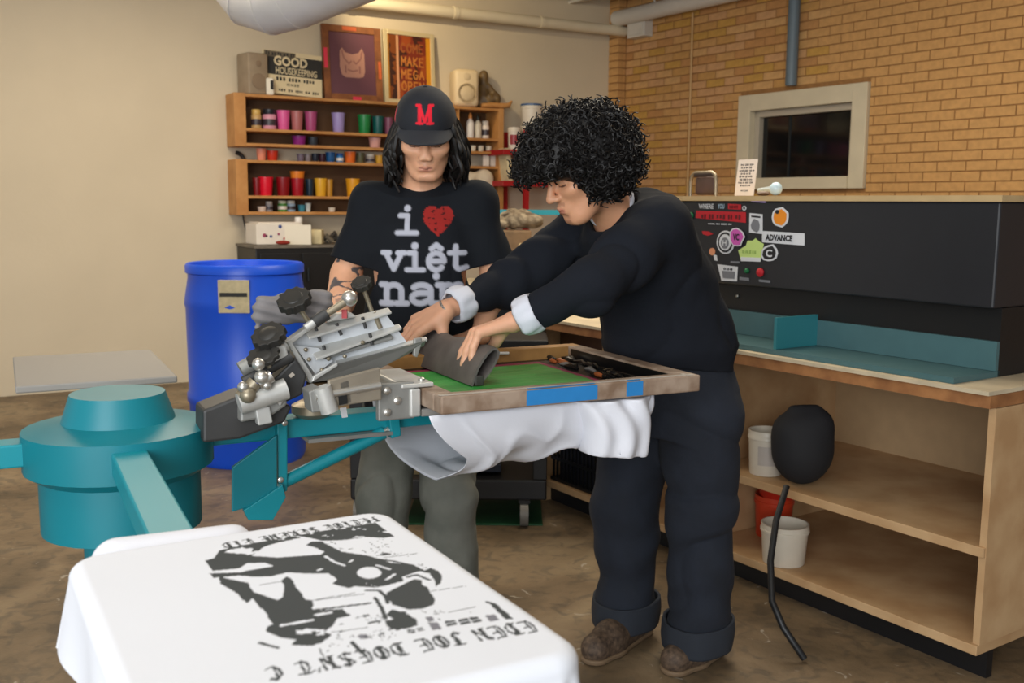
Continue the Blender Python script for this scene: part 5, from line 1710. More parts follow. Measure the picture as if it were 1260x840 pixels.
o = np_obj('body', V, grid_faces(nt_, nu_), m_tee, shirt)
so = o.modifiers.new('cloth', 'SOLIDIFY'); so.thickness = .002
# hem band along the open end
hb_ = 8
V = []
for i in range(hb_):
    ii = i
    V.append(np.stack([PA.x + AX.x * Aq[ii] + BX.x * (Bq[ii] + fold[ii]), PA.y + AX.y * Aq[ii] + BX.y * (Bq[ii] + fold[ii]), Zq[ii] - .0022 + .5 * fold[ii]], -1))
V = np.array(V)
ctr = V.mean(axis=(0, 1))
V = V + (V - ctr) * np.array([.006, .006, .02])
np_obj('hem', V.reshape(-1, 3), grid_faces(hb_, nu_), m_tee, shirt)
v = Vol((-.12, -.09, -.21), (.13, .12, .03), .0045)
v.cone((-.04, 0, .0), (-.02, 0, -.11), .05, .062, .04)
v.cone((.05, 0, .0), (.035, 0, -.12), .055, .062, .04)
v.cone((-.05, .03, .0), (.06, .03, -.02), .05, .05, .04)
P = np.stack(np.meshgrid(*v.ax, indexing='ij'), -1)
v.d += (.006 * np.sin(P[..., 0] * 90 + P[..., 2] * 18 + 2 * np.sin(P[..., 2] * 25)) + .004 * fnoise(P, 6, 30, 2)).astype(np.float32)
v.d = np.maximum(v.d, (-(P[..., 2] + .128 + .10 * P[..., 0])).astype(np.float32))
v.d = np.maximum(v.d, (P[..., 2] - .012).astype(np.float32))
hol = -(np.abs(v.d + .0) - .0)
v.d = np.where(P[..., 2] < -.112, np.maximum(v.d, -(v.d + .006)), v.d).astype(np.float32)
V, F = v.surface()
c = pf(.475, .05, .915)
V2 = np.stack([c.x + AX.x * V[:, 0] + BX.x * V[:, 1], c.y + AX.y * V[:, 0] + BX.y * V[:, 1], c.z + V[:, 2]], 1)
np_obj('sleeve', V2, F, m_tee, shirt)

# ------------------------------------------------------------------ printed white shirt on the platen nearest us
PZ = .93
E0 = atz(474, 624, PZ)
E1 = atz(732, 800, PZ)
CXv = Vector((E1.x - E0.x, E1.y - E0.y, 0)); CL = CXv.length; CXv.normalize()
WXv = Vector((CXv.y, -CXv.x, 0))
if WXv.x > 0: WXv = -WXv
WW = .46
sh2 = thing('printed_t_shirt', 'white t-shirt with a black figure print and old text lettering on the near platen', 't-shirt', (E0.x, E0.y, PZ - .3))
R_ = .02
res = .0017
s_ax = np.arange(-.05, CL + .28, res)
w_ax = np.arange(-.26, WW + .1, res)
S, W = np.meshgrid(s_ax, w_ax, indexing='ij')
cr_ = .045
cs = np.clip(S, cr_, CL - cr_)
cw = np.clip(W, cr_, WW - cr_)
ds, dw = S - cs, W - cw
dist = np.hypot(ds, dw)
ux, uw = np.where(dist > 1e-6, ds / np.maximum(dist, 1e-6), 0), np.where(dist > 1e-6, dw / np.maximum(dist, 1e-6), 0)
fl = cr_ - R_
over = np.maximum(dist - fl, 0)
arc_ = np.minimum(over / R_, np.pi / 2)
hang = np.maximum(over - R_ * np.pi / 2, 0)
rad = np.minimum(dist, fl) + R_ * np.sin(arc_)
wave = hang * .10 * np.sin((S * ux * 0 + W * 22 * np.abs(ux) + S * 22 * np.abs(uw))) + hang * .12
px_s = cs + ux * (rad + wave)
px_w = cw + uw * (rad + wave)
zz = PZ - R_ * (1 - np.cos(arc_)) - hang + .0012 * fnoise(np.stack([S, W], -1), 4, 14, 2)
V = np.stack([E0.x + CXv.x * px_s + WXv.x * px_w, E0.y + CXv.y * px_s + WXv.y * px_w, zz], -1).reshape(-1, 3)
# print colours, in shirt coordinates (s towards us, w to the left)
def sw(u, v_):
    p = atz(u, v_, PZ)
    d = Vector((p.x - E0.x, p.y - E0.y, 0))
    return (d.dot(CXv), d.dot(WXv))
def c1(p): return sw(294 + p[0] * .1587, 620 + p[1] * .1587)
def c2_(p): return sw(460 + p[0] * .1587, 640 + p[1] * .1587)
def c3(p): return sw(320 + p[0] * .1587, 730 + p[1] * .1587)
def c4(p): return sw(500 + p[0] * .1905, 740 + p[1] * .1905)
PP = np.stack([S.ravel(), W.ravel()], 1)
dark = np.zeros(len(PP), bool)
fine = fnoise(PP, 31, 160, 3)
dark |= poly_in(PP, [c1(p) for p in [(430, 245), (1060, 145), (1210, 250), (1120, 262), (1000, 255), (800, 280), (640, 285), (560, 265)]]) & (fine < .5)
dark |= poly_in(PP, [c1(p) for p in [(-200, 430), (-150, 360), (130, 300), (420, 250), (480, 262), (300, 300), (200, 330), (100, 400), (-100, 440)]]) & (fine < .22)
body = [c1(p) for p in [(-260, 440), (-120, 400), (60, 400), (300, 415), (640, 390), (660, 370), (590, 335), (520, 320), (560, 290), (640, 290), (800, 370), (1000, 400), (1160, 450)]] + [c2_(p) for p in [(120, 330), (250, 340), (390, 385), (330, 400), (220, 440), (230, 470), (120, 500), (30, 520)]] + \
    [c1(p) for p in [(970, 610), (1080, 650), (900, 640), (850, 655), (720, 620), (760, 590), (700, 540), (520, 540), (380, 530), (250, 560), (130, 565), (0, 555), (-200, 575), (-230, 540), (0, 530), (270, 480), (200, 455), (60, 460), (0, 500), (-200, 520)]]
dark |= poly_in(PP, body)
dark &= ~poly_in(PP, [c1((1010 + 95 * math.cos(a), 535 + 46 * math.sin(a))) for a in np.linspace(0, 6.28, 16)[:-1]])
dark &= ~(strokes(PP, [[c1((670, 405)), c1((740, 450)), c1((815, 478))], [c1((860, 450)), c1((880, 435))], [c2_((20, 350)), c2_((120, 380))], [c2_((100, 460)), c2_((160, 420))], [c1((610, 515)), c1((640, 505))]], .0022) < 0)
dark |= poly_in(PP, [c2_(p) for p in [(100, 560), (220, 500), (310, 455), (370, 460), (375, 495), (420, 520), (440, 560), (475, 610), (465, 650), (380, 685), (270, 692), (150, 655), (100, 600)]])
dark |= poly_in(PP, [c2_(p) for p in [(385, 390), (440, 368), (500, 390), (530, 430), (520, 480), (482, 512), (470, 460), (430, 410)]])
dark |= strokes(PP, [[c2_((10, 300)), c2_((150, 318)), c2_((300, 350)), c2_((400, 400))], [c2_((260, 440)), c2_((330, 420)), c2_((430, 460))], [c2_((-60, 545)), c2_((40, 545)), c2_((90, 590)), c2_((110, 640))], [c2_((10, 600)), c2_((60, 680)), c2_((90, 760))]], .0024) < 0
dark |= poly_in(PP, [c2_(p) for p in [(85, 740), (140, 690), (250, 720), (330, 770), (340, 820), (240, 845), (130, 850), (80, 785)]]) & (fine < .4)
dark |= poly_in(PP, [c3(p) for p in [(965, 210), (1010, 140), (1130, 140), (1150, 200), (1220, 220), (1100, 280), (1050, 292)]]) & (fine < .45)
fig2 = [c1(p) for p in [(-160, 560), (-80, 580), (70, 610), (110, 680), (300, 745), (340, 720), (352, 640), (328, 590), (370, 560), (410, 580), (440, 640), (490, 700), (510, 740), (570, 745), (578, 790)]] + [c3(p) for p in [(400, 110), (412, 132), (640, 120), (700, 170), (600, 190), (570, 240), (500, 300), (560, 320), (480, 380), (400, 405), (240, 400), (280, 355), (170, 345), (40, 290), (60, 250), (100, 240), (30, 130), (0, 110), (-60, 40)]] + [c1(p) for p in [(60, 770), (-20, 690), (-140, 620)]]
dark |= poly_in(PP, fig2)
dark &= ~(strokes(PP, [[c3((170, 245)), c3((290, 225)), c3((400, 205))], [c3((440, 165)), c3((545, 148))]], .003) < 0)
dark &= ~(poly_in(PP, [c3(p) for p in [(270, 280), (350, 270), (500, 280), (500, 320), (300, 330)]]) & (fine > -.1))
# machine parts, pipes, windows
lines = [[c2_((450, 545)), c2_((710, 505))], [c3((410, 55)), c3((800, 5))], [c3((460, 430)), c3((520, 545))], [c3((560, 300)), c3((830, 265))], [c1((160, 630)), c1((330, 600))], [c1((580, 745)), c1((900, 690))], [c2_((560, 720)), c2_((780, 670))], [c3((620, 100)), c3((860, 70))], [c3((0, 20)), c3((-120, 50))], [c2_((80, 290)), c2_((350, 255))]]
dark |= strokes(PP, lines, .0008) < 0
dark |= strokes(PP, [[c3((715, 378)), c3((800, 470))], [c3((410, 130)), c3((850, 75))], [c3((850, 230)), c3((910, 215))], [c3((0, 380)), c3((60, 400)), c3((140, 420))], [c4((520, 0)), c4((560, 12))]], .0024) < 0
dark |= poly_in(PP, [c4(p) for p in [(530, 5), (570, 5), (695, 112), (640, 115)]])
for q in ([(245, 130), (310, 118), (330, 150), (265, 165)], [(330, 118), (395, 105), (420, 140), (355, 155)], [(400, 105), (460, 95), (492, 130), (430, 140)], [(0, 185), (50, 180), (60, 205), (15, 210)], [(60, 175), (110, 170), (120, 190), (70, 195)]):
    dark |= poly_in(PP, [c4(p) for p in q]) & (strokes(PP, [[c4(((q[0][0] + q[3][0]) / 2, (q[0][1] + q[3][1]) / 2)), c4(((q[1][0] + q[2][0]) / 2, (q[1][1] + q[2][1]) / 2))]], .001) > 0)
grey = np.zeros(len(PP), bool)
for q in ([(120, 100), (165, 95), (185, 125), (140, 130)], [(140, 140), (200, 135), (230, 180), (170, 190)], [(510, 90), (570, 80), (600, 120), (540, 130)]):
    grey |= poly_in(PP, [c4(p) for p in q])
grey |= poly_in(PP, [c3(p) for p in [(690, 300), (800, 280), (850, 350), (740, 360)]]) & (fine > .05)
fine2 = fnoise(PP, 33, 300, 2)
dark |= (np.abs(fine2) < .05) & (fine > .1) & poly_in(PP, [c1((560, 300)), c1((1220, 262)), c2_((420, 380)), c2_((60, 300)), c1((900, 380))])
dark |= (np.abs(fine2) < .06) & (fine > .15) & poly_in(PP, [c3((640, 200)), c3((960, 130)), c4((480, 60)), c4((60, 180)), c3((700, 480)), c3((480, 500))])
speck = (fine > .62) & poly_in(PP, [c1((640, 300)), c1((1220, 270)), c2_((420, 380)), c2_((60, 300)), c1((900, 380))])
dark |= speck
# lettering; its upright stands away from the hub, so it reads from the far side
def lay(text, ustart, vstart, uend, vend, h):
    a = np.array(sw(ustart, vstart)); b = np.array(sw(uend, vend))
    gl, wd = glyphs(text, BLACK, .92, .55)
    dr_ = (b - a) / wd
    up = np.array([dr_[1], -dr_[0]]); up = up / np.linalg.norm(up) * h
    if up[0] < 0: up = -up
    return [[tuple(a + dr_ * x + up * y) for x, y in ln] for ln in gl]
H1 = np.linalg.norm(np.array(sw(648, 776)) - np.array(sw(648, 762))) * 1.05
t1 = lay("EDEN JOE DOESN'T C", 650, 762, 322, 822, H1)
t2 = lay("FETIOE SERENE EID", 461, 635, 270, 669, H1 * .8)
tx = (strokes(PP, t1, .0029, (math.radians(40), 2.6)) < 0) | (strokes(PP, t2, .0025, (math.radians(40), 2.6)) < 0)
dark |= tx
ok = (S.ravel() > .008) & (S.ravel() < CL - .02) & (W.ravel() > .01)
dark &= ok
grey &= ok
col = np.tile(np.array(lin((222, 225, 232))), (len(PP), 1))
col[grey] = lin((120, 120, 128))
col[dark] = lin((58, 62, 63))
np_obj('body', V, grid_faces(len(s_ax), len(w_ax)), mat('printed_cotton', (255, 255, 255), 0.9, vcol=True, bump=.05, bscale=400), sh2, col=col, label='white cotton with charcoal print of a figure and lettering')
p0_ = Vector((E0.x, E0.y, 0))
def cf(s, w, z): return p0_ + CXv * s + WXv * w + Z * z
MB().slab([cf(.02, .02, .905), cf(CL - .02, .02, .905), cf(CL - .02, WW - .02, .905), cf(.02, WW - .02, .905)], Z * .018).build('platen', mat('platen_grey', (150, 146, 140)), pr_, bevel=.004)
v = Vol((-.09, -.12, -.05), (.09, .16, .06), .005)
v.cone((0, -.04, -.01), (.0, .12, -.01), .03, .035, .03)
v.cone((.03, -.02, -.02), (.03, .12, -.02), .03, .03, .03)
V, F = v.surface()
cpt = cf(-.03, .27, PZ - .022)
V2 = np.stack([cpt.x + CXv.x * V[:, 0] + WXv.x * V[:, 1], cpt.y + CXv.y * V[:, 0] + WXv.y * V[:, 1], cpt.z + V[:, 2]], 1)
np_obj('gathered_hem', V2, F, m_tee, sh2)
# ------------------------------------------------------------------ people
def head_frame(fh, pitch, chin, s=1.0, yaw_roll=0.0):
    """frame of a head: x to one side, y forward, z up; the chin lands on the given point"""
    fh = Vector((fh[0], fh[1], 0)).normalized()
    f = fh * math.cos(pitch) - Z * math.sin(pitch)
    u = fh * math.sin(pitch) + Z * math.cos(pitch)
    x = f.cross(u)
    Rm = Matrix((x, f, u)).transposed()
    if yaw_roll:
        Rm = Matrix.Rotation(yaw_roll, 3, f) @ Rm
    O = Vector(chin) - Rm @ (Vector((0, .088, -.118)) * s)
    return O, Rm
def add_head(vol, O, Rm, s, lipf=0.0, jaw=1.0, nose=1.0):
    Rn = np.array(Rm)
    def L(p): return tuple(O + Rm @ (Vector(p) * s))
    def ell(c, r, k, op='add'): vol.ell(L(c), tuple(x * s for x in r), k * s, Rn, op)
    def cone(a, b, ra, rb, k, op='add'): vol.cone(L(a), L(b), ra * s, rb * s, k * s, op)
    ell((0, -.018, .035), (.076, .096, .085), .02)
    ell((0, .028, -.03), (.062 * jaw, .066, .085), .04)
    ell((0, .035, -.075), (.05 * jaw, .05, .045), .03)
    cone((-.014, .075, -.105), (.014, .075, -.105), .018, .018, .03)
    for sx in (-1, 1):
        cone((sx * .055 * jaw, -.005, -.05), (sx * .03, .055, -.1), .018, .016, .03)
        ell((sx * .043, .062, -.022), (.024, .024, .018), .03)
        ell((sx * .031, .089, .006), (.021, .016, .013), .02, 'sub')
        ell((sx * .031, .0755, .004), (.0165, .0155, .0125), .006)
        cone((sx * .012, .093, .024), (sx * .05, .078, .022), .009, .007, .014)
        ell((sx * .0125 * nose, .102, -.034), (.0092, .0115, .0085), .008)
        ell((sx * .0775, -.012, -.002), (.009, .02, .031), .008)
        ell((sx * .0775, -.005, .004), (.006, .009, .016), .004, 'sub')
    cone((0, .09, .018), (0, .112 * nose, -.026), .0072, .0108, .012)
    ell((0, .112 * nose, -.031), (.0112, .0115, .0098), .008)
    for sx in (-1, 1):
        ell((sx * .0065, .113, -.0425), (.0042, .0055, .003), .003, 'sub')
    ell((0, .078 + lipf, -.068), (.026, .014, .02), .02)
    for sx in (-1, 1):
        cone((sx * .018, .0865, -.0665), (0, .094 + lipf, -.0635), .005, .0066, .012)
    cone((-.012, .0875 + lipf, -.0765), (.012, .0875 + lipf, -.0765), .0075, .0075, .012)
    cone((-.018, .0985 + lipf, -.0703), (.018, .0985 + lipf, -.0703), .0016, .0016, .004, 'sub')
    ell((0, .101 + lipf, -.09), (.02, .010, .005), .014, 'sub')
def face_colours(V, col, O, Rm, s, lip, brow, lash, stubble=None):
    Q = (V - np.array(O)) @ np.array(Rm) / s
    x, y, z = np.abs(Q[:, 0]), Q[:, 1], Q[:, 2]
    front = y > .05
    def blend(m, c, a):
        col[m] = col[m] * (1 - a) + np.array(lin(c)) * a
    xm = x / .021
    lipm = np.clip((1 - np.hypot(x / .024, (z + .0705) / .0125)) * 3.5, 0, 1) * front * (y > .07)
    col[:] = col * (1 - .6 * lipm[:, None]) + np.array(lin(lip)) * .6 * lipm[:, None]
    lnm = np.exp(-((z + .0705 - .002 * xm ** 2) / .0017) ** 2) * np.clip((1.05 - xm) * 4, 0, 1) * front * (y > .07)
    col[:] = col * (1 - .55 * lnm[:, None]) + np.array(lin((96, 48, 42))) * .55 * lnm[:, None]
    bz = .0285 + .006 * np.sin(np.clip((x - .014) / .036, 0, 1) * 3.14)
    brm = np.exp(-((z - bz) / .0048) ** 2) * np.clip((x - .010) / .006, 0, 1) * np.clip((.056 - x) / .01, 0, 1) * front
    col[:] = col * (1 - .9 * brm[:, None]) + np.array(lin(brow)) * .9 * brm[:, None]
    lz = -.0045 - .002 * np.cos((x - .031) / .016 * 1.57)
    blend(front & (x > .0155) & (x < .047) & (np.abs(z - lz) < .0026), lash, .9)
    blend(front & (x > .015) & (x < .047) & (z > lz) & (z < .016), (150, 104, 84), .25)
    blend((y > .1) & (np.abs(x - .0065) < .005) & (z < -.0405) & (z > -.047), (92, 50, 40), .7)
    if stubble:
        blend(front & (z < -.048) & (z > -.058) & (x < .024) & (y > .075), stubble, .35)
        blend(front & (z < -.1) & (x < .02), stubble, .25)
    return col

def add_hand(vol, W, K, back, thumb_side, curls, spread=1.0, scale=1.0, thumb=None, k=.010):
    W = Vector(W)
    d = (Vector(K) - W).normalized()
    n = Vector(back)
    n = (n - d * n.dot(d)).normalized()
    s = d.cross(n)
    if s.dot(Vector(thumb_side)) < 0: s = -s
    offs = [.033, .011, -.011, -.031]
    lens = [.088, .091, .086, .077]
    segs = [(.044, .026, .021), (.048, .029, .022), (.044, .027, .021), (.034, .021, .019)]
    tips = []
    for i in range(4):
        o = offs[i] * scale
        kn = W + d * lens[i] * scale + s * o * spread
        vol.cone(tuple(W + s * o * .62 + d * .005), tuple(kn), .0165 * scale, .0122 * scale, .016)
        ang = 0
        p = kn
        fd = (d + s * (offs[i] * 3.0 * (spread - .75))).normalized()
        r = .0106 - .0008 * (i == 3)
        for j in range(3):
            ang += math.radians(curls[i][j])
            v_ = (fd * math.cos(ang) - n * math.sin(ang)).normalized()
            q = p + v_ * segs[i][j] * scale
            vol.cone(tuple(p), tuple(q), (r - .0008 * j) * scale, (r - .0008 * (j + 1)) * scale, .004)
            p = q
        tips.append((p, v_, n * math.cos(ang) + fd * math.sin(ang)))
    b = W + d * .022 * scale + s * .024 * scale - n * .006
    t1 = thumb or (d * .55 + s * .65 - n * .45)
    t1 = t1.normalized()
    m1 = b + t1 * .045 * scale
    t2 = (t1 * .75 + d * .45 - n * .15).normalized()
    m2 = m1 + t2 * .034 * scale
    m3 = m2 + (t2 * .9 + d * .25).normalized() * .026 * scale
    vol.cone(tuple(b), tuple(m1), .0175 * scale, .0130 * scale, .016)
    vol.cone(tuple(m1), tuple(m2), .0118 * scale, .0105 * scale, .005)
    vol.cone(tuple(m2), tuple(m3), .0105 * scale, .0085 * scale, .004)
    return tips
def nails(tips, parent, m):
    for (p, v_, n_) in tips:
        M = frame_m(p + n_ * .0063 - v_ * .002, v_, v_.cross(n_) * -1)
        MB().sphere((0, 0, 0), .0058, 10, (1.15, .85, .32), M).build('fingernail', m, parent, smooth=True)

m_skin1 = mat('skin_light', (255, 255, 255), 0.5, vcol=True, var=.05, scale=60, sss=.12)
m_skin2 = mat('skin_tan', (255, 255, 255), 0.5, vcol=True, var=.05, scale=60, sss=.12)
m_hair = mat('black_hair', (16, 13, 12), 0.55, spec=.35)
m_navy = mat('dark_navy_knit', (25, 28, 35), 0.95, bump=.35, bscale=20, spec=.2)
m_jean = mat('navy_twill', (30, 36, 48), 0.9, rgb2=(25, 30, 40), scale=10, bump=.45, bscale=22)
m_jeanc = mat('navy_twill_reverse', (40, 45, 54), 0.9, var=.12, scale=14, bump=.06, bscale=400)
m_olive = mat('olive_canvas', (116, 116, 107), 0.85, rgb2=(98, 100, 92), scale=9, bump=.4, bscale=22)
m_cuff = mat('grey_white_jersey', (206, 208, 218), 0.9, bump=.08, bscale=300)

# ================================================================== person in the printed t-shirt
p1 = thing('person', 'person in a black cap and black printed t-shirt looking down behind the press', 'person', (-.29, 3.15, 0))
PY = 3.13
chin1 = at(524, 223, PY - .10)
O1, R1 = head_frame((.06, -1), math.radians(31), chin1, 1.0)
OC, RC = head_frame((.06, -1), math.radians(19), chin1, 1.0)          # the cap sits tipped back a little
OC = OC + Vector((.06, -1, 0)).normalized() * .022
neck1 = Vector((at(516, 240, PY).x, PY + .02, at(516, 240, PY).z))
shl, shr = at(455, 247, PY), at(587, 247, PY)                  # shoulder joints
ell_, elr = at(426, 338, PY - .02), at(610, 338, PY + .0)
wrl, wrr = at(409, 420, PY - .2), at(592, 412, PY - .13)
v = Vol((-.75, 2.72, .9), (.16, 3.36, 1.82), .0036)
add_head(v, O1, R1, 1.0, jaw=.98, nose=.87)
# the skull stays inside the cap
sl, P = v.sub(np.array(OC) - .16, np.array(OC) + .18, 0)
q = (P - np.array(OC, dtype=np.float32)) @ np.array(RC, dtype=np.float32)
qc = (q - np.array([0, -.012, .03])) / np.array([.086, .105, .099])
e = (np.linalg.norm(qc, axis=-1) - 1) * .086
v.d[sl] = np.where(q[..., 2] > .028, np.maximum(v.d[sl], e), v.d[sl]).astype(np.float32)
v.cone(tuple(O1 + R1 @ Vector((0, -.03, -.05))), tuple(neck1 - Z * .03), .058, .062, .03)
tor = [((-.285, PY + .01, .92), .13, .095), ((-.285, PY + .01, 1.1), .135, .095), ((-.285, PY, 1.28), .15, .1), ((-.285, PY + .01, 1.40), .12, .07)]
v.torso(tor, (1, 0, 0), (0, 1, 0), .03)
for a, b, c in ((shl, ell_, wrl), (shr, elr, wrr)):
    v.chain([tuple(a), tuple(b), tuple(c)], [.052, .042, .029], .02)
    v.cone(tuple(b), tuple(b * .6 + c * .4), .042, .043, .02)
hd_l = wrl + Vector((.05, -.07, -.01)); hd_r = wrr + Vector((-.06, -.05, -.012))
add_hand(v, wrl, hd_l, Z, Vector((1, 0, 0)), [(25, 35, 20)] * 4)
add_hand(v, wrr, hd_r, Z, Vector((-1, 0, 0)), [(15, 30, 20)] * 4)
V, F = v.surface()
col = np.tile(np.array(lin((228, 170, 134))), (len(V), 1))
col = face_colours(V, col, O1, R1, 1.0, (196, 128, 114), (34, 26, 24), (26, 18, 18), (150, 110, 92))
# tattoo lines on the forearm beside the knobs
q = V - np.array(ell_)
ax_ = np.array(wrl - ell_); L_ = np.linalg.norm(ax_); ax_ = ax_ / L_
tt = q @ ax_
ro = np.linalg.norm(q - tt[:, None] * ax_, axis=1)
arm = (tt > -.07) & (tt < L_ * .75) & (ro < .075)
nz1 = fnoise(V, 77, 55, 2)
msk = arm & (np.abs(nz1) < .055)
col[msk] = np.array(lin((92, 84, 84)))
msk = arm & (nz1 > .34)
col[msk] = col[msk] * .45 + np.array(lin((70, 66, 70))) * .55
np_obj('body', V, F, m_skin1, p1, col=col, label='face, neck and tattooed bare forearms')

# t-shirt
v = Vol((-.62, 2.9, .74), (.06, 3.36, 1.5), .0038)
tor = [((-.285, PY + .01, .78), .178, .135), ((-.285, PY + .01, .95), .172, .13), ((-.285, PY + .0, 1.1), .172, .13), ((-.285, PY, 1.25), .18, .132), ((-.285, PY + .005, 1.335), .17, .118), ((-.285, PY + .015, 1.40), .12, .085)]
v.torso(tor, (1, 0, 0), (0, 1, 0), .03)
for a, b in ((shl, ell_), (shr, elr)):
    e = a + (b - a) * .86
    v.cone(tuple(a - Z * .012), tuple(e), .056, .068, .05)
    v.cone(tuple(a - Z * .002), tuple(neck1 - Z * .02 + Vector(((a.x + .285) * .3, 0, 0))), .056, .056, .06)
v.cone(tuple(neck1 - Z * .065), tuple(neck1 - Z * .025), .092, .082, .03)
P = np.stack(np.meshgrid(*v.ax, indexing='ij'), -1)
v.d += (.004 * fnoise(P * np.array([1, 1, .6]), 14, 26, 2) + .006 * np.clip(1 - np.abs(fnoise(P * np.array([1, 1, .6]), 15, 14, 2)) * 3.2, 0, 1) ** 2).astype(np.float32)
dz = np.clip((1.2 - P[..., 2]) / .3, 0, 1)
v.d += (.006 * dz * np.sin(P[..., 0] * 55 + P[..., 2] * 30 + 1.5 * np.sin(P[..., 2] * 22))).astype(np.float32)
for a, b in ((shl, ell_), (shr, elr)):
    e = a + (b - a) * .83
    n_ = (b - a).normalized()
    v.cut_local(tuple(e), tuple(n_), .13)
# neck opening: scoop round the neck
nk = neck1 + Z * .004 + Vector((0, -.012, 0))
v.cone(tuple(nk + Vector((0, .02, -.005))), tuple(nk + Z * .12), .062, .085, .008, 'sub')
V, F = v.surface()
# print: planar lettering on the chest, seen from the front
Yc = PY - .13
def chest(u, v_):
    p = at(u, v_, Yc)
    return (p.x, p.z)
Qx = V[:, [0, 2]]
front = V[:, 1] < PY - .02
def place(gl, u0, vbase, u1, xh_px):
    x0, zb_ = chest(u0, vbase)
    x1, _ = chest(u1, vbase)
    h = xh_px * Yc / FPX
    wd = max(x for ln in gl for x, y in ln)
    sx = (x1 - x0) / wd
    return [[(x0 + x * sx, zb_ + y * h) for x, y in ln] for ln in gl]
lines = []
wpx = Yc / FPX
d_all = np.full(len(V), 1e3)
def put_text(tx_, u0, vb, u1, xh, w_px):
    global d_all
    gl, _ = glyphs(tx_, SLAB, 1.17)
    gl = place(gl, u0, vb, u1, xh)
    big = [ln for ln in gl if len(ln) > 1]
    dots = [ln for ln in gl if len(ln) == 1]
    d_all = np.minimum(d_all, strokes(Qx, big, w_px * wpx))
    if dots:
        d_all = np.minimum(d_all, strokes(Qx, dots, w_px * 1.35 * wpx))
put_text('i', 486, 286.5, 512, 21, 3.1)
put_text('viEt', 473, 331.5, 573, 20.5, 3.3)
put_text('nam', 468, 373, 574, 23, 3.7)
white = front & (d_all < 0)
nsp = fnoise(V, 3, 300, 2)
col = np.tile(np.array(lin((22, 25, 30))), (len(V), 1))
aa_ = np.clip(.5 - d_all / .0036, 0, 1)[:, None] * front[:, None]
col = col * (1 - aa_) + np.array(lin((176, 178, 190))) * aa_
hx, hz = chest(538, 272)
sxh = 20.5 * wpx
xx, zz_ = (V[:, 0] - hx) / sxh, (V[:, 2] - hz) / sxh + .18
heart = ((xx ** 2 + (zz_ * 1.12 - np.sqrt(np.abs(xx)) * .62) ** 2) < .82) & front
col[heart] = np.where((nsp[heart] > .5)[:, None], np.array(lin((66, 24, 24))), np.array(lin((150, 40, 36))))
np_obj('t_shirt', V, F, mat('black_tee', (255, 255, 255), 0.9, vcol=True, bump=.06, bscale=400, spec=.2), p1, col=col, label='black t-shirt reading i heart việt nam in white letters')
# collar rib
cc = nk + Vector((0, .012, .012))
ring = []
for i in range(29):
    a = 2 * math.pi * i / 28
    ring.append(Vector((cc.x + .074 * math.cos(a), cc.y + .072 * math.sin(a) , cc.z + .004 - .022 * max(0, -math.sin(a)))))
MB().tube(ring, .0075, 8, False).build('collar', mat('black_rib', (20, 21, 25), 0.9), p1, smooth=True)

# trousers
v = Vol((-.62, 2.9, .02), (.06, 3.4, .92), .006)
hipz = .86
v.torso([((-.29, PY + .01, .74), .165, .13), ((-.29, PY + .01, .9), .16, .125)], (1, 0, 0), (0, 1, 0), .03)
ll = [(-.375, PY + .01, .78), (-.405, PY - .01, .48), (-.415, PY + .02, .06)]
lr = [(-.205, PY + .01, .78), (-.195, PY - .02, .48), (-.185, PY + .02, .06)]
v.chain(ll, [.092, .083, .084], .03)
v.chain(lr, [.092, .085, .088], .03)
P = np.stack(np.meshgrid(*v.ax, indexing='ij'), -1)
v.d += (.006 * fnoise(P * np.array([.8, .8, 1.2]), 21, 22, 3) + .011 * np.clip(1 - np.abs(fnoise(P * np.array([.9, .9, 1.1]), 23, 14, 2)) * 3.2, 0, 1) ** 2).astype(np.float32)
v.cut((0, 0, .045), (0, 0, -1))
V, F = v.surface()
np_obj('trousers', V, F, m_olive, p1, label='loose olive grey canvas trousers')
for (x, y) in ((-.415, PY - .05), (-.185, PY - .05)):
    v = Vol((x - .07, y - .17, -.005), (x + .07, y + .15, .12), .006)
    v.cone((x, y + .08, .045), (x, y - .1, .035), .043, .04, .02)
    v.cone((x, y + .07, .08), (x, y + .06, .05), .042, .042, .02)
    v.cut((0, 0, .003), (0, 0, -1))
    V, F = v.surface()
    np_obj('shoe', V, F, mat('black_leather', (24, 24, 25), 0.4), p1)

# cap: dome with six seams, printed letter, curved brim
def capL(p): return OC + RC @ Vector(p)
nu, nv = 240, 90
cz = .03
dome_c = Vector((0, -.012, cz))
TH, PHI = np.meshgrid(np.linspace(0, 2 * np.pi, nu, endpoint=False), np.linspace(0.0, 1.0, nv), indexing='ij')
ph_ = np.pi / 2 * (1 - PHI)          # rim -> crown
rx, ry, rz = .0915, .112, .105
sq_ = .92
cx_ = np.sin(ph_) ** sq_
X = rx * cx_ * np.cos(TH)
Y = ry * cx_ * np.sin(TH)
Zc = rz * np.cos(ph_) ** .95
drop = -.018 * (1 - PHI) ** 2 * (np.sin(TH) < 0)
seam = 1 - .006 * np.exp(-((np.mod(TH + np.pi / 6, np.pi / 3) - np.pi / 6) / .025) ** 2)
X, Y = X * seam, Y * seam
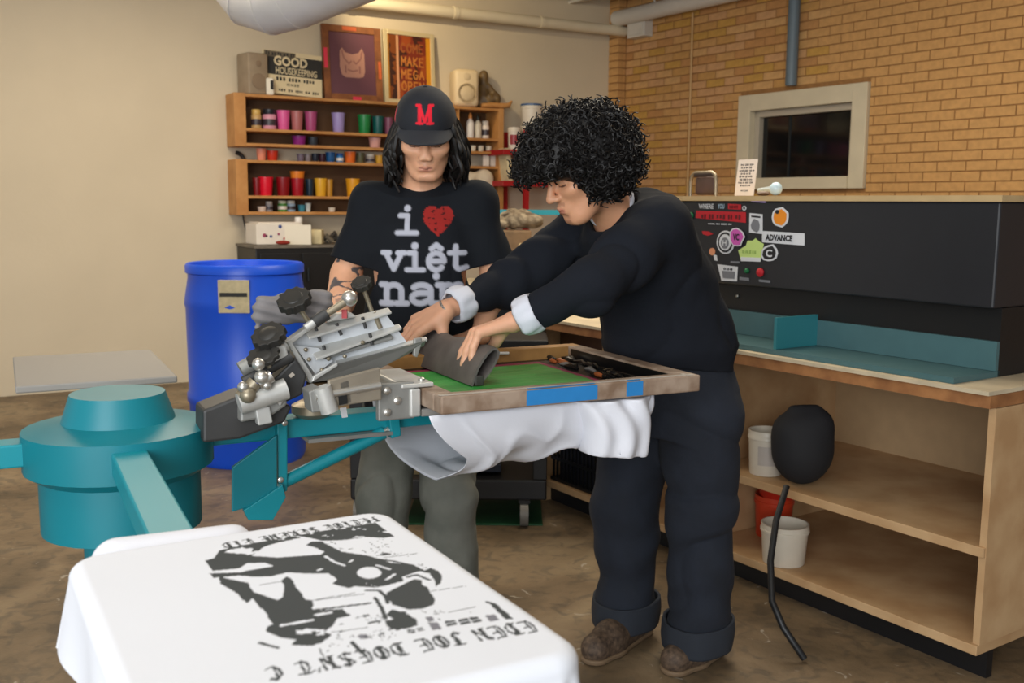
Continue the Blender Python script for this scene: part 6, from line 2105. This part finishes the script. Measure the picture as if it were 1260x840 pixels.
# the crown's front panel stands a little forward
Y = Y + .006 * np.clip(np.sin(TH), 0, 1) * np.sin(PHI * np.pi)
L3 = np.stack([X, Y + dome_c.y, Zc + cz + drop], -1).reshape(-1, 3)
V = L3 @ np.array(RC).T + np.array(OC)
m_cap = mat('cap_twill', (255, 255, 255), 0.85, vcol=True, bump=.05, bscale=500)
col = np.tile(np.array(lin((26, 29, 36))), (len(V), 1))
P2 = np.stack([-L3[:, 0], L3[:, 2]], 1)      # as read from the front
mz0, mz1, mw = cz + .022, cz + .074, .0205
if (RC @ Vector((1, 0, 0))).x > 0: P2[:, 0] = L3[:, 0]
M_lines = [[(-mw * .72, mz0 + .004), (-mw * .72, mz1 - .004)], [(mw * .72, mz0 + .004), (mw * .72, mz1 - .004)]]
thick = strokes(P2, M_lines, .0052)
diag = strokes(P2, [[(-mw * .72, mz1 - .003), (0, mz0 + .008), (mw * .72, mz1 - .003)]], .0042)
serif = strokes(P2, [[(-mw * 1.12, mz0 + .003), (-mw * .32, mz0 + .003)], [(mw * .32, mz0 + .003), (mw * 1.12, mz0 + .003)], [(-mw * 1.12, mz1 - .003), (-mw * .6, mz1 - .003)], [(mw * .6, mz1 - .003), (mw * 1.12, mz1 - .003)]], .0034)
frontp = L3[:, 1] > .02
dM = np.minimum(np.minimum(thick, diag), serif)
am = (np.clip(.5 - dM / .0022, 0, 1) * frontp)[:, None]
col = col * (1 - am) + np.array(lin((222, 20, 44))) * am
side = strokes(L3[:, [1, 2]], [[(.0, cz + .012), (.006, cz + .045), (.012, cz + .012)]], .0055)
am = (np.clip(.5 - side / .002, 0, 1) * (np.abs(L3[:, 0]) > .05) * ((V - np.array(OC))[:, 0] < 0))[:, None]
col = col * (1 - am) + np.array(lin((206, 34, 60))) * am
cap = np_obj('cap', V, grid_faces(nu, nv, True), m_cap, p1, col=col, label='black baseball cap with a red letter M')
so = cap.modifiers.new('cloth', 'SOLIDIFY'); so.thickness = .002
# brim
nb1, nb2 = 50, 14
A2, S2_ = np.meshgrid(np.linspace(-1, 1, nb1), np.linspace(0, 1, nb2), indexing='ij')
xb = A2 * .089 * (1 - .04 * S2_ ** 2)
yr = ry * np.sqrt(np.clip(1 - (A2 * .089 / rx) ** 2, 0, 1)) + dome_c.y - .004
ext = .064 * np.sqrt(np.clip(1 - np.abs(A2) ** 4, 0, 1))
yb = yr + ext * S2_
zb = cz + .008 - .016 * A2 ** 2 - .026 * S2_ * np.sqrt(np.clip(1 - np.abs(A2) ** 4, 0, 1))
L3 = np.stack([xb, yb, zb], -1).reshape(-1, 3)
V = L3 @ np.array(RC).T + np.array(OC)
br_ = np_obj('brim', V, grid_faces(nb1, nb2), mat('cap_brim', (40, 42, 47), 0.85, bump=.05, bscale=500), None)
adopt(br_, cap)
so = br_.modifiers.new('stiffener', 'SOLIDIFY'); so.thickness = .0045
b_ = MB().sphere(tuple(capL((0, -.012, cz + rz))), .007, 10, (1, 1, .5)).build('button', mat('cap_brim', (40, 42, 47)), None, smooth=True)
adopt(b_, cap)
# glasses arm seen beside the cap
MB().tube([capL((-.084, .035, .018)), capL((-.088, .01, .012)), capL((-.083, -.02, -.012))], .0022, 6).build('glasses_arm', m_chr, p1, smooth=True)

# long wavy hair
rg = random.Random(12)
mb = MB()
for i in range(250):
    a = math.radians(rg.uniform(-128, 128))               # round the back, 0 straight behind
    sgn = 1 if a > 0 else -1
    r0 = .083
    p = Vector((math.sin(a) * r0, -.012 - math.cos(a) * .1, .035 + rg.uniform(-.015, .01)))
    L_ = rg.uniform(.15, .225) * (1.0 if abs(a) < 1.9 else .82)
    pts, rs = [], []
    ph0, fr = rg.uniform(0, 6.28), rg.uniform(8, 16)
    amp = rg.uniform(.006, .020)
    out = rg.uniform(.012, .052)
    n_ = 12
    for j in range(n_ + 1):
        t_ = j / n_
        bulge = math.sin(min(1, t_ * 1.25) * math.pi * .6)
        w_ = amp * math.sin(ph0 + t_ * fr) * (.3 + t_)
        rad_ = 1 + (out * bulge) / r0 - .12 * t_
        q = Vector((p.x * rad_ + w_ * math.cos(a), p.y * rad_ + .012 * t_ + w_ * .8, p.z - L_ * t_))
        if abs(a) > 1.5:
            q.y -= .006
        pts.append(OC + RC @ q + Vector((0, .03 * t_, 0)) * .6)
        rs.append(.0066 * (1 - .75 * t_ ** 2.5) + .0012)
    mb.tube(pts, rs, 6)
mb.build('hair', m_hair, p1, smooth=True, label='long wavy black hair under the cap')

# ================================================================== person pulling the squeegee
p2 = thing('person', 'curly-haired person in a navy sweater leaning over the screen with a squeegee', 'person', (.5, 3.05, 0))
FH = Vector((-.9, -.436, 0)).normalized()
LH = Vector((.436, -.9, 0)).normalized()            # his left, towards us
chin2 = at(704, 276, 2.80)
HS = 1.0
O2, R2 = head_frame((-.925, -.38), math.radians(27), chin2, HS)
neck2 = Vector((.305, 2.945, 1.37))
S_l, S_r = at(806, 283, 2.79), at(718, 283, 3.11)
E_l, E_r = at(728, 349, 2.60), at(632, 347, 3.06)
W_l, W_r = at(632, 396, 2.645), at(549, 381, 2.90)
K_l, K_r = at(580, 411, 2.64), at(512, 401, 2.88)
v = Vol((-.38, 2.36, .92), (.62, 3.24, 1.63), .0034)
add_head(v, O2, R2, HS, lipf=.006, jaw=.98, nose=1.04)
v.cone(tuple(O2 + R2 @ Vector((0, -.035, -.045))), tuple(neck2 + Vector((0, 0, -.03))), .056, .062, .03)
v.torso([((.47, 3.03, .96), .13, .11), ((.42, 3.0, 1.12), .14, .1), ((.35, 2.96, 1.27), .14, .09), ((.305, 2.94, 1.36), .1, .06)], tuple(LH), tuple(FH), .03)
for a, b, c in ((S_l, E_l, W_l), (S_r, E_r, W_r)):
    v.chain([tuple(a), tuple(b), tuple(c)], [.05, .041, .0275], .02)
tl = add_hand(v, W_l, K_l, Vector((-.5, .05, .86)), BX, [(40, 14, 6), (44, 14, 6), (48, 14, 8), (50, 18, 8)], 1.25, 1.2, thumb=(-Z * .75 + BX * .45 + AX * -.2))
tr = add_hand(v, W_r, K_r, Vector((-.1, -.35, .93)), -BX, [(22, 30, 15), (24, 32, 18), (26, 34, 20), (30, 36, 20)], 1.15, 1.15, thumb=(-Z * .8 - BX * .35 + AX * -.1))
V, F = v.surface()
col = np.tile(np.array(lin((214, 156, 120))), (len(V), 1))
hand = (V[:, 0] < .08) & (V[:, 2] < 1.2)
col[hand] = np.array(lin((220, 166, 134)))
kn = np.zeros(len(V))
for (p, v_, n_) in tl + tr:
    dd_ = np.linalg.norm(V - np.array(p), axis=1)
    kn = np.maximum(kn, np.clip(1 - dd_ / .02, 0, 1))
col = col * (1 - .35 * kn[:, None]) + np.array(lin((206, 122, 104))) * (.35 * kn[:, None])
col = face_colours(V, col, O2, R2, HS, (178, 98, 88), (34, 24, 20), (30, 20, 18), (96, 64, 50))
np_obj('body', V, F, m_skin2, p2, col=col, label='face and both hands gripping the squeegee')
nails(tl + tr, p2, mat('fingernail', (214, 170, 152), 0.3))

# sweater
v = Vol((-.24, 2.42, .86), (.80, 3.36, 1.47), .0055)
tor = [((.475, 3.05, .93), .19, .185), ((.478, 3.05, .985), .205, .205), ((.455, 3.03, 1.08), .2, .19), ((.405, 3.0, 1.19), .205, .165), ((.355, 2.97, 1.29), .195, .14), ((.32, 2.955, 1.36), .13, .1)]
v.torso(tor, tuple(LH), tuple(FH), .04)
for a, b, c in ((S_l, E_l, W_l), (S_r, E_r, W_r)):
    e = b + (c - b) * .74
    v.chain([tuple(a), tuple(a * .5 + b * .5 - Z * .006), tuple(b - Z * .006), tuple(e)], [.074, .076, .068, .044], .05)
    v.cone(tuple(a - FH * .02), tuple(neck2 - Z * .04 + LH * (.06 if a is S_l else -.06)), .074, .046, .07)
v.cone((.405, 2.99, 1.32), (.365, 2.97, 1.36), .1, .08, .08)
v.cone((.45, 3.01, 1.19), (.405, 2.99, 1.32), .13, .1, .08)
v.cone(tuple(S_l - FH * .08 - LH * .05 - Z * .08), tuple(S_l - FH * .05 - LH * .05), .08, .065, .08)
v.cone(tuple(neck2 - Z * .06 - FH * .05), tuple(neck2 - Z * .02), .105, .082, .04)
P = np.stack(np.meshgrid(*v.ax, indexing='ij'), -1)
v.d += (.006 * fnoise(P, 41, 20, 3) + .010 * np.clip(1 - np.abs(fnoise(P * np.array([1, 1, .8]), 43, 13, 2)) * 3.2, 0, 1) ** 2).astype(np.float32)
for a, b, c in ((S_l, E_l, W_l), (S_r, E_r, W_r)):
    ax_ = np.array((c - a).normalized(), dtype=np.float32)
    tq_ = (P - np.array(a, dtype=np.float32)) @ ax_
    rr_ = np.linalg.norm(P - np.array(a, dtype=np.float32) - tq_[..., None] * ax_, axis=-1)
    wgt = np.clip(1 - rr_ / .16, 0, 1) * np.clip((tq_ - .12) / .1, 0, 1)
    v.d += (.0065 * wgt * np.sin(tq_ * 75 + 14 * P[..., 2] * 2 + 2 * np.sin(P[..., 1] * 30))).astype(np.float32)
for b, c in ((E_l, W_l), (E_r, W_r)):
    e = b + (c - b) * .73
    v.cut_local(tuple(e), tuple((c - b).normalized()), .12)
v.cut((.475, 3.05, .925), tuple(-Z * .99 + FH * .12))
nk2 = neck2 + (O2 - neck2).normalized() * .01
v.cone(tuple(neck2 - Z * .012), tuple(neck2 + (O2 - neck2).normalized() * .13), .068, .105, .01, 'sub')
V, F = v.surface()
np_obj('sweater', V, F, m_navy, p2, label='loose dark navy knit sweater')
# grey shirt showing at collar and cuffs
ring = []
axn = (O2 - neck2).normalized()
xr = axn.cross(Z).normalized(); yr_ = axn.cross(xr)
for i in range(29):
    a = 2 * math.pi * i / 28
    ring.append(neck2 + axn * .046 + xr * .0645 * math.cos(a) + yr_ * .0645 * math.sin(a))
MB().tube(ring, .0085, 8, False).build('shirt_collar', m_cuff, p2, smooth=True)
for b, c in ((E_l, W_l), (E_r, W_r)):
    d_ = (c - b).normalized()
    e0, e1_ = b + (c - b) * .70, b + (c - b) * .915
    x = d_.cross(Z).normalized(); y = d_.cross(x)
    n1, n2 = 40, 12
    TT, AA = np.meshgrid(np.linspace(0, 1, n2), np.linspace(0, 2 * np.pi, n1, endpoint=False), indexing='ij')
    rad_ = .0445 + .0035 * np.sin(TT * 3.14) + .0022 * np.sin(AA * 5 + TT * 3) + .0015 * np.sin(AA * 9)
    rad_ = np.where(TT > .97, rad_ - .005, rad_)
    cen = np.array(e0)[None, None] * (1 - TT[..., None]) + np.array(e1_)[None, None] * TT[..., None]
    V = cen + (np.cos(AA) * rad_)[..., None] * np.array(x) + (np.sin(AA) * rad_)[..., None] * np.array(y)
    Fc = grid_faces(n2, n1)
    wrap = np.array([[i * n1 + n1 - 1, (i + 1) * n1 + n1 - 1, (i + 1) * n1, i * n1] for i in range(n2 - 1)])
    o = np_obj('shirt_cuff', V.reshape(-1, 3), np.concatenate([Fc, wrap]), m_cuff, p2)
    so = o.modifiers.new('cloth', 'SOLIDIFY'); so.thickness = .005
# bracelet on the far wrist
d_ = (K_r - W_r).normalized()
x = d_.cross(Z).normalized(); y = d_.cross(x)
c = W_r + d_ * .004
MB().tube([c + x * .0335 * math.cos(a) + y * .030 * math.sin(a) + d_ * .004 * math.sin(a * 2) for a in [2 * math.pi * i / 24 for i in range(25)]], .0034, 8, False).build('bracelet', mat('bracelet_beads', (60, 56, 58), 0.4, rgb2=(170, 160, 150), scale=180), p2, smooth=True)

# curly hair: a soft core covered in single curls
v = Vol((O2.x - .24, O2.y - .24, O2.z - .18), (O2.x + .28, O2.y + .26, O2.z + .26), .006)
Rn = np.array(R2)
def L2(p): return O2 + R2 @ Vector(p)
blobs = [((0, -.02, .075), (.118, .132, .098)), ((0, .065, .075), (.095, .07, .062)), ((.0, -.095, .01), (.112, .075, .092)), ((.07, -.03, .0), (.05, .08, .085)), ((-.07, -.03, .0), (.05, .08, .085)), ((0, .115, .058), (.08, .04, .042))]
for c, r in blobs:
    v.ell(tuple(L2(c)), r, .05, Rn)
# keep the face free
v.ell(tuple(L2((0, .115, -.045))), (.075, .085, .085), .02, Rn, 'sub')
P = np.stack(np.meshgrid(*v.ax, indexing='ij'), -1)
v.d += (.006 * fnoise(P, 9, 60, 2)).astype(np.float32)
V, F = v.surface()
core = np_obj('hair', V, F, m_hair, p2, label='thick black curly hair')
rg = random.Random(5)
fc = V[F].mean(1)
nrm = np.cross(V[F[:, 1]] - V[F[:, 0]], V[F[:, 2]] - V[F[:, 0]])
nrm /= np.linalg.norm(nrm, axis=1)[:, None] + 1e-9
loc = (fc - np.array(O2)) @ Rn
nl = nrm @ Rn
okf = ~((loc[:, 2] < .045) & (nl[:, 2] < -.3) & (loc[:, 1] > .07)) & ~((loc[:, 1] > .03) & (loc[:, 2] < .02) & (np.abs(loc[:, 0]) < .075))
okf &= (fc[:, 2] > O2.z - .15)
ids = np.nonzero(okf)[0]
mb = MB()
vsl, fsl = [], []
nside, nseg = 4, 13
for q in rg.sample(list(ids), min(2600, len(ids))):
    n_ = Vector(nrm[q])
    if n_.dot(Vector(fc[q]) - O2) < 0: n_ = -n_
    tdir = (n_ * rg.uniform(.25, .9) + Vector((rg.gauss(0, .6), rg.gauss(0, .6), rg.gauss(-.35, .5)))).normalized()
    x = tdir.cross(Vector((rg.gauss(0, 1), rg.gauss(0, 1), rg.gauss(0, 1)))).normalized()
    y = tdir.cross(x)
    R_c = rg.uniform(.005, .0115)
    Lc = rg.uniform(.01, .044)
    turns = rg.uniform(1.0, 1.9)
    ph0 = rg.uniform(0, 6.28)
    pts = []
    base = Vector(fc[q]) - n_ * .004
    for j in range(nseg):
        t_ = j / (nseg - 1)
        a = ph0 + turns * 6.283 * t_
        pts.append(base + tdir * Lc * t_ + (x * math.cos(a) + y * math.sin(a)) * R_c)
    mb.tube(pts, [.0026 * (1 - .45 * (j / (nseg - 1)) ** 3) for j in range(nseg)], nside, False)
crl = mb.build('curls', m_hair, None, smooth=True, kind='stuff')
adopt(crl, core)

# trousers with rolled cuffs
v = Vol((.12, 2.66, .0), (.82, 3.42, 1.02), .006)
v.torso([((.485, 3.055, .74), .175, .16), ((.49, 3.055, .86), .19, .18), ((.48, 3.05, .97), .178, .17)], tuple(LH), tuple(FH), .04)
lln = [(.565, 2.985, .78), (.575, 2.965, .5), (.578, 2.985, .09)]
lfr = [(.425, 3.15, .76), (.365, 3.135, .47), (.375, 3.155, .09)]
v.chain(lln, [.128, .106, .095], .04)
v.chain(lfr, [.125, .108, .095], .04)
P = np.stack(np.meshgrid(*v.ax, indexing='ij'), -1)
v.d += (.007 * fnoise(P * np.array([.7, .7, 1.3]), 55, 17, 3) + .013 * np.clip(1 - np.abs(fnoise(P * np.array([.8, .8, 1.5]), 57, 13, 2)) * 3.2, 0, 1) ** 2).astype(np.float32)
low = np.clip((.62 - P[..., 2]) / .3, 0, 1) * np.clip((P[..., 2] - .1) / .1, 0, 1)
v.d += (.004 * low * np.sin(P[..., 2] * 42 + 9 * P[..., 0] + 2.2 * np.sin(P[..., 0] * 16 + P[..., 1] * 9))).astype(np.float32)
v.cut((0, 0, .075), (0, 0, -1))
v.cut((0, 0, .965), (0, 0, 1))
V, F = v.surface()
tro = np_obj('trousers', V, F, m_jean, p2, label='baggy dark navy trousers with rolled cuffs')
for (c, r) in (((.578, 2.985), .1), ((.375, 3.155), .1)):
    n1, n2 = 48, 14
    TT, AA = np.meshgrid(np.linspace(0, 1, n2), np.linspace(0, 2 * np.pi, n1, endpoint=False), indexing='ij')
    rad_ = r * (1 + .03 * np.sin(AA * 3 + 1) + .015 * np.sin(AA * 7 + TT * 2)) + .004 * np.sin(TT * 3.14)
    zz_ = .055 + .085 * TT + .008 * np.sin(AA + 1)
    V = np.stack([c[0] + rad_ * np.cos(AA), c[1] + rad_ * np.sin(AA), zz_], -1).reshape(-1, 3)
    Fc = grid_faces(n2, n1)
    wrap = np.array([[i * n1 + n1 - 1, (i + 1) * n1 + n1 - 1, (i + 1) * n1, i * n1] for i in range(n2 - 1)])
    o = np_obj('rolled_cuff', V, np.concatenate([Fc, wrap]), m_jeanc, None)
    so = o.modifiers.new('cloth', 'SOLIDIFY'); so.thickness = .008
    adopt(o, tro)
m_shoe = mat('brown_patterned_canvas', (104, 84, 66), 0.7, rgb2=(62, 48, 38), scale=70, bump=.1)
m_sole = mat('tan_sole', (120, 98, 74), 0.7)
for (toe, heel) in ((atz(826, 811, .045), Vector((.63, 3.03, .045))), (atz(728, 800, .04), Vector((.43, 3.19, .04)))):
    toe.z = .04
    d_ = (heel - toe).normalized()
    v = Vol((min(toe.x, heel.x) - .08, min(toe.y, heel.y) - .08, -.005), (max(toe.x, heel.x) + .08, max(toe.y, heel.y) + .08, .13), .004)
    sd = d_.cross(Z)
    v.cone(tuple(toe + d_ * .02), tuple(toe + d_ * .1), .045, .052, .02)
    v.cone(tuple(toe + d_ * .1), tuple(heel), .052, .044, .02)
    v.cone(tuple(toe + d_ * .10 + Z * .02), tuple(heel + Z * .045), .036, .04, .03)
    v.cut((0, 0, .016), (0, 0, -1))
    V, F = v.surface()
    s_o = np_obj('shoe', V, F, m_shoe, p2, label='brown patterned slip-on shoe')
    v = Vol((min(toe.x, heel.x) - .08, min(toe.y, heel.y) - .08, -.005), (max(toe.x, heel.x) + .08, max(toe.y, heel.y) + .08, .04), .004)
    v.cone(tuple(toe + d_ * .02 - Z * .02), tuple(toe + d_ * .1 - Z * .02), .047, .052, .02)
    v.cone(tuple(toe + d_ * .1 - Z * .02), tuple(heel - Z * .02), .052, .044, .02)
    v.cut((0, 0, .002), (0, 0, -1))
    v.cut((0, 0, .0185), (0, 0, 1))
    V, F = v.surface()
    adopt(np_obj('sole', V, F, m_sole, None), s_o)
